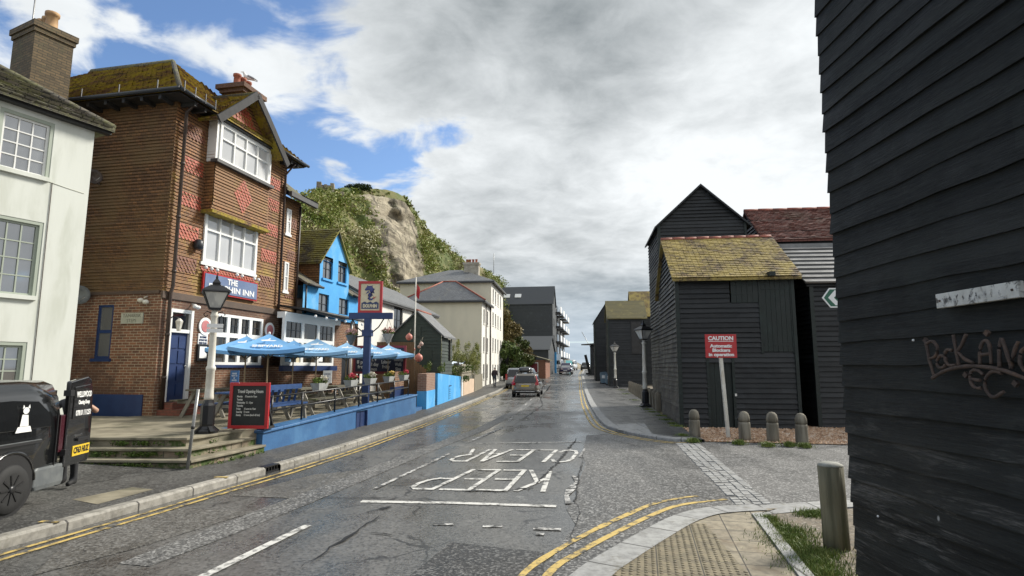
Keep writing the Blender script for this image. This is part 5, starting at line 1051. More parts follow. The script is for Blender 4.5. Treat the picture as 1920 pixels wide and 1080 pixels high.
# street lamps: one built, the rest copied
def lamp_post(label, loc):
    t = thing('street_lamp', label, 'street lamp', loc, 0, 'white street lamps with black lanterns')
    mb = MB().use(M['blackm']); mb.lathe([(.21, 0), (.21, .05), (.15, .09), (.125, .14), (.135, .18), (.135, .55), (.10, .60), (.085, .66)], 8, smooth=False)
    for k in range(4): a = k * math.pi / 2 + .4; mb.bar((.1 * math.cos(a), .1 * math.sin(a), .12), (.22 * math.cos(a), .22 * math.sin(a), .02), .07, .07)
    mb.build('base', t)
    mb = MB().use(M['cast']); mb.lathe([(.088, .66), (.092, .70), (.088, .74), (.083, .80), (.078, 1.24), (.092, 1.26), (.095, 1.29), (.090, 1.32), (.072, 1.35), (.060, 2.32), (.075, 2.35), (.08, 2.38), (.062, 2.41), (.055, 2.52)], 14); mb.build('column', t)
    mb = MB().use(M['blackm'])
    for s_ in (-1, 1): mb.tube([(s_ * .05, 0, 2.42), (s_ * .14, 0, 2.46), (s_ * .2, 0, 2.40), (s_ * .16, 0, 2.34), (s_ * .12, 0, 2.38)], .012, 6)
    c4 = [(1, 1), (-1, 1), (-1, -1), (1, -1)]; lo_, hi_ = .105, .235
    for (a, b) in c4: mb.bar((a * lo_, b * lo_, 2.52), (a * hi_, b * hi_, 2.86), .022, .022)
    for i in range(4):
        a, b = c4[i], c4[(i + 1) % 4]; mb.bar((a[0] * lo_, a[1] * lo_, 2.52), (b[0] * lo_, b[1] * lo_, 2.52), .025, .025); mb.bar((a[0] * hi_, a[1] * hi_, 2.86), (b[0] * hi_, b[1] * hi_, 2.86), .03, .03)
    mb.box(-.1, .1, -.1, .1, 2.49, 2.515); mb.build('lantern_frame', t)
    mb = MB().use(M['lampglass']); k = mb.add([(a * lo_ * .97, b * lo_ * .97, 2.525) for a, b in c4] + [(a * hi_ * .97, b * hi_ * .97, 2.85) for a, b in c4])
    for i in range(4): mb.face((k + i, k + (i + 1) % 4, k + 4 + (i + 1) % 4, k + 4 + i))
    mb.build('lantern_glass', t)
    mb = MB().use(M['blackm']); mb.loft([[(a * r_, b * r_, z) for a, b in c4] for r_, z in ((.27, 2.86), (.26, 2.89), (.14, 2.98), (.07, 3.02), (.075, 3.06), (.05, 3.10), (.02, 3.15), (.025, 3.17), (.004, 3.26))], smooth=False); mb.build('lantern_roof', t)
    return t
M['lampglass'] = glass('frosted_lamp_glass', (.42, .42, .40), .12, .8, (.62, .61, .56), 5)
pl = gz(387, 812, TZ); L0 = lamp_post('white street lamp with black base on the stone step platform', (pl.x, pl.y, TZ)); L0.rotation_euler.z = .5
t = thing('notice', 'two small white notice plates strapped high on the street lamp', 'sign', (pl.x, pl.y, TZ), .3); mb = MB().use(M['txt']); mb.box(-.11, .19, -.1, -.085, 2.12, 2.20); mb.box(-.11, .19, -.1, -.085, 2.02, 2.10); mb.build('plate', t)
q = gz(352, 880, PH); t = thing('post', 'thin galvanised steel post leaning beside the stone steps', 'post', (q.x, q.y - .02, 0)); mb = MB().use(M['galv']); mb.tube([(0, 0, .08), (.05, 0, .85), (.095, 0, 1.52)], .028, 10); mb.build('pole', t); mb = MB().use(M['dplastic']); mb.lathe([(.032, 0), (.034, .05)], 10, (.048, 0, .82)); mb.build('collar', t)

# ---------------------------------------------------------------- benches, parasols, planters
def picnic(name, label, m_top, m_leg, loc, rz, L=1.6):
    t = thing(name, label, 'picnic table', loc, rz, 'picnic tables on the pub terrace')
    mb = MB().use(m_top)
    for k in range(5): mb.box(-L / 2, L / 2, -.36 + k * .146, -.36 + k * .146 + .135, .70, .74)
    mb.build('tabletop', t)
    for s_ in (-1, 1):
        mb = MB().use(m_top); mb.box(-L / 2, L / 2, s_ * .68 - .12, s_ * .68 - .005, .43, .465); mb.box(-L / 2, L / 2, s_ * .68 + .005, s_ * .68 + .12, .43, .465); mb.build('seat', t)
    for x in (-L / 2 + .25, L / 2 - .25):
        mb = MB().use(m_leg); mb.bar((x, -.25, .7), (x, -.62, 0), .05, .09); mb.bar((x, .25, .7), (x, .62, 0), .05, .09); mb.bar((x + .05, -.78, .40), (x + .05, .78, .40), .05, .08); mb.bar((x + .05, -.34, .68), (x + .05, .34, .68), .05, .07); mb.build('leg_frame', t)
    return t
wr = FW.rz
def wp(u, y, z=TZ): q = FW.w(u, y); return (q.x, q.y, z)
pt = picnic('picnic_table', 'navy blue picnic table behind the red framed chalkboard', M['benchblue'], M['pale'], wp(1.55, 1.25), wr, 1.9)
pt2 = picnic('picnic_table', 'weathered picnic table nearest the blue table along the railing', M['bench'], M['pale'], wp(4.0, 1.2), wr)
for u, y, lab in ((6.3, 1.2, 'weathered picnic table beside the navy pub sign post'), (8.6, 1.2, 'weathered picnic table at the far end by the menu board'), (3.0, 3.2, 'weathered picnic table under the parasol before the white window'), (5.4, 3.1, 'weathered picnic table in front of the splayed bar window')):
    dup(pt2, wp(u, y), wr, lab)
# blue bench with slatted back against the chalkboard
t = thing('bench', 'navy blue slat-backed bench standing along the railing', 'bench', wp(1.5, .45), wr); mb = MB().use(M['benchblue']); mb.box(-.95, .95, -.02, .03, .78, .90); mb.build('top_rail', t)
mb = MB().use(M['benchblue']); mb.box(-.95, .95, -.2, .2, .40, .44); mb.build('seat', t)
for k in range(7): mb = MB().use(M['benchblue']); mb.bar((-.85 + k * .28, .12, .44), (-.85 + k * .28 - .1, .0, .8), .05, .03); mb.build('slat', t)
for x in (-.85, .85): mb = MB().use(M['pale']); mb.bar((x, -.15, .4), (x, -.2, 0), .06, .06); mb.bar((x, .15, .4), (x, .22, 0), .06, .06); mb.build('leg', t)

M['parapole'] = plain('pale_wood_pole', (.42, .31, .19), .6)
def parasol(label, m, loc, rz=0, wd=.97, zr=1.87, za=2.27):
    t = thing('parasol', label, 'parasol', loc, rz, 'blue parasols on the pub terrace')
    mb = MB().use(M['parapole']); mb.tube([(0, 0, .0), (0, 0, za - .02)], .022, 8); mb.build('pole', t)
    mb = MB().use(m); n = 4; cor = [(wd * a, wd * b, zr) for a, b in ((-1, -1), (1, -1), (1, 1), (-1, 1))]; K = 6
    for i in range(4):
        a, b = Vector(cor[i]), Vector(cor[(i + 1) % 4]); A = Vector((0, 0, za)); rows = []
        for j in range(K + 1):
            s_ = j / K; p0, p1 = A.lerp(a, s_), A.lerp(b, s_); row = []
            for k in range(7):
                q = p0.lerp(p1, k / 6); q.z -= .10 * s_ * (1 - (2 * k / 6 - 1) ** 2) + .05 * math.sin(math.pi * s_); row.append(q)
            rows.append(row)
        for j in range(K):
            for k in range(6):
                if j == 0: mb.poly([rows[0][0], rows[1][k], rows[1][k + 1]], None, True)
                else: mb.poly([rows[j][k], rows[j][k + 1], rows[j + 1][k + 1], rows[j + 1][k]], None, True)
        for k in range(6): a_, b_ = rows[K][k], rows[K][k + 1]; dn = Vector((0, 0, -.10)); mb.poly([a_, b_, b_ + dn, a_ + dn])
    cn = mb.build('canopy', t, fix=False)
    mb = MB().use(M['wframe']); mb.lathe([(.03, 0), (.035, .04), (.02, .08)], 8, (0, 0, za - .02)); mb.build('finial', t)
    mb = MB().use(M['bench'])
    for a, b, _ in cor: mb.bar((0, 0, zr - .3), (a * .55, b * .55, zr + .14), .018, .018)
    mb.build('ribs', t)
    for i in range(4):                                # lettering on the lower part of each panel
        an = i * math.pi / 2; ca, sa = math.cos(an), math.sin(an); f = .80; d = wd * f; zc_ = za + (zr - za) * f - .085; up = Vector((0, wd, za - zr + .06)).normalized(); nn = Vector((0, -up.z, up.y))
        rot = lambda v: Vector((v[0] * ca - v[1] * sa, v[0] * sa + v[1] * ca, v[2]))
        text(cn, 'SHIPYARD', M['txt'], rot((0, -d - .012, zc_ + .03)), rot((1, 0, 0)), rot(up), .20, wd * .8, .006)
        sh = MB().use(M['txt']); f2 = .52; o = Vector((0, -wd * f2 - .012, za + (zr - za) * f2 - .035)); pts_ = [(-.16, 0), (.17, 0), (.22, .06), (.05, .05), (.05, .22), (-.02, .10), (-.2, .07)]
        sh.poly([rot(o + Vector((a, 0, 0)) + up * b + nn * .02) for a, b in pts_]); sh.build('emblem', cn, fix=False)
    return t
ups = [(-6.95, 16.8, .35, 'umb', 'mid blue parasol nearest the lamp, in front of the white window'), (-8.13, 18.0, .3, 'umb', 'blue parasol close against the pub wall left of the white window'), (-6.50, 19.6, .3, 'umb2', 'pale blue parasol in front of the splayed bar window'), (-7.75, 20.9, .25, 'umb', 'blue parasol half hidden behind the pale one at the bar window'), (-6.35, 22.6, .28, 'umb2', 'pale blue parasol left of the navy sign post'), (-5.75, 24.0, .3, 'umb2', 'pale blue parasol directly behind the navy sign post'), (-5.25, 25.0, .3, 'umb2', 'pale blue parasol at the far end before the menu board')]
pr = {}
for x, y, rz, m, lab in ups:
    if m not in pr: pr[m] = parasol(lab, M[m], (x, y, TZ), rz)
    else: dup(pr[m], (x, y, TZ), rz, lab)
def planter(label, loc, rz, petals, seed):
    t = thing('flower_box', label, 'flower box', loc, rz, 'flower boxes on the railing'); mb = MB().use(M['galvp'])
    mb.loft([[(-.2, -.09, 0), (.2, -.09, 0), (.2, .09, 0), (-.2, .09, 0)], [(-.30, -.13, .2), (.30, -.13, .2), (.30, .13, .2), (-.30, .13, .2)], [(-.28, -.11, .2), (.28, -.11, .2), (.28, .11, .2), (-.28, .11, .2)], [(-.27, -.1, .15), (.27, -.1, .15), (.27, .1, .15), (-.27, .1, .15)]], smooth=False); mb.build('box', t)
    leafcloud('leaves', t, M['leafp'], [((x, rnd.uniform(-.05, .05), .25), (.12, .12, .1)) for x in (-.2, -.05, .1, .2)], 260, .035, seed)
    leafcloud('petals', t, M[petals], [((rnd.uniform(-.2, .15), -.06, .33), (.13, .12, .08)), ((.12, -.08, .30), (.1, .1, .06))], 110, .03, seed + 50, asp=.9); return t
M['galvp'] = dirty('pale_grey_planter', (.40, .41, .40), (.30, .31, .30), 6, .6, .15)
for i, (px, py, pt_, lab) in enumerate(((597, 712, 'pet_w', 'grey flower box with white and yellow blooms nearest the chalkboard'), (656, 716, 'pet_r', 'grey flower box with bright red blooms on the railing'), (692, 709, 'pet_w', 'grey flower box with white blooms at the foot of the sign post'), (727, 708, 'pet_y', 'grey flower box with yellow blooms, fourth along the railing'), (755, 705, 'pet_r', 'grey flower box with reddish blooms at the far end of the railing'))):
    u, _ = wl(px, py, .3); planter(lab, wp(u, .26, zt1(u) + .0), wr, pt_, i * 3 + 1)
# pub sign on its post
X0, Y0 = -5.05, 20.5; t = thing('pub_sign', 'hanging pub sign with blue dolphin on navy post over the terrace', 'sign', (X0, Y0, 0))
mb = MB().use(M['navy']); mb.box(-.11, .11, -.11, .11, TZ, 3.6); mb.box(-.16, .16, -.16, .16, 3.0, 3.22); mb.build('post', t)
mb = MB().use(M['navy']); mb.box(-.66, .86, -.08, .08, 3.6, 3.82); mb.build('beam', t, bevel=.01)
mb = MB().use(M['blackm'])
for s_ in (-1, 1): mb.tube([(s_ * .12, 0, 3.1), (s_ * .38, 0, 3.32), (s_ * .55, 0, 3.6)], .022, 6)
mb.tube([(-.12, 0, 3.02), (-.5, -.02, 2.95), (-.6, -.02, 2.75)], .03, 6); mb.build('scroll_bracket', t)
bz0, bz1 = 3.82, 4.94; mb = MB().use(M['red']); mb.box(-.36, -.28, -.05, .05, bz0, bz1); mb.box(.40, .48, -.05, .05, bz0, bz1); mb.box(-.28, .40, -.05, .05, bz0, bz0 + .08); mb.box(-.28, .40, -.05, .05, bz1 - .09, bz1); fo = mb.build('frame', t)
mb = MB().use(M['signcream']); mb.box(-.28, .40, -.025, .025, bz0 + .08, bz1 - .09); po = mb.build('panel', t)
mb = MB().use(M['navy']); mb.box(-.24, .36, -.035, -.026, 3.96, 4.16)
for k in range(3): mb.prism([(-.24 + k * .2, -.035, 4.165), (-.05 + k * .2, -.035, 4.165), (-.12 + k * .2, -.035, 4.215), (-.17 + k * .2, -.035, 4.2)], (0, .008, 0))
mb.build('name_band', po); text(po, 'DOLPHIN', M['signcream'], (.06, -.036, 4.055), (1, 0, 0), (0, 0, 1), .15, .5, .012)
M['dolph'] = plain('blue_violet_dolphin', (.05, .06, .19), .5); mb = MB().use(M['dolph'])
sp_ = [((-.13, 4.62), .012), ((-.09, 4.645), .035), ((-.03, 4.69), .055), ((.05, 4.70), .062), ((.105, 4.64), .062), ((.11, 4.56), .055), ((.07, 4.48), .05), ((.02, 4.41), .045), ((.01, 4.345), .038), ((.05, 4.29), .03), ((.11, 4.29), .022), ((.16, 4.33), .016)]
sp_ = [(q_, r * 1.32) for q_, r in sp_]; mb.tube([(a, -.03 - .0, b) for (a, b), r in sp_], [r for _, r in sp_], 8); mb.prism([(-.02, -.035, 4.60), (-.10, -.035, 4.48), (.03, -.035, 4.55)], (0, .01, 0))
for k in range(2, 8): (a, b), r = sp_[k]; (a2, b2), _ = sp_[k + 1]; d = Vector((a2 - a, 0, b2 - b)).normalized(); n_ = Vector((-d.z, 0, d.x)); o_ = Vector((a, -.03, b)) + n_ * r; mb.prism([o_ - d * .03 - n_ * .02, o_ + d * .03 - n_ * .02, o_ + n_ * .045 - d * .01], (0, .01, 0))
mb.v = [(q[0], -.026 + (q[1] + .03) * .25 - .012, q[2]) for q in mb.v]; mb.build('dolphin', po); mb = MB().use(M['red']); mb.prism([(.14, -.04, 4.31), (.19, -.04, 4.42), (.17, -.04, 4.35), (.28, -.04, 4.40), (.2, -.04, 4.32)], (0, .01, 0)); mb.build('tail', po)
def basket(label, loc, m, seed, pale=True):
    t = thing('hanging_basket', label, 'hanging basket', loc, 0, 'hanging baskets on the sign beam'); mb = MB().use(m); mb.lathe([(.02, -.36), (.05, -.35), (.21, -.02), (.19, -.02), (.17, -.06)], 12, smooth=False); mb.build('cone', t)
    mb = MB().use(M['blackm']); [mb.tube([(.2 * math.cos(a), .2 * math.sin(a), -.02), (0, 0, .52)], .006, 4) for a in (0, 2.1, 4.2)]; mb.build('chains', t)
    leafcloud('leaves', t, M['leafp'], [((0, 0, .04), (.24, .24, .12))], 220, .035, seed); leafcloud('petals', t, M['pet_p'], [((0, -.02, .1), (.25, .25, .12))], 170, .033, seed + 9, asp=.9); return t
basket('pale cone hanging basket of pink flowers at the right of the sign beam', (X0 + .72, Y0, 3.1), M['galvp'], 30); basket('dark hanging basket of pink flowers at the left of the sign beam', (X0 - .56, Y0, 3.05), M['greyplastic'], 31)
# small notices
u, z = lp(440, 705); q = wp(.75, 2.4); t = thing('notice', 'small blue notice with white lines above the chalkboard', 'sign', (*atd(440, 707, 14.6).xy, 0), -.1); mb = MB().use(M['bluewall']); mb.box(-.11, .11, -.01, .01, 1.52, 1.84); mb.build('panel', t); mb = MB().use(M['bench']); mb.box(-.02, .02, .01, .04, TZ, 1.7); mb.build('stake', t)
text(t, 'PLEASE\nWAIT TO\nBE\nSEATED', M['txt'], (0, -.012, 1.68), (1, 0, 0), (0, 0, 1), .055, .15)
q = atd(614, 706, 19); t = thing('notice', 'white paper notice on the brick under the bar window', 'sign', (*q.xy, 0)); mb = MB().use(M['txt']); mb.box(-.14, .14, -.01, .01, 1.42, 1.82); mb.build('panel', t); mb = MB().use(M['bench']); mb.box(-.02, .02, .01, .04, TZ, 1.7); mb.build('stake', t)
text(t, 'ORDER\nAT\nBAR', M['navy'], (0, -.012, 1.62), (1, 0, 0), (0, 0, 1), .08, .2)
# menu board
a, b = atd(663, 648, 26.2), atd(761, 701, 26.2); t = thing('menu_board', 'wide red framed navy menu board with chalked columns behind the parasols', 'menu board', ((a.x + b.x) / 2, 26.2, 0), -.04)
W_ = (b.x - a.x) / 2; z0, z1 = b.z, a.z; mb = MB().use(M['dred']); mb.box(-W_, -W_ + .1, -.04, .04, z0, z1); mb.box(W_ - .1, W_, -.04, .04, z0, z1); mb.box(-W_ + .1, W_ - .1, -.04, .04, z0, z0 + .1); mb.box(-W_ + .1, W_ - .1, -.04, .04, z1 - .1, z1); mb.build('frame', t)
mb = MB().use(M['menu']); mb.box(-W_ + .1, W_ - .1, -.01, .03, z0 + .1, z1 - .1); mb.build('board', t); mb = MB().use(M['blackwood']); mb.box(-W_ + .2, -W_ + .28, .04, .1, TZ - .3, z1); mb.box(W_ - .28, W_ - .2, .04, .1, TZ - .3, z1); mb.build('legs', t)
for k, s_ in enumerate(('Jazz\nfri\n8 pm\nfree', 'Pie\n& ALE\n£ 9\nall day\nmon', 'Fish\nKitchen\nLobster\nFriday', 'Live\nMUSIC\nTommys\nWolfs\nSlims')): text(t, s_, M['chalk'], (-W_ + .38 + k * (2 * W_ - .5) / 3.4, -.013, (z0 + z1) / 2), (1, 0, 0), (0, 0, 1), .21, .42, .003)
# ---------------------------------------------------------------- yard beyond the pub: black hut, fences, walls, buoys
F7 = Frame((-3.85, 32.0), R(8)); hut = F7.thing('hut', 'small dark green boarded hut with grey gable roof and door', 'hut')
P = SDx(0); ym = 1.38; ez, az_ = 3.75, 5.0; e2 = lambda z: max(0, (z - ez) / (az_ - ez) * ym)
mb = MB().use(M['greenhut']); courses(mb, P, .1, az_, .18, lambda z: e2(z), lambda z: 2.76 - e2(z), [], .025); courses(mb, plane((0, 0, 0), (1, 0, 0), (0, 1, 0)), .1, ez, .18, .02, 2.4, [(1.5, 2.1, 2.2, 3.5)], .03); mb.poly([(0, 2.76, .1), (2.4, 2.76, .1), (2.4, 2.76, ez), (0, 2.76, ez)]); mb.build('boarded_wall', hut)
mb = MB().use(M['greenhut']); pbox(mb, P, .5, 1.7, .2, 2.9, -.04, .0); mb.build('door', hut); mb = MB().use(M['greenhut']); pbox(mb, P, 1.15, 1.55, 3.6, 4.1, -.05, .0); mb.build('hatch', hut)
mb = MB().use(M['gdark']); mb.box(1.5, 2.1, .0, .03, 2.2, 3.5); mb.build('window', hut)
roofpart('roof', hut, M['lead'] if 0 else M['slate'], [(-.15, -.2, 3.62), (2.6, -.2, 3.62), (2.6, ym, az_ + .06), (-.15, ym, az_ + .06)], [(-.15, 2.96, 3.62), (2.6, 2.96, 3.62), (2.6, ym, az_ + .06), (-.15, ym, az_ + .06)])
mb = MB().use(M['redridge']); mb.tube([(-.15, ym, az_ + .06), (2.6, ym, az_ + .06)], .07, 6); mb.build('ridge_tiles', hut)
FB = Frame((-3.83, 24.3), R(2.6)); bl = FB.lp
def run(px0, px1, y0, y1, y=0): a, b = bl(px0, y0, y), bl(px1, y1, y); return a[0], b[0], a[1], b[1]
def bwallpart(name, label, cat, px0, px1, yt0, yt1, m, th=.22, y=0, zb=.02, part='panel'):
    a, b, z0, z1 = run(px0, px1, yt0, yt1, y); t = FB.thing(name, label, cat); mb = MB().use(m)
    mb.hexa([(a, y, zb), (b, y, zb), (b, y + th, zb), (a, y + th, zb), (a, y, z0), (b, y, z1), (b, y + th, z1), (a, y + th, z0)]); mb.build(part, t); return t, a, b, z0, z1
mm = bricky('pale_weathered_brick', (.30, .17, .12), (.24, .13, .09), (.34, .28, .22), .22, .075, .01)
t, a, b, z0, z1 = bwallpart('brick_pier', 'brick gate pier with sky blue painted lower half', 'pier', 800, 816, 701, 699, mm, .4); mb = MB().use(M['skyblue']); mb.box(a - .01, b + .01, -.012, .412, .02, z0 - .75); mb.build('painted_base', t)
t, a2, b2, _, _ = bwallpart('wall', 'sky blue rendered garden wall with painted ladder mark', 'wall', 821, 864, 700, 706, M['skyblue'], .2, part='render')
mb = MB().use(M['navy']); u0 = a2 + (b2 - a2) * .42
mb.box(u0, u0 + .05, -.012, -.002, .2, .95); mb.box(u0 + .05, u0 + .9, -.012, -.002, .9, .95)
for k in range(5): mb.box(u0 + .1, u0 + .7, -.010, -.002, .25 + k * .12, .27 + k * .12)
mb.build('painted_mark', t)
t = FB.thing('gate', 'dark green gate between the brick pier and blue wall', 'gate'); mb = MB().use(M['blueside']); mb.box(b + .02, a2 - .02, .12, .16, .05, 1.45); mb.build('boards', t); mb = MB().use(M['dframe']); mb.box(b + .02, a2 - .02, .08, .12, .3, .38); mb.build('rail', t)
# steps and low navy wall between terrace end and pier
u0 = bl(786, 770)[0] - .05; up_ = a
t = FB.thing('wall', 'low navy painted wall behind the side steps at the terrace end', 'wall'); mb = MB().use(M['navy']); mb.box(u0 - .1, up_, 1.0, 1.2, .02, 1.12); mb.build('base', t); mb = MB().use(M['brick']); mb.box(u0 - .1, up_, 1.003, 1.197, 1.12, 1.75); mb.build('brickwork', t)
for k, y in enumerate((.15, .45, .75)): mb = MB().use(M['bluewall'] if k < 2 else M['flag']); q = [FB.w(u0, y), FB.w(up_, y), FB.w(up_, 1.0), FB.w(u0, 1.0)]; mb.prism([(p_.x, p_.y, .02) for p_ in q], (0, 0, .22 + .16 * k)); S(mb.build('side_step'))
bwallpart('post', 'white painted gate post at the end of the blue wall', 'post', 866, 868, 706, 706, M['txt'], .18, zb=.02)
bwallpart('wall', 'peach painted wall panel beside the white post', 'wall', 869, 889, 712, 710, dirty('peach_render', (.62, .47, .34), (.52, .40, .29), 1.5, .8, .1), .2, part='render')
a, b, z0, z1 = run(866, 889, 690, 692, .25); t = FB.thing('fence', 'horizontal slatted timber fence above the peach wall', 'fence'); mb = MB().use(M['oldfence'])
for k in range(4): mb.box(a, b, .25, .29, 1.35 + k * .22, 1.52 + k * .22)
mb.box(a, a + .1, .29, .36, .1, 2.2); mb.box(b - .1, b, .29, .36, .1, 2.2); mb.build('slats', t)
a, b, z0, z1 = run(890, 905, 702, 705); t = FB.thing('fence', 'weathered upright board fence before the cream house', 'fence'); mb = MB().use(M['oldfence']); n = 12
for k in range(n): u = a + (b - a) * k / n; mb.box(u, u + (b - a) / n * .9, 0, .04, .02, 1.35 + .1 * rnd.random())
mb.box(a, b, .04, .09, .4, .5); mb.box(a, b, .04, .09, 1.0, 1.1); mb.build('boards', t)
# brown fence beside the menu board
t = thing('fence', 'brown upright board fence right of the menu board', 'fence', (*atd(760, 700, 27.0).xy, 0), R(8)); mb = MB().use(M['fence'])
for k in range(9): mb.box(k * .105, k * .105 + .098, 0, .03, .3, 2.55 - k * .085)
mb.box(0, .94, .03, .08, .9, 1.0); mb.box(0, .94, .03, .08, 1.5, 1.6); mb.build('boards', t)
t = thing('fence', 'brown boarded screen behind the parasols below the white house', 'fence', (*atd(705, 700, 28.5).xy, 0), R(4)); mb = MB().use(M['fence'])
for k in range(18): mb.box(k * .1, k * .1 + .095, 0, .03, .3, 3.15)
mb.box(0, 1.8, .03, .08, .9, 1.0); mb.box(0, 1.8, .03, .08, 2.4, 2.5); mb.build('boards', t)
# flagpole and fishing buoys
q = atd(776, 700, 30.5); t = thing('flagpole', 'tall white flagpole with limp red flag beside the green hut', 'flagpole', (q.x, q.y, 0)); mb = MB().use(M['cast']); mb.tube([(0, 0, .2), (0, 0, 6.65)], .035, 8); mb.build('pole', t)
mb = MB().use(M['red']); g_ = [[(.04 + .16 * k / 4 + .02 * math.sin(j), .03 * math.sin(k * 1.7 + j * .5), 6.3 - j * .13 - k * .05) for k in range(5)] for j in range(6)]
for j in range(5):
    for k in range(4): mb.poly([g_[j][k], g_[j][k + 1], g_[j + 1][k + 1], g_[j + 1][k]], None, True)
mb.build('flag', t)
M['buoy'] = dirty('pink_buoy', (.60, .22, .17), (.50, .17, .13), 4, .5, .1); M['buoy2'] = dirty('pale_buoy', (.62, .45, .38), (.52, .36, .3), 4, .5, .1); b0_ = None
for px, py, r, m, lab in ((767, 632, .17, 'buoy', 'largest round pink fishing buoy hung beside the flagpole'), (790, 645, .105, 'buoy2', 'pale round buoy hung upper right of the flagpole'), (786, 650, .085, 'buoy2', 'smallest pale buoy hung just under the upper right one'), (775, 655, .095, 'buoy', 'small pink buoy touching the flagpole'), (766, 660, .12, 'buoy', 'pink buoy left of the flagpole above the menu board corner'), (771, 667, .14, 'buoy', 'pink buoy on top of the brown fence'), (785, 671, .20, 'buoy', 'big pink buoy lowest on the brown fence end')):
    q = atd(px, py, 29.5); t = thing('buoy', lab, 'buoy', q, 0, 'fishing buoys by the green hut'); mb = MB().use(M[m]); mb.ball((0, 0, 0), r, 14, 1.02); mb.lathe([(r * .3, r * .9), (r * .25, r * 1.15), (r * .1, r * 1.2)], 8); mb.build('float', t); mb = MB().use(M['oldfence']); mb.tube([(0, 0, r * 1.15), (.03, .3, r + .25)], .008, 5); mb.build('rope', t)
t = FB.thing('tarpaulin', 'crumpled blue and white tarpaulin heap on the slatted fence', 'tarpaulin'); a, b, z0, z1 = run(852, 880, 688, 688, .8); mb = MB().use(plain('pale_blue_sheet', (.42, .48, .56), .6)); G_ = [[(a + (b - a) * i / 7, .7 + .5 * j / 4, 2.15 + .22 * math.sin(i * 1.9 + j) * math.cos(j * 1.3) + .12 * rnd.random()) for j in range(5)] for i in range(8)]
for i in range(7):
    for j in range(4): mb.poly([G_[i][j], G_[i + 1][j], G_[i + 1][j + 1], G_[i][j + 1]])
mb.build('sheet', t); mb = MB().use(M['oldfence']); mb.box(a, b, .72, 1.15, .1, 1.95); mb.build('stand', t)
q = gz(941, 712, .12); t = thing('bin', 'white bin store with black lid beside the cream house pavement', 'bin', (q.x - .4, q.y - 2, gh(q.y) + .1)); mb = MB().use(M['txt']); mb.box(-.45, .45, -.4, .4, 0, 1.05); mb.build('body', t); mb = MB().use(M['blackm']); mb.box(-.5, .5, -.45, .45, 1.05, 1.45); mb.build('lid', t)
# ---------------------------------------------------------------- right side: black net huts
def hutthing(label, x, y, rz, z=0.0, cat='hut'): return thing('hut', label, cat, (x, y, z), rz, None)
LSIDE = lambda x=0: plane((x, 0, 0), (0, 1, 0), (1, 0, 0))
def boarded(h, W_, D_, ez, m, gable, az_, holes=(), hb=.16, lip=.045, corner=True, jit=.006, z0=0.0, back=None):
    mb = MB().use(m)
    if gable == 'front':
        f = lambda z: max(0, (z - ez) / (az_ - ez) * W_ / 2); courses(mb, FR, z0, az_, hb, lambda z: f(z), lambda z: W_ - f(z), holes, lip, jit, .7, rnd); courses(mb, LSIDE(), z0, ez, hb, .03, D_, [], lip, jit, .7, rnd)
    else:
        f = lambda z: max(0, (z - ez) / (az_ - ez) * D_ / 2); courses(mb, FR, z0, ez, hb, 0, W_, holes, lip, jit, .7, rnd); courses(mb, LSIDE(), z0, az_, hb, lambda z: .03 + f(z), lambda z: D_ - f(z), [], lip, jit, .7, rnd)
    mb.poly([(W_, 0, z0), (W_, D_, z0), (W_, D_, ez), (W_, 0, ez)]); mb.poly([(0, D_, z0), (W_, D_, z0), (W_, D_, ez), (0, D_, ez)]); mb.build('boarded_wall', h)
    if corner:
        for x0, x1 in ((-.055, .07), (W_ - .08, W_ + .02)): mb = MB().use(M['black3']); mb.box(x0, x1, -.07, .02, z0, ez - .02); mb.build('corner_board', h)
def gableroof(h, W_, D_, ez, az_, gable, m, ov=.2, th=.1, ridge=None, name='roof'):
    if gable == 'front': k = (az_ - ez) / (W_ / 2); e = ez - k * ov; r_ = roofpart(name, h, m, [(-ov, -ov, e), (W_ / 2, -ov, az_ + .06), (W_ / 2, D_, az_ + .06), (-ov, D_, e)], [(W_ + ov, -ov, e), (W_ / 2, -ov, az_ + .06), (W_ / 2, D_, az_ + .06), (W_ + ov, D_, e)], th=th)
    else:
        k = (az_ - ez) / (D_ / 2); e = ez - k * ov; r_ = roofpart(name, h, m, [(-.15, -ov, e), (W_ + .2, -ov, e), (W_ + .2, D_ / 2, az_ + .06), (-.15, D_ / 2, az_ + .06)], [(-.15, D_ + ov, e), (W_ + .2, D_ + ov, e), (W_ + .2, D_ / 2, az_ + .06), (-.15, D_ / 2, az_ + .06)], th=th)
        if ridge:
            n = 9
            for i in range(n): pass
            mb = MB().use(ridge); L = (W_ + .35) / n
            for i in range(n): mb.tube([(-.15 + i * L, D_ / 2, az_ + .05 + .008 * (i % 2)), (-.15 + (i + .97) * L, D_ / 2, az_ + .05 + .008 * (i % 2))], .10, 8)
            mb.build('ridge_tiles', r_)
    return r_
# the hut behind the CAUTION sign
h = hutthing('black weatherboarded hut with yellow lichen tiled roof and red ridge', 5.40, 19.07, -R(8)); W_, D_, ez, az_ = 3.62, 5.2, 4.95, 6.62
dr_, hd, sh_ = (.92, 1.62, .0, 2.15), (2.62, 3.5, 2.40, 4.72), (1.70, 2.545, 3.98, 4.74)
boarded(h, W_, D_, ez, M['black2'], 'side', az_, [dr_, (2.55, 3.56, 2.36, 4.78), (1.66, 2.55, 4.06, 4.78)])
def planks(name, parent, q, m, d=-.03, n=5, straps=()):
    mb = MB().use(m); st = (q[1] - q[0]) / n
    for k in range(n): pbox(mb, FR, q[0] + k * st + .004, q[0] + (k + 1) * st - .004, q[2] + .01, q[3] - .01, d, d + .03)
    o = mb.build(name, parent)
    for z in straps: s = MB().use(M['black3']); pbox(s, FR, q[0] + .02, q[1] - .1, z, z + .05, d - .012, d); s.build('strap_hinge', o)
    return o
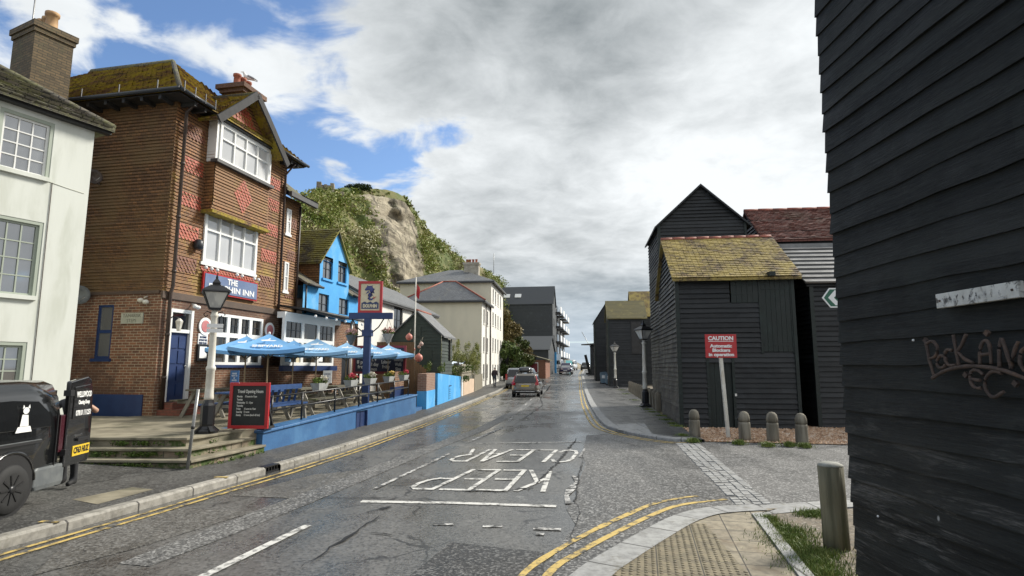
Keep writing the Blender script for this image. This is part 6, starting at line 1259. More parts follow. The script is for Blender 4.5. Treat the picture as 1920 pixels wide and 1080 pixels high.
planks('door', h, dr_, M['black3'], .03, 4); planks('loading_door', h, hd, M['black3'], -.035, 6, (2.6, 4.4)); planks('shutter', h, sh_, M['black3'], -.035, 5, (4.25, 4.55))
mb = MB().use(M['black3']); pbox(mb, FR, 0, W_, 4.78, 4.95, -.05, .0); pbox(mb, FR, 2.55, 2.62, 2.36, 4.78, -.05, 0); pbox(mb, FR, 3.5, 3.57, 2.36, 4.78, -.05, 0); pbox(mb, FR, 2.8, 2.98, 4.78, 4.92, -.5, -.05); pbox(mb, FR, .84, .92, 0, 2.25, -.05, 0); pbox(mb, FR, 1.62, 1.70, 0, 2.25, -.05, 0); mb.build('door_frame', h)
mb = MB().use(M['chrome']); mb.box(1.66, 1.72, -.09, -.05, 1.02, 1.10); mb.build('padlock', h)
ro = gableroof(h, W_, D_, ez, az_, 'side', M['hutmoss'], .28, .08, M['redridge'])
mb = MB().use(M['hutmoss'])                           # tile courses with real steps on the slope that faces the street
s0, s1 = Vector((-.17, -.30, ez - .16)), Vector((-.17, D_ / 2, az_ + .075)); n_ = 24; sl_ = (s1 - s0) / n_; nrm = Vector((0, -sl_.z, sl_.y)).normalized()
for k in range(n_):
    x = -.17
    while x < W_ + .2:
        w2_ = min(.168, W_ + .22 - x); a = s0 + sl_ * k + nrm * (.03 + rnd.uniform(-.006, .008)); b = s0 + sl_ * (k + 1.05) + nrm * .012; a.x = b.x = x; xx = w2_ - .008; dz = rnd.uniform(-.012, .012)
        a = a + sl_.normalized() * dz; mb.poly([a, a + Vector((xx, 0, 0)), b + Vector((xx, 0, 0)), b], [(x, k * .115), (x + xx, k * .115), (x + xx, k * .115 + .11), (x, k * .115 + .11)]); mb.poly([a - nrm * .03, a + Vector((xx, 0, 0)) - nrm * .03, a + Vector((xx, 0, 0)), a], [(x, k * .115)] * 4); x += .168
mb.build('roof_tiles', ro)
# tall gabled hut
h = hutthing('tallest black gabled hut rising behind the lichen roofed hut', 6.66, 26.0, -R(7)); boarded(h, 3.8, 4.2, 8.4, M['black2'], 'front', 10.1); gableroof(h, 3.8, 4.2, 8.4, 10.1, 'front', M['black2'], .2)
# red roofed hut
h = hutthing('black hut with red clay tiled roof on the right skyline', 10.75, 24.3, -R(7)); boarded(h, 5.5, 5, 7.35, M['black2'], 'side', 9.15); ro = gableroof(h, 5.5, 5, 7.35, 9.15, 'side', M['redroof'], .15, .09, M['redridge']); mb = MB().use(M['redroof']); rooftiles(mb, [(-.15, -.15, 7.24), (5.7, -.15, 7.24), (5.7, 2.5, 9.21), (-.15, 2.5, 9.21)], .2, .14, .035); mb.build('roof_tiles', ro)
# hut with board roof
h = hutthing('black hut with grey overlapping board roof beside the lichen roofed hut', 9.76, 19.0, -R(5)); boarded(h, 4.2, 4.8, 4.72, M['black2'], 'side', 6.35)
ro = gableroof(h, 4.2, 4.8, 4.66, 6.25, 'side', M['black2'], .1, .06); mb = MB().use(M['greyboard']); s0, s1 = Vector((-.22, -.22, 4.62)), Vector((-.22, 2.4, 6.36)); n_ = 9; sl_ = (s1 - s0) / n_; nrm = Vector((0, -sl_.z, sl_.y)).normalized()
for k in range(n_): a, b = s0 + sl_ * k, s0 + sl_ * (k + 1.0); mb.hexa([a, a + Vector((4.6, 0, 0)), b + Vector((4.6, 0, 0)), b, a + nrm * .07, a + Vector((4.6, 0, 0)) + nrm * .07, b + Vector((4.6, 0, 0)) + nrm * .02, b + nrm * .02])
mb.box(-.25, 4.4, 2.3, 2.5, 6.30, 6.46); mb.build('roof_boards', ro)
# far group
gB = gh(55); h = hutthing('distant black hut with mossy board roof beside the second lamp', 9.05, 55, -R(6)); boarded(h, 3.4, 4, 6.7, M['black2'], 'side', 8.3, [], .22, .04, z0=gB - .1); gableroof(h, 3.4, 4, 6.7, 8.35, 'side', M['mossboard'], .2)
mb = MB().use(M['blackwood']); pbox(mb, FR, 2.1, 3.0, 3.2, 6.2, -.09, -.02); mb.build('loading_door', h)
h = hutthing('narrow distant black gabled hut left of the board roofed hut', 9.35, 66, -R(6)); boarded(h, 2.3, 5, 7.3, M['black2'], 'front', 9.0, [], .22, .04, z0=.4); gableroof(h, 2.3, 5, 7.3, 9.0, 'front', M['black2'], .15)
h = hutthing('distant black hut with yellow lichen roof behind the board roofed hut', 12.4, 60, -R(6)); boarded(h, 4.5, 5, 7.4, M['black2'], 'side', 10.0, [], .22, .04, z0=.2); gableroof(h, 4.5, 5, 7.4, 10.0, 'side', M['hutmoss'], .2)
h = hutthing('small flat roofed black shed at the far end of the huts', 11.2, 84, -R(8), 0, 'shed'); boarded(h, 4, 5, 5.2, M['black2'], 'side', 5.6, [], .22, .04, z0=.8); mb = MB().use(M['lead']); mb.prism([(-1.3, -.6, 5.1), (4.2, -.6, 5.5), (4.2, 5.2, 5.7), (-.5, 5.2, 5.3)], (0, 0, .16)); mb.build('roof', h)
# the near hut wall on the right
NH = thing('hut', 'nearest black tarred hut filling the right side, worn overlapping boards', 'hut', (2.99, 5.32, 0), math.atan2(-1, .023) )
# local x runs along the wall towards the viewer, y into the hut
PN = plane((0, 0, 0), (1, 0, 0), (0, 1, 0)); r2 = random.Random(21)
mb = MB().use(M['black']); courses(mb, PN, -.06, 7.7, .2, -.02, 9, [], .022, .010, .45, r2); mb.build('boarded_wall', NH)
mb = MB().use(M['black']); courses(mb, plane((0, 0, 0), (0, 1, 0), (1, 0, 0)), -.06, 7.7, .2, 0, 3.2, [], .012, .003, .8, r2); mb.poly([(9, 0, 0), (9, 3.2, 0), (9, 3.2, 7.7), (9, 0, 7.7)]); mb.poly([(0, 3.2, 0), (9, 3.2, 0), (9, 3.2, 7.7), (0, 3.2, 7.7)]); mb.build('end_wall', NH)
roofpart('roof', NH, M['greyroof'], [(-.2, -.2, 7.6), (9.2, -.2, 7.6), (9.2, 1.6, 9.6), (-.2, 1.6, 9.6)], [(-.2, 3.4, 7.6), (9.2, 3.4, 7.6), (9.2, 1.6, 9.6), (-.2, 1.6, 9.6)])
for px, py in ((1708, 638), (1642, 968)): pass
nd = Vector((math.cos(NH.rotation_euler.z), math.sin(NH.rotation_euler.z), 0)); nn_ = Vector((-nd.y, nd.x, 0)); nO = Vector((2.99, 5.32, 0))
def nl(px, py, off=-.05):                             # sight line to the near wall: (u, z)
    d = ray(px, py); o = nO + nn_ * off - Vector((0, 0, EYE)); k = o.dot(nn_) / d.dot(nn_); q = d * k; return (q - o).dot(nd), q.z + EYE
for px, py in ((1708, 638), (1642, 968)):
    u, z = nl(px, py); mb = MB().use(M['txt']); mb.ball((u, -.032, z), .009, 8); mb.build('nail_head', NH)
a, b = nl(1760, 565), nl(1914, 541); t = thing('sign', 'old flaking white painted wooden name board on the near hut', 'sign', nO, NH.rotation_euler.z); mb = MB().use(M['wood_old']); c0_, c1_ = nl(1760, 552), nl(1760, 579); d0, d1 = nl(1915, 526), nl(1915, 558)
mb.hexa([(c0_[0], -.075, c1_[1]), (d0[0], -.075, d1[1]), (d0[0], -.035, d1[1]), (c0_[0], -.035, c1_[1]), (c0_[0], -.075, c0_[1]), (d0[0], -.075, d0[1]), (d0[0], -.035, d0[1]), (c0_[0], -.035, c0_[1])]); mb.build('board', t, bevel=.004)
M['flak'] = dirty('flaked_dark_lettering', (.10, .095, .09), (.5, .49, .45), 30, .8, .2, lo=.42, hi=.52)
for f in (.06, .94): s = MB().use(M['rust']); s.ball((c0_[0] + (d0[0] - c0_[0]) * f, -.077, (c0_[1] + c1_[1]) / 2), .008, 8); s.build('screw', t)
r3 = random.Random(5)
for k in range(9):
    u = c0_[0] + (d0[0] - c0_[0]) * (.12 + .085 * k); zc = (c0_[1] + c1_[1]) / 2
    s = MB().use(M['flak'])
    for j in range(3): s.bar((u + r3.uniform(-.012, .012), -.0755, zc - .028 * r3.random()), (u + r3.uniform(-.012, .012), -.0755, zc + .028 * r3.random()), .006, .002)
    s.build('letter', t)
sc_ = thing('iron_sign', 'rusty wrought iron lettering on an arched bar fixed to near hut', 'sign', nO, NH.rotation_euler.z)
def zp(zx, zy): u, z = nl(1500 + zx / 1.862, 500 + zy / 1.862, -.075); return (u, -.075, z)
def stroke(name, *lines, r=.0105):
    mb = MB().use(M['rust'])
    for L in lines:
        P_ = [Vector(zp(*q)) for q in L]; out = []
        for i in range(len(P_) - 1):
            p0, p1, p2, p3 = P_[max(i - 1, 0)], P_[i], P_[i + 1], P_[min(i + 2, len(P_) - 1)]
            for k in range(4): s = k / 4; out.append(.5 * ((2 * p1) + (p2 - p0) * s + (2 * p0 - 5 * p1 + 4 * p2 - p3) * s * s + (3 * p1 - p0 - 3 * p2 + p3) * s ** 3))
        mb.tube(out + [P_[-1]], [r * rnd.uniform(.85, 1.2) for _ in range(len(out) + 1)], 7)
    mb.build(name, sc_)
stroke('arched_bar', [(462, 390), (490, 372), (530, 356), (600, 347), (690, 357), (760, 380), (840, 415), (900, 450)], r=.0125)
stroke('letter', [(440, 262), (452, 325), (470, 385)], [(438, 272), (462, 260), (480, 282), (474, 312), (452, 322)]); stroke('letter', [(490, 310), (508, 318), (505, 348), (485, 352), (478, 330), (490, 310)]); stroke('letter', [(532, 292), (512, 292), (506, 318), (520, 344), (544, 342)])
stroke('letter', [(535, 238), (545, 290), (556, 348)], [(580, 236), (566, 270), (550, 296)], [(550, 296), (575, 322), (606, 336)]); stroke('letter', [(628, 342), (630, 285), (645, 258), (662, 275), (668, 340)], [(630, 308), (667, 303)])
stroke('letter', [(697, 350), (696, 290), (704, 250)], [(704, 250), (722, 300), (738, 356)], [(738, 356), (748, 300), (762, 262)]); stroke('letter', [(790, 280), (772, 300), (770, 340), (790, 365), (815, 350), (818, 300), (790, 280)]); stroke('letter', [(850, 300), (842, 350), (850, 400)], [(850, 300), (880, 310), (870, 345), (848, 350), (885, 405)])
stroke('letter', [(640, 378), (620, 362), (598, 366), (596, 400), (612, 422), (634, 424)], [(598, 392), (630, 398)]); stroke('letter', [(705, 372), (672, 366), (648, 392), (650, 430), (676, 456), (712, 436)])
for zx, zy in ((432, 258), (645, 232), (745, 408), (572, 378)): mb = MB().use(M['rust']); q = zp(zx, zy); mb.hexa([(q[0] - .022, -.05, q[2]), (q[0], -.05, q[2] - .022), (q[0] + .022, -.05, q[2]), (q[0], -.05, q[2] + .022), (q[0] - .022, -.07, q[2]), (q[0], -.07, q[2] - .022), (q[0] + .022, -.07, q[2]), (q[0], -.07, q[2] + .022)]); mb.build('fixing_plate', sc_)
# posts and bollards
q = gz(1573, 1036, .03); t = thing('post', 'thick round mossy timber post standing against the near hut corner', 'post', (q.x + .05, q.y + .13, 0)); mb = MB().use(M['conc']); mb.tube([(0, 0, 0), (0, 0, .3), (-.004, 0, .6), (-.008, 0, .87)], [.128, .126, .125, .125], 18); mb.build('shaft', t)
mb = MB().use(dirty('bleached_post_top', (.36, .36, .32), (.25, .25, .21), 8, .85, .4)); mb.lathe([(.126, .868), (.12, .885), (.08, .905), (.03, .912)], 18, (-.008, 0, 0)); mb.build('domed_top', t)
def bollard(label, loc, group):
    t = thing('bollard', label, 'bollard', loc, rnd.uniform(0, 6), group); mb = MB().use(M['post']); mb.lathe([(.15, -.05), (.155, .1), (.148, .42), (.142, .48)], 12); mb.build('shaft', t)
    mb = MB().use(M['post']); mb.lathe([(.125, .475), (.128, .50), (.146, .505), (.142, .60), (.118, .69), (.07, .74), (.02, .755)], 12); mb.build('rounded_head', t); return t
bo = None
for (px, py), lab in (((1305, 821), 'round topped oak bollard left of the red CAUTION sign'), ((1400, 827), 'round topped oak bollard just right of the CAUTION sign pole'), ((1453, 829), 'round topped oak bollard with a pale stained head, second right of the CAUTION pole'), ((1508, 833), 'round topped oak bollard farthest right before the dark gap')):
    q = gz(px, py, .02)
    if bo is None: bo = bollard(lab, (q.x, q.y + .1, .02), 'oak bollards along the shingle'); B0 = bo
    else: bo = dup(B0, (q.x, q.y + .1, .02), rnd.uniform(0, 6), lab)
fp0 = None
for i in range(13):
    y = 26.0 + i * 1.75; x = interp([(20, 5.5), (25, 6.1), (30.7, 7.0), (48, 9.35)], y) + .12; lab = 'weathered timber post in the row edging the right pavement'
    if fp0 is None:
        fp0 = thing('fence_post', lab, 'post', (x, y, 0), -.15, 'timber posts edging the right pavement'); mb = MB().use(M['post']); mb.box(-.12, .12, -.1, .1, 0, .78); mb.build('shaft', fp0, bevel=.02); mb = MB().use(M['post']); mb.prism([(-.12 + .24 * k / 8, -.098, .781 + .10 * math.sin(math.pi * k / 8)) for k in range(9)], (0, .196, 0)); mb.build('rounded_head', fp0)
    else: dup(fp0, (x, y, gh(y)), -.15 + rnd.uniform(-.1, .1))
for px, Y, lab in ((1210, 28.2, 'white street lamp with black lantern standing by the row of timber posts'), (1154, 52.5, 'white street lamp in front of the distant board roofed hut'), (1125, 82, 'farthest white street lamp before the narrow gabled hut')):
    x = (px - 960) / FPX * (Y * _c - 0.2); l = dup(L0, (x, Y, gh(Y) + .07), .4, lab); l.scale = (1.27,) * 3
# caution sign
q = gz(1366, 821, .02); t = thing('sign', 'red CAUTION Automatic Blockers in operation sign on a leaning white pole', 'sign', (q.x, q.y, 0)); mb = MB().use(M['cast']); mb.bar((0, 0, 0), (-.11, 0, 2.2), .085, .085); mb.build('pole', t)
a, b = atd(1320, 627, q.y), atd(1381, 671, q.y); x0, x1, z0, z1 = a.x - q.x, b.x - q.x, b.z, a.z; mb = MB().use(M['signred']); mb.box(x0, x1, -.06, -.045, z0, z1); pn = mb.build('panel', t, bevel=.006); mb = MB().use(M['galv']); mb.box(-.35, .2, -.044, -.03, z0 + .15, z0 + .2); mb.build('bracket', t)
xm, W2 = (x0 + x1) / 2, x1 - x0
text(pn, 'CAUTION', M['txt'], (xm, -.063, z1 - .115), (1, 0, 0), (0, 0, 1), .15, W2 * .80, .006); mb = MB().use(M['txt']); mb.box(xm - W2 * .4, xm + W2 * .4, -.0635, -.0605, z1 - .2, z1 - .185); mb.build('underline', pn)
text(pn, 'Automatic\nBlockers\nin operation', M['txt'], (xm, -.063, z0 + .205), (1, 0, 0), (0, 0, 1), .125, W2 * .80, .005, space=.95)
# green chevron
t = thing('sign', 'green and white chevron arrow sign half hidden by the near hut', 'sign', (8.45, 15.0, 0)); mb = MB().use(M['galv']); mb.tube([(.02, .05, 0), (.02, .05, 3.9)], .035, 8); mb.build('pole', t)
mb = MB().use(M['txt']); mb.prism([(-.25, -.0, 3.44), (.4, 0, 3.44), (.4, 0, 3.95), (-.25, 0, 3.95), (-.45, 0, 3.695)], (0, .02, 0)); pn = mb.build('panel', t); mb = MB().use(M['green']); mb.prism([(-.24, -.004, 3.475), (.37, -.004, 3.475), (.37, -.004, 3.915), (-.24, -.004, 3.915), (-.405, -.004, 3.695)], (0, .003, 0)); mb.build('green_field', pn)
mb = MB().use(M['txt']); mb.prism([(-.30, -.009, 3.695), (-.12, -.009, 3.89), (.03, -.009, 3.89), (-.15, -.009, 3.695), (.03, -.009, 3.50), (-.12, -.009, 3.50)], (0, .004, 0)); mb.build('chevron', pn)
# bins, leaning timber, far things
for px, Y, lab in ((1129, 60, 'left of two blue-grey wheelie bins by the black hut'), (1139, 58, 'right of two blue-grey wheelie bins by the black hut')):
    x = (px - 960) / FPX * Y; t = thing('wheelie_bin', lab, 'bin', (x, Y, gh(Y) + .07), -.1, 'wheelie bins'); mb = MB().use(plain('blue_grey_bin', (.16, .24, .30), .5)); mb.loft([[(-.24, -.26, .08), (.24, -.26, .08), (.24, .26, .08), (-.24, .26, .08)], [(-.32, -.36, 1.05), (.32, -.36, 1.05), (.32, .36, 1.05), (-.32, .36, 1.05)]], smooth=False); mb.build('body', t)
    mb = MB().use(plain('bin_lid', (.12, .18, .23), .5)); mb.prism([(-.34, -.39, 1.05), (.34, -.39, 1.05), (.34, .4, 1.05), (.34, .4, 1.13), (.34, -.2, 1.17), (-.34, -.2, 1.17)][:4], (0, 0, .1)); mb.build('lid', t); mb = MB().use(M['txt']); mb.box(-.15, .15, -.345, -.33, .55, .85); mb.build('label', t)
    mb = MB().use(M['rubber']); mb.lathe([(.1, -.3), (.1, .3)], 10, (0, .25, .1), axis='x'); mb.build('wheels', t)
t = thing('timber', 'dark leaning timber upright near the far end of the road', 'timber', (10.95, 86, gh(86))); mb = MB().use(M['blackwood']); mb.bar((.4, 0, 0), (-.25, 0, 2.9), .35, .3); mb.box(-.2, 1.2, -.3, .3, 0, .3); mb.build('beam', t)
t = thing('mast', 'thin slanting mast against the sky over the far shed', 'mast', (12.6, 95, gh(95))); mb = MB().use(M['galv']); mb.tube([(0, 0, 0), (.1, 0, 4.0), (-1.3, 0, 6.6)], .045, 6); mb.build('spar', t)
# ---------------------------------------------------------------- vehicles
def ring(y0, y1, w, z, r=.18, n=4):                   # rounded rectangle at height z
    out = []
    for cx, cy, a0 in ((w - r, y1 - r, 0), (-w + r, y1 - r, 1), (-w + r, y0 + r, 2), (w - r, y0 + r, 3)):
        for k in range(n + 1): a = (a0 + k / n) * math.pi / 2; out.append((cx + r * math.cos(a), cy + r * math.sin(a), z))
    return out
def wheel(t, x, y, r, rim, sgn, wd=.2, spokes=7):
    mb = MB().use(M['rubber']); mb.lathe([(r * .62, -wd / 2), (r * .93, -wd / 2), (r, -wd / 2 + .03), (r, wd / 2 - .03), (r * .93, wd / 2), (r * .62, wd / 2)], 24, (x, y, r), axis='x'); o = mb.build('wheel', t)
    mb = MB().use(rim); f = x + sgn * (wd / 2 - .03); mb.lathe([(.02, 0), (r * .64, 0), (r * .64, .02), (.02, .02)], 24, (f - .01, y, r), axis='x')
    for k in range(spokes):
        a = 2 * math.pi * k / spokes; d = Vector((0, math.cos(a), math.sin(a))); mb.bar(Vector((f + sgn * .015, y, r)) + d * .05, Vector((f + sgn * .015, y, r)) + d * r * .6, .05, .02)
    mb.lathe([(.05, -.0), (.05, .03), (.01, .035)] if sgn > 0 else [(.01, -.035), (.05, -.03), (.05, 0)], 12, (f + sgn * .012, y, r), axis='x'); mb.build('rim', o); return o
def car(name, label, cat, loc, rz, paint, L=4.6, W=1.85, H=1.5, belt=.95, rear=(.12, .5), front=(1.3, 2.0), clear=.22, group=None, rw=.34, glassm=None, low=None, hoodz=None):
    t = thing(name, label, cat, loc, rz, group); w = W / 2; gm = glassm or M['carglass']; hz = hoodz or belt - .02
    mb = MB().use(paint); mb.loft([ring(-L / 2 + .10, L / 2 - .12, w - .05, clear, .25), ring(-L / 2 + .02, L / 2 - .02, w - .01, clear + .15, .3), ring(-L / 2, L / 2, w, (clear + belt) / 2, .32), ring(-L / 2 + .03, L / 2 - .06, w - .02, hz - .10, .32), ring(-L / 2 + .08, L / 2 - .25, w - .07, hz, .3)]); mb.build('body', t)
    yb0, yt0, yb1, yt1 = -L / 2 + rear[0], -L / 2 + rear[1], L / 2 - front[0], L / 2 - front[1]; wb, wt = w - .08, w - .26
    mb = MB().use(paint); mb.loft([ring(yb0, yb1, wb, belt - .06, .12), ring(yt0 - .04, yt1 + .06, wt + .03, H - .07, .14), ring(yt0 + .05, yt1 - .05, wt - .05, H - .01, .2), ring(yt0 + .3, yt1 - .3, wt - .25, H, .2)]); mb.build('cabin', t)
    lerp = lambda a, b, s: a + (b - a) * s
    def pane(nm, f, n_=(0, 0, 0)): mb = MB().use(gm); mb.prism(f, n_); return mb.build(nm, t)
    z0, z1 = belt + .02, H - .10; s0, s1 = .12, .90; e = .012
    for nm, yb, yt, sg in (('rear_window', yb0, yt0, -1), ('windscreen', yb1, yt1, 1)):
        a, b = lerp(yb, yt, s0) + sg * e, lerp(yb, yt, s1) + sg * (e + .02); pane(nm, [(-lerp(wb, wt, s0) * .86, a, lerp(belt - .06, H - .07, s0)), (lerp(wb, wt, s0) * .86, a, lerp(belt - .06, H - .07, s0)), (lerp(wb, wt, s1) * .86, b, lerp(belt - .06, H - .07, s1)), (-lerp(wb, wt, s1) * .86, b, lerp(belt - .06, H - .07, s1))], (0, sg * .01, 0))
    for sg in (-1, 1):
        x0, x1 = sg * (lerp(wb, wt, s0) + e), sg * (lerp(wb, wt, s1) + e + .02); za, zb = lerp(belt - .06, H - .07, s0), lerp(belt - .06, H - .07, s1)
        pane('side_window', [(x0, yb0 + .25, za), (x0, yb1 - .22, za), (x1, yt1 - .12, zb), (x1, yt0 + .18, zb)], (sg * .008, 0, 0))
        wheel(t, sg * (w - .09), -L / 2 + .85, rw, M['alloy'], sg); wheel(t, sg * (w - .09), L / 2 - .85, rw, M['alloy'], sg)
        mb = MB().use(M['dplastic']); mb.lathe([(rw + .055, -.02), (rw + .055, .02)], 20, (sg * (w - .004), -L / 2 + .85, rw), axis='x'); mb.build('wheel_arch', t); mb = MB().use(M['dplastic']); mb.lathe([(rw + .055, -.02), (rw + .055, .02)], 20, (sg * (w - .004), L / 2 - .85, rw), axis='x'); mb.build('wheel_arch', t)
        mb = MB().use(M['dplastic']); mb.ball((sg * (w + .1), yb1 - .35, belt + .08), .09, 8, .8); mb.tube([(sg * (w - .05), yb1 - .3, belt + .02), (sg * (w + .08), yb1 - .35, belt + .06)], .025, 5); mb.build('mirror', t)
        mb = MB().use(M['chrome']); mb.box(sg * (w - .42) - .18, sg * (w - .42) + .18, L / 2 - .12, L / 2 - .015, belt - .32, belt - .17); mb.build('headlight', t)
    mb = MB().use(low or M['dplastic']); mb.loft([ring(-L / 2 - .015, L / 2 + .015, w - .02, clear + .05, .3), ring(-L / 2 - .02, L / 2 + .02, w - .005, clear + .2, .3)]); mb.build('bumper', t)
    return t, w, L
# pewter estate with roof box, driving away
t, w, L = car('car', 'pewter estate car with black roof box driving away up the street', 'car', (1.12, 41.3, 0), -R(6.2), M['bronze'], 4.75, 1.82, 1.52, .95, (.06, .42), (1.4, 2.1), .24)
for sg in (-1, 1):
    mb = MB().use(M['tail']); mb.prism([(sg * (w - .26), -L / 2 - .012, .78), (sg * (w - .03), -L / 2 + .05, .78), (sg * (w - .02), -L / 2 + .05, .98), (sg * (w - .24), -L / 2 + .03, .98)], (0, .05, 0)); mb.prism([(sg * (w - .14), -L / 2 + .03, .98), (sg * (w - .06), -L / 2 + .06, .98), (sg * (w - .20), -L / 2 + .36, 1.40), (sg * (w - .245), -L / 2 + .33, 1.40)], (0, .06, 0)); mb.build('tail_light', t)
mb = MB().use(M['bronze']); mb.box(-w + .32, w - .32, -L / 2 - .02, -L / 2 + .05, .6, .92); o = mb.build('tailgate', t); mb = MB().use(M['plate']); mb.box(-.26, .26, -L / 2 - .03, -L / 2 - .021, .68, .79); mb.build('number_plate', o); mb = MB().use(M['chrome']); mb.box(-.4, .4, -L / 2 - .035, -L / 2 - .02, .83, .86); mb.build('trim', o)
mb = MB().use(M['chrome']); mb.box(-.62, .62, -L / 2 - .035, -L / 2 - .015, .36, .39); mb.build('bumper_trim', t)
for sg in (-1, 1): mb = MB().use(M['chrome']); mb.tube([(sg * .6, -1.9, 1.53), (sg * .6, -1.8, 1.58), (sg * .6, .3, 1.58), (sg * .6, .4, 1.53)], .02, 6); mb.build('roof_rail', t)
rb = thing('roof_box', 'glossy black roof box carried on the pewter estate car', 'roof box', (.98, 41.6, 0), -R(6.2)); mb = MB().use(M['vanblack']); mb.loft([ring(-1.3, .9, .36, 1.62, .15), ring(-1.35, 1.0, .42, 1.76, .2), ring(-1.25, .8, .38, 1.92, .25), ring(-1.0, .4, .25, 1.97, .2)]); mb.build('shell', rb); mb = MB().use(M['dplastic']); mb.box(-.62, .62, -.9, -.84, 1.585, 1.62); mb.box(-.62, .62, .2, .26, 1.585, 1.62); mb.build('crossbars', rb)
t, w, L = car('car', 'silver people carrier parked at the left kerb beyond the estate car', 'car', (.55, 54.5, gh(54)), -R(7), M['silver'], 4.5, 1.8, 1.78, 1.05, (.05, .2), (1.0, 1.8))
for sg in (-1, 1): mb = MB().use(M['tail']); mb.box(sg * (w - .12) - .08, sg * (w - .12) + .08, -L / 2 - .01, -L / 2 + .1, .75, 1.25); mb.build('tail_light', t)
car('car', 'white hatchback parked ahead of the silver people carrier', 'car', (1.75, 64, gh(64)), -R(9), M['carwhite'], 4.2, 1.76, 1.55, .95)
t, w, L = car('car', 'dark blue sport utility car with pale bonnet coming towards the camera', 'car', (8.25, 90, gh(88)), R(180 - 9), M['suvblue'], 4.5, 1.85, 1.72, 1.05, (.1, .35), (1.25, 1.95), .25, glassm=M['gmid'])
mb = MB().use(M['carwhite']); mb.prism([(-w + .12, L / 2 - .3, 1.02), (w - .12, L / 2 - .3, 1.02), (w - .2, L / 2 - 1.2, 1.09), (-w + .2, L / 2 - 1.2, 1.09)], (0, 0, .03)); mb.build('bonnet', t); mb = MB().use(M['txt']); mb.box(-.26, .26, L / 2 + .015, L / 2 + .03, .5, .62); mb.build('number_plate', t); mb = MB().use(M['chrome']); mb.box(-.75, .75, L / 2 + .01, L / 2 + .025, .27, .36); mb.build('lower_grille', t)
car('van', 'white van parked on the left before the balcony flats', 'van', (8.3, 106, gh(106)), -R(14), M['carwhite'], 4.9, 1.95, 2.0, 1.15, (.05, .15), (.9, 1.4))
car('van', 'white van facing down the hill at the far bend', 'van', (11.6, 116, gh(116)), R(180 - 14), M['carwhite'], 4.9, 1.95, 2.0, 1.15, (.05, .15), (.9, 1.4))
car('car', 'small black car at the far right end of the road', 'car', (14.0, 112, gh(112)), R(180 - 10), M['vanblack'], 4.3, 1.78, 1.5)

# the black van on the near left pavement (local y runs to its front)
VZ = PH + .03; VO = Vector((-6.90, 6.08, VZ)); vr = R(182.5); vn = thing('van', 'glossy black panel van with open rear door parked on the pavement', 'van', VO, vr)
def vsec(y, w, zb, zt, k=1.0):
    h = zt - zb; return [(-w * .93, y, zb), (-w, y, zb + .18 * h), (-w * 1.0, y, zb + .45 * h), (-w * .985, y, zb + .62 * h), (-w * .92, y, zb + .82 * h), (-w * .80, y, zb + .955 * h), (-w * .62, y, zt), (w * .62, y, zt), (w * .80, y, zb + .955 * h), (w * .92, y, zb + .82 * h), (w * .985, y, zb + .62 * h), (w, y, zb + .45 * h), (w, y, zb + .18 * h), (w * .93, y, zb)]
mb = MB().use(M['vanblack']); mb.loft([vsec(-2.10, .80, .36, 1.54), vsec(-2.06, .83, .28, 1.585), vsec(-1.6, .845, .25, 1.60), vsec(.6, .845, .25, 1.60), vsec(1.1, .835, .25, 1.50), vsec(1.55, .82, .25, 1.06), vsec(2.0, .78, .25, .92), vsec(2.15, .70, .30, .70)]); mb.build('body', vn)
mb = MB().use(M['dplastic']); mb.box(-.70, .70, -2.115, -2.102, .5, 1.45); mb.build('load_opening', vn)
def side(pts, off=.006): return [(-.845 - off + .0, y, z) for y, z in pts]
mb = MB().use(M['vanblack']); mb.prism([(-.838, -1.86, .98), (-.838, .5, .98), (-.80, .5, 1.33), (-.80, -1.2, 1.36), (-.806, -1.62, 1.33), (-.825, -1.80, 1.18)], (-.022, 0, .004)); mb.build('side_panel', vn, bevel=.012)
mb = MB().use(M['dplastic']); mb.box(-.862, -.84, -1.72, .6, .80, .83); mb.build('door_rail', vn); mb = MB().use(M['greyplastic']); mb.box(-.858, -.843, -1.70, .6, .832, .842); mb.build('door_rail_trim', vn)
mb = MB().use(M['dplastic']); mb.box(-.8495, -.83, -1.985, -1.975, .45, 1.2); mb.build('panel_seam', vn)
for yy in (-1.24, 1.35):
    for sg in (-1, 1):
        mb = MB().use(M['dplastic']); mb.lathe([(.385, -.012), (.385, .012)], 28, (sg * .848, yy, .34), axis='x'); mb.build('wheel_well', vn)
        if sg < 0:
            mb = MB().use(M['vanblack']); arc = [(sg * .855, yy + .385 * math.cos(a), .34 + .385 * math.sin(a)) for a in [math.pi * k / 16 for k in range(17)]]; mb.tube(arc, .022, 6); mb.build('wheel_arch', vn)
        wheel(vn, sg * .80, yy, .293, M['hub'], sg, .19, 9)
q = MB().use(M['txt']); q.lathe([(.012, -.02), (.035, -.012), (.035, 0), (.012, 0)], 14, (-.885, -1.24, .293), axis='x'); q.build('hub_badge', vn)
mb = MB().use(M['greyplastic']); mb.loft([ring(-2.18, -1.66, .842, .19, .05), ring(-2.20, -1.62, .853, .24, .05), ring(-2.20, -1.62, .853, .44, .05), ring(-2.17, -1.66, .846, .47, .05)], smooth=False); mb.build('bumper', vn)
mb = MB().use(plain('dark_tail_lens', (.05, .006, .012), .15, 0, .5, 1)); mb.box(-.842, -.76, -2.125, -2.04, .62, 1.12); mb.build('tail_light', vn, bevel=.01)
for sg in (-1, 1):
    mb = MB().use(M['carglass']); mb.prism([(sg * .846, .62, 1.0), (sg * .846, 1.45, 1.0), (sg * .79, 1.12, 1.36), (sg * .78, .62, 1.40)], (sg * .012, 0, 0)); mb.build('side_window', vn)
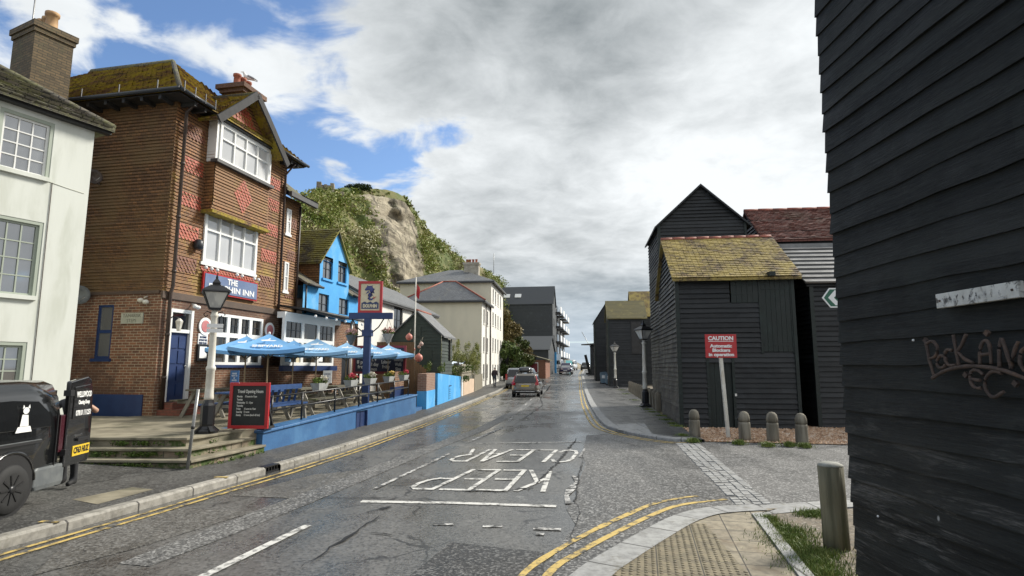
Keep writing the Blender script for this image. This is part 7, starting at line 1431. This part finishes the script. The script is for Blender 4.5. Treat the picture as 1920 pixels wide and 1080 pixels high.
mb = MB().use(M['carglass']); mb.prism([(-.70, 1.57, 1.09), (.70, 1.57, 1.09), (.60, 1.14, 1.49), (-.60, 1.14, 1.49)], (0, .02, .02)); mb.build('windscreen', vn)
# emblem on the side: a small white seated figure
mb = MB().use(M['txt']); E_ = lambda y, z: (-.868, -1.36 - y, z); cz = 1.10
for pts in ([(-.13, -.04), (.13, -.04), (.10, .03), (-.10, .03)], [(-.07, .035), (.07, .035), (.05, .17), (-.045, .18)], [(.01 + .05 * math.cos(k), .225 + .042 * math.sin(k)) for k in [6.283 * i / 12 for i in range(12)]], [(-.05, .25), (-.015, .265), (-.04, .30)], [(.035, .265), (.07, .25), (.06, .30)]): mb.prism([E_(a, cz + b - .1) for a, b in pts], (-.003, 0, 0))
mb.build('emblem', vn)
# open rear door, seen from outside
DH = Vector((-.80, -2.13, .07)); dang = R(187); dd = Vector((-math.cos(R(83)) * -1 * .17 / .17 * 0 + .14, -.99, 0)).normalized(); dn = Vector((-dd.y, dd.x, 0)) * -1
if dn.x > 0: dn = -dn
DP = lambda s, z, d=0: DH + dd * s + dn * d + Vector((0, 0, z))
dw = .66; prof = [(0.0, .34), (dw - .05, .34), (dw, .40), (dw - .01, .95), (dw - .05, 1.35), (dw - .12, 1.52), (dw - .22, 1.565), (.0, 1.50)]
mb = MB().use(M['vanblack']); mb.prism([DP(s, z) for s, z in prof], dn * .07); do = mb.build('rear_door', vn, bevel=.018)
mb = MB().use(M['vanblack']); mb.prism([DP(s, z, .07) for s, z in ((.09, .98), (dw - .07, .98), (dw - .11, 1.36), (dw - .17, 1.45), (.09, 1.42))], dn * .012); mb.build('window_panel', do, bevel=.008)
tx = dd; ty = Vector((0, 0, 1)); tl = lambda s, z: tuple(DP(s, z, .086))
if dd.cross(Vector((0, 0, 1))).dot(dn) < 0: tx = -dd
for body, s, z, sz, wd_ in (('WELLSWOOD', .33, 1.31, .11, .40), ('Cleaning Group', .34, 1.20, .075, .30), ('07810 111251', .35, 1.05, .10, .40)): text(do, body, M['txt'], tl(s, z), tx, ty, sz, wd_, .003, depth=.002)
text(do, 'dispatch', M['chrome'], tuple(DP(.3, .74, .072)), tx, ty, .06, .2, depth=.002)
mb = MB().use(M['plate']); mb.prism([DP(s, z, .07) for s, z in ((.17, .46), (.62, .46), (.62, .60), (.17, .60))], dn * .008); pl_ = mb.build('number_plate', do); text(pl_, 'CF63 HUZ', M['dplastic'], tuple(DP(.395, .53, .080)), tx, ty, .115, .40, .004, depth=.002)
mb = MB().use(M['dplastic']); mb.prism([DP(s, z, .07) for s, z in ((.25, .66), (.55, .66), (.55, .70), (.25, .70))], dn * .03); mb.build('handle', do)
mb = MB().use(M['dplastic']); [mb.prism([DP(-.04, z, .0), DP(.06, z, .0), DP(.06, z + .08, .0), DP(-.04, z + .08, .0)], dn * .09) for z in (.5, 1.3)]; mb.build('hinge', do)

# ---------------------------------------------------------------- people
def person(label, loc, rz, J, E, mats, hair=True, face=True):
    """J: name -> (x, y, z, radius); E: edges; mats: function(point) -> material key. One continuous skinned body."""
    t = thing('person', label, 'person', loc, rz); names = list(J); me = bpy.data.meshes.new('body'); me.from_pydata([J[n][:3] for n in names], [(names.index(a), names.index(b)) for a, b in E], []); o = bpy.data.objects.new('body', me); C.objects.link(o)
    sk = o.modifiers.new('skin', 'SKIN'); sk.use_smooth_shade = True
    for i, n in enumerate(names): v = me.skin_vertices[0].data[i]; v.radius = (J[n][3], J[n][4] if len(J[n]) > 4 else J[n][3]); v.use_root = n == 'pelvis'
    sb = o.modifiers.new('sub', 'SUBSURF'); sb.levels = sb.render_levels = 2; bpy.context.view_layer.update()
    m2 = bpy.data.meshes.new_from_object(o.evaluated_get(bpy.context.evaluated_depsgraph_get())); m2.name = 'body'; bpy.data.objects.remove(o); o = bpy.data.objects.new('body', m2); C.objects.link(o); o.parent = t
    ks = []; m2.materials.clear(); idx = []
    for p_ in m2.polygons:
        near = min(names, key=lambda n: (Vector(J[n][:3]) - p_.center).length / max(.05, J[n][3]) ** .35); k = mats(near, p_.center)
        if k not in ks: ks.append(k); m2.materials.append(M[k])
        idx.append(ks.index(k))
    m2.polygons.foreach_set('material_index', idx); m2.polygons.foreach_set('use_smooth', [True] * len(idx)); m2.update()
    h = Vector(J['head'][:3]); r = J['head'][3]
    if hair: mb = MB().use(M['hair']); mb.lathe([(r * 1.06, 0), (r * 1.12, r * .5), (r * 1.0, r * 1.0), (r * .6, r * 1.35), (.01, r * 1.45)], 14, h + Vector((0, -.015, -.01))); mb.build('hair', t)
    return t
def stdbody(H=1.62, lean=0, armL=None, armR=None, legs=None):
    k = H / 1.75; J = {'pelvis': (0, 0, .93 * k, .145 * k, .11 * k), 'waist': (0, lean * .3, 1.08 * k, .135 * k, .10 * k), 'chest': (0, lean * .7, 1.28 * k, .165 * k, .115 * k), 'upper': (0, lean, 1.42 * k, .14 * k, .09 * k), 'neck': (0, lean * 1.2, 1.50 * k, .055 * k), 'chin': (0, lean * 1.4 + .02, 1.57 * k, .068 * k, .075 * k), 'head': (0, lean * 1.5 + .01, 1.65 * k, .082 * k, .095 * k), 'crown': (0, lean * 1.5, 1.715 * k, .055 * k)}
    E = [('pelvis', 'waist'), ('waist', 'chest'), ('chest', 'upper'), ('upper', 'neck'), ('neck', 'chin'), ('chin', 'head'), ('head', 'crown')]
    legs = legs or {}
    for s_, n in ((-1, 'L'), (1, 'R')):
        d = legs.get(n, (0, 0)); kf, ff = d      # knee forward, foot forward
        lift = .06 if ff < -.2 else 0
        J.update({'hip' + n: (s_ * .09 * k, 0, .87 * k, .10 * k), 'knee' + n: (s_ * .10 * k, kf, .49 * k, .068 * k), 'shin' + n: (s_ * .10 * k, kf * .6 + ff * .4, .30 * k, .062 * k), 'ankle' + n: (s_ * .10 * k, ff - .02, .09 * k + lift, .046 * k), 'toe' + n: (s_ * .12 * k, ff + .15 * k, .045 * k + lift * .3, .042 * k), 'heel' + n: (s_ * .10 * k, ff - .06 * k, .05 * k + lift, .042 * k)})
        E += [('pelvis', 'hip' + n), ('hip' + n, 'knee' + n), ('knee' + n, 'shin' + n), ('shin' + n, 'ankle' + n), ('ankle' + n, 'toe' + n), ('ankle' + n, 'heel' + n)]
        a = (armL if n == 'L' else armR) or ((s_ * .24 * k, -.02, 1.12 * k), (s_ * .26 * k, .06, .86 * k), (0, .02, -1))
        el, wr_, hd_ = Vector(a[0]), Vector(a[1]), Vector(a[2]).normalized(); J.update({'shoulder' + n: (s_ * .185 * k, lean, 1.41 * k, .068 * k), 'elbow' + n: (*el, .047 * k), 'wrist' + n: (*wr_, .032 * k), 'palm' + n: (*(wr_ + hd_ * .075), .036 * k, .022 * k)}); E += [('upper', 'shoulder' + n), ('shoulder' + n, 'elbow' + n), ('elbow' + n, 'wrist' + n), ('wrist' + n, 'palm' + n)]
        cr = hd_.cross(Vector((s_, .2, .1))).normalized(); pm = wr_ + hd_ * .075; inn = cr.cross(hd_).normalized()
        for fi, (off, ln) in enumerate(((-.027, .075), (-.009, .085), (.009, .08), (.026, .062))):
            b = pm + cr * off + hd_ * .03; m_ = b + hd_ * ln * .5 + inn * .008; e = b + hd_ * ln * .85 + inn * .03; J.update({f'f{fi}a' + n: (*m_, .009), f'f{fi}b' + n: (*e, .007)}); E += [('palm' + n, f'f{fi}a' + n), (f'f{fi}a' + n, f'f{fi}b' + n)]
        th = wr_ + hd_ * .03 + cr * -.04 + inn * .02; J['th' + n] = (*(th + hd_ * .035 - cr * .01), .009); E.append(('wrist' + n, 'th' + n))
    return J, E
def cloth(top, low, shoe, sleeve):
    def f(n, c):
        b = n[:-1] if n[-1] in 'LR' else n
        if b in ('toe', 'heel') or (b == 'ankle' and c.z < .09): return shoe
        if b in ('hip', 'knee', 'shin', 'ankle', 'pelvis'): return low
        if b in ('neck', 'chin', 'head', 'crown', 'palm', 'th', 'wrist') or b[0] == 'f': return 'skin' if not (b == 'wrist' and sleeve == 'long') else top
        if b == 'elbow' and sleeve == 'short': return 'skin'
        return top
    return f
J, E = stdbody(1.53, .04, armL=((-.42, .05, 1.10), (-.30, .22, 1.27), (.25, .5, .6)), armR=((.30, .12, 1.08), (.26, .34, 1.05), (0, 1, 0)))
person('person in dark grey T-shirt and black trousers standing behind the van door', (-6.69, 9.12, PH + .03), R(176), J, E, cloth('tee', 'trous', 'rubber', 'short'))
J, E = stdbody(1.74, .09, legs={'L': (.16, .24), 'R': (.02, -.30)}, armL=((-.25, -.06, 1.14), (-.20, .08, .92), (0, .3, -1)), armR=((.26, -.08, 1.14), (.31, .02, .90), (.1, .3, -1)))
for n_, k_ in (('pelvis', 1.25), ('waist', 1.5), ('chest', 1.35), ('upper', 1.3), ('shoulderL', 1.35), ('shoulderR', 1.35), ('elbowL', 1.5), ('elbowR', 1.5), ('hipL', 1.1), ('hipR', 1.1)): J[n_] = (*J[n_][:3], *[r_ * k_ for r_ in J[n_][3:]])
person('person in dark maroon jacket and jeans walking away on the left pavement', (-1.56, 53.2, gh(53) + PH), -R(8), J, E, cloth('jacket', 'jeans', 'rubber', 'long'))
# ---------------------------------------------------------------- cliff and vegetation
from mathutils import noise as mn
RG = [(520, 405, 60), (545, 388, 64), (565, 372, 66), (582, 364, 68), (600, 356, 70), (626, 355, 72), (650, 352, 74), (690, 352, 78), (720, 354, 80), (742, 360, 82), (760, 368, 84), (770, 384, 85), (784, 405, 87), (800, 426, 88), (830, 455, 92), (870, 488, 98), (905, 503, 104), (935, 522, 112), (950, 545, 120), (962, 590, 128), (975, 640, 135), (985, 700, 140)]
BS = [(-25, 24), (-22, 33), (-20.5, 38), (-19, 42), (-17.5, 46), (-16.5, 49), (-15.5, 53), (-14.5, 58), (-13.6, 62), (-13, 65), (-12.5, 67), (-12, 69), (-11, 71), (-10, 73), (-7, 77), (-3.5, 84), (-1, 91), (1.5, 99), (3.5, 108), (5, 118), (7, 126), (9, 134)]
NC, NR = 150, 64
def fbm(p, s, o=4):
    return sum(mn.noise(Vector(p) * s * 2 ** i) * .5 ** i for i in range(o))
def at(tab, c):
    f = c * (len(tab) - 1); i = min(int(f), len(tab) - 2); s = f - i; return [a + (b - a) * s for a, b in zip(tab[i], tab[i + 1])]
grid = []; rockm = []
for c in range(NC):
    cc_ = c / (NC - 1); px, py, Y = at(RG, cc_); b = at(BS, cc_); rp = atd(px, py, Y); row = []; rm = []
    for r in range(NR + 8):
        s = r / (NR - 1)
        if r < NR:
            q = Vector((b[0], b[1], 2.0)).lerp(rp, s); q.z = 2.0 + (rp.z - 2.0) * (s ** .85); out = Vector((b[0] - rp.x, b[1] - rp.y, 0)).normalized(); side_ = Vector((-out.y, out.x, 0))
            rk = math.exp(-(((cc_ - (.425 + .13 * (1 - s))) / .125) ** 4)) * (1 if .30 < s < .93 else 0); rm.append(rk)
            n = fbm((q.x, q.y, q.z), .11, 4); env = min(1, s * 5) * min(1, (1 - s) * 5)
            q = q + out * (n * 3.0 * env + rk * (1.6 + 1.3 * fbm((q.x * .5, q.y * .5, q.z * 2.2), .35, 4) - .9 * abs(fbm((q.x, q.y, 3), .22, 3)))); q.z += .5 * fbm((q.x, q.y, 0), .3, 3) * env + (.35 * fbm((q.x, q.y, 7), .5, 3) if s > .97 else 0)
        else:
            k = r - NR + 1; q = rp + Vector((rp.x - b[0], rp.y - b[1], 0)).normalized() * k * 5; q.z = rp.z - .25 * k * k; rm.append(0)
        row.append(q)
    grid.append(row); rockm.append(rm)
M['hillgreen'] = dirty('hillside_turf', (.08, .11, .025), (.15, .145, .05), .35, .9, .8, third=(.22, .18, .09), s3=.18, bdist=.15)
m_, t_, b_ = new('sandstone'); ob = coords(t_); v_ = t_.vmath('MULTIPLY', ob, (.3, .3, 1.5)); st_ = t_.noise(v_, .55, 9, .68, .8); n2 = t_.noise(t_.vmath('MULTIPLY', ob, (1, 1, .45)), .55, 9, .72, .6); col = t_.mix(t_.sm(st_, .35, .65), (.15, .125, .085), (.42, .37, .27)); col = t_.mix(t_.math('MULTIPLY', t_.sm(n2, .50, .60), .85), col, (.06, .052, .036)); col = t_.mix(t_.math('MULTIPLY', t_.sm(t_.noise(ob, .4, 6, .7), .55, .66), .6), col, (.075, .085, .03)); t_.set(b_.inputs['Base Color'], col); b_.inputs['Roughness'].default_value = .9; bumpn(t_, b_, t_.math('ADD', st_, n2), 1.0, .35); M['sandstone'] = m_
mb = MB(); ids = [[mb.add([q]) for q in row] for row in grid]
for c in range(NC - 1):
    for r in range(NR + 6):
        k = (rockm[c][r] + rockm[c + 1][r + 1]) / 2; f = fbm((c * .35, r * .35, 2), .5, 3) * .35; mb.use(M['sandstone'] if k + f > .5 else M['hillgreen']); mb.face((ids[c][r], ids[c + 1][r], ids[c + 1][r + 1], ids[c][r + 1]), None, True)
S(mb.build('hill', fix=False))
M['scrub'] = leafmat('hillside_scrub_leaves', ((.08, .12, .02), (.15, .20, .035), (.24, .26, .06), (.30, .26, .11)), scale=.16)
M['blossom'] = leafmat('pale_flowering_scrub', ((.13, .16, .04), (.32, .31, .12), (.56, .52, .32), (.64, .60, .42)), scale=.3)
M['drygrass'] = leafmat('dry_hill_grass', ((.10, .085, .03), (.20, .165, .07), (.26, .22, .11)), scale=.3)
rg = random.Random(11); e1, e2_, e3 = [], [], []
for i in range(1500):
    c, r = rg.randrange(2, NC - 2), rg.randrange(2, NR); s = r / (NR - 1); cc_ = c / NC
    if rockm[c][r] > .45: continue
    q = grid[c][r]; n = fbm((q.x, q.y, q.z), .09, 3); sz = rg.uniform(.5, 1.5)
    if s > .93: sz *= .35
    bl_ = (.05 < cc_ < .62) and s < .76 - 1.1 * max(0, cc_ - .15) + n * .15
    if bl_ and n > -.22 and rg.random() < .8: e2_.append((q, (sz * 1.1, sz * 1.1, sz * .8), sz))
    elif n < -.12 and rg.random() < .45: e3.append((q, (sz, sz, sz * .35), sz * .6))
    else: e1.append((q, (sz * 1.3, sz * 1.3, sz), sz))
o = leafcloud('hillside_scrub', None, M['scrub'], e1, 70000, .17, 2); tag(o, 'dense green scrub covering the cliff side behind the houses', 'scrub', kind='stuff')
o = leafcloud('flowering_scrub', None, M['blossom'], e2_, 46000, .14, 3); tag(o, 'pale cream flowering scrub on the slope behind the blue house', 'scrub', kind='stuff')
o = leafcloud('dry_grass', None, M['drygrass'], e3, 12000, .2, 4, asp=.25); tag(o, 'dry straw coloured grass patches high on the cliff', 'grass', kind='stuff')
# ruin on the skyline
q = atd(611, 357, 71.5); t = thing('ruin', 'small crumbling stone castle ruin on the hilltop skyline', 'ruin', q, .2); mb = MB().use(M['sandstone']); mb.box(-1.1, 1.0, -.5, .5, -1.2, .55); mb.box(-1.1, -.55, -.5, .5, .55, .95); mb.box(.55, 1.0, -.5, .5, .55, .85); mb.box(-.2, .15, -.4, .4, .55, .68); mb.box(1.0, 2.2, -.3, .3, -1.4, -.1); mb.box(-1.7, -1.1, -.4, .4, -1.5, .0); mb.build('masonry', t)
def shrub(name, label, cat, loc, ells, n, size, m, stems, sm_='bench', seed=1, asp=.5, group=None):
    t = thing(name, label, cat, loc, 0, group); mb = MB().use(M[sm_])
    for s_ in stems: mb.tube(s_[:-1], s_[-1], 6)
    mb.build('trunk' if name == 'tree' else 'stem', t); leafcloud('crown' if name == 'tree' else 'foliage', t, m, ells, n, size, seed, asp=asp); return t
q = atd(672, 356, 75.5); shrub('shrub', 'dark rounded bush on the crest of the hill right of the ruin', 'shrub', q, [((x, 0, .2 + .25 * (1 - abs(x) / 1.6)), (.7, .7, .5)) for x in (-1.2, -.4, .4, 1.1)], 1500, .14, leafmat('dark_bush_leaves', ((.01, .022, .006), (.03, .05, .012), (.05, .07, .02)), scale=.6), [[(-.5, 0, -1), (-.4, 0, .2), .08], [(.4, 0, -1), (.5, 0, .2), .08]])
# feathery shrub before the cream house
rs = random.Random(4); q = FB.w(22.2, 1.3); M['feather'] = leafmat('feathery_shrub_leaves', ((.09, .11, .02), (.19, .22, .05), (.30, .31, .09), (.40, .36, .16)), scale=.9)
tips = [(rs.uniform(-1.5, 1.5), rs.uniform(-1.5, 1.5), rs.uniform(2.3, 4.0)) for _ in range(38)]
shrub('shrub', 'tall feathery yellow-green shrub spilling over the fence by the cream house', 'shrub', (q.x, q.y, .1), [((a * .9, b * .9, c_ * .72), (.38, .38, .55)) for a, b, c_ in tips] + [((a * 1.05, b * 1.05, c_ * .93), (.16, .16, .34), .05) for a, b, c_ in tips], 11000, .085, M['feather'], [[(a * .1, b * .1, 0), (a * .4, b * .4, c_ * .5), (a, b, c_), [.03, .02, .006]] for a, b, c_ in tips], seed=8, asp=.22)
q = bl(855, 702, .3); q = FB.w(q[0], .3); shrub('ivy', 'green ivy tumbling over the end of the sky blue wall', 'ivy', (q.x, q.y, 0), [((rs.uniform(-.9, .9), rs.uniform(-.2, .25), rs.uniform(1.2, 2.0)), (.3, .25, .25)) for _ in range(12)], 1500, .06, M['leafp'], [[(0, 0, 0), (.1, .1, 1.0), (-.2, 0, 1.7), [.03, .02, .01]]], seed=9)
q = bl(803, 700, .5); 
for (px, py, Y, lab, sd_) in ((801, 690, 27.5, 'small pale flowering plant on the wall by the brown fence', 31), (828, 692, 30.5, 'small bush in front of the dark green hut door', 32)):
    q = atd(px, py, Y); shrub('plant', lab, 'plant', (q.x, q.y, 0), [((0, 0, q.z), (.22, .2, .2)), ((.1, 0, q.z + .2), (.13, .13, .15))], 260, .04, M['leafp'], [[(0, 0, .3), (.03, 0, q.z), .015]], seed=sd_)
# trees on the slope between the cream terrace and the flats
def tree(label, loc, h, rad, m, seed, n=4200, size=.2):
    r = random.Random(seed); limbs = [[(0, 0, 0), (r.uniform(-.15, .15), 0, h * .3), (r.uniform(-.3, .3), r.uniform(-.3, .3), h * .62), [.2, .15, .08]]]; ells = []
    for k in range(13):
        a = r.uniform(0, 6.28); d = rad * r.uniform(.25, .85); z = h * r.uniform(.28, .86); e = (d * math.cos(a), d * math.sin(a), z); limbs.append([(0, 0, h * r.uniform(.15, .4)), (e[0] * .5, e[1] * .5, z * .75), e, [.08, .05, .02]]); s_ = rad * r.uniform(.28, .5); ells.append((e, (s_, s_, s_ * .8)))
    ells.append(((0, 0, h * .9), (rad * .35, rad * .35, h * .12))); return shrub('tree', label, 'tree', loc, ells, n, size, m, limbs, 'blackwood', seed, .5, 'trees between the cream terrace and the flats')
M['tree1'] = leafmat('dull_green_tree_leaves', ((.04, .06, .014), (.09, .12, .03), (.16, .16, .05)), scale=.35); M['tree2'] = leafmat('brownish_tree_leaves', ((.08, .065, .022), (.16, .13, .05), (.26, .20, .09)), scale=.35); M['tree3'] = leafmat('bright_tree_leaves', ((.03, .055, .012), (.08, .12, .03), (.14, .17, .05)), scale=.4)
for px, Y, h_, rd_, m, lab, sd_ in ((945, 71, 8.6, 2.3, 'tree2', 'tall brownish tree tight against the end of the cream terrace', 1), (962, 74, 6.2, 2.2, 'tree1', 'dull green tree in front of the dark flats', 2), (950, 67, 4.6, 2.0, 'tree3', 'low bright green tree at the terrace end', 3), (978, 77, 4.4, 2.0, 'tree2', 'low russet tree beside the brick lean-to shed', 4), (1016, 86, 2.6, 1.0, 'tree3', 'small green bush beside the turquoise gate', 5)):
    q = atd(px, 690, Y); tree(lab, (q.x, Y, gh(Y) - .1), h_, rd_, M[m], sd_)
t = thing('fence', 'weathered board fence under the trees beyond the terrace', 'fence', (.2, 66.5, gh(66)), R(81)); mb = MB().use(M['oldfence'])
for k in range(26): mb.box(k * .3, k * .3 + .28, 0, .05, -.1, 1.6 + .1 * rs.random())
mb.box(0, 7.8, .05, .12, .4, .55); mb.box(0, 7.8, .05, .12, 1.2, 1.35); mb.build('boards', t)
# low brown cliff at the far end
mb = MB().use(M['sandstone']); N1, N2 = 40, 10; ids = []
for i in range(N1):
    s = i / (N1 - 1); px = 1050 + 55 * s; y = 185 + 30 * s; top = 668 + 22 * s ** 1.3
    p0 = atd(px, top, y); row = []
    for j in range(N2): k = j / (N2 - 1); row.append(mb.add([(p0.x, p0.y - 14 * (1 - k) + 2 * fbm((i * .4, j * .4, 0), .8), 1.2 + max(.0, p0.z - 1.2) * k ** .8 + .5 * fbm((i * .5, j, 4), .5))]))
    for j in range(4): row.append(mb.add([(p0.x - 2 * j, p0.y + 8 * (j + 1), p0.z - .8 * j * j)]))
    ids.append(row)
for i in range(N1 - 1):
    for j in range(N2 + 3): mb.face((ids[i][j], ids[i + 1][j], ids[i + 1][j + 1], ids[i][j + 1]), None, True)
S(mb.build('hill', fix=False))
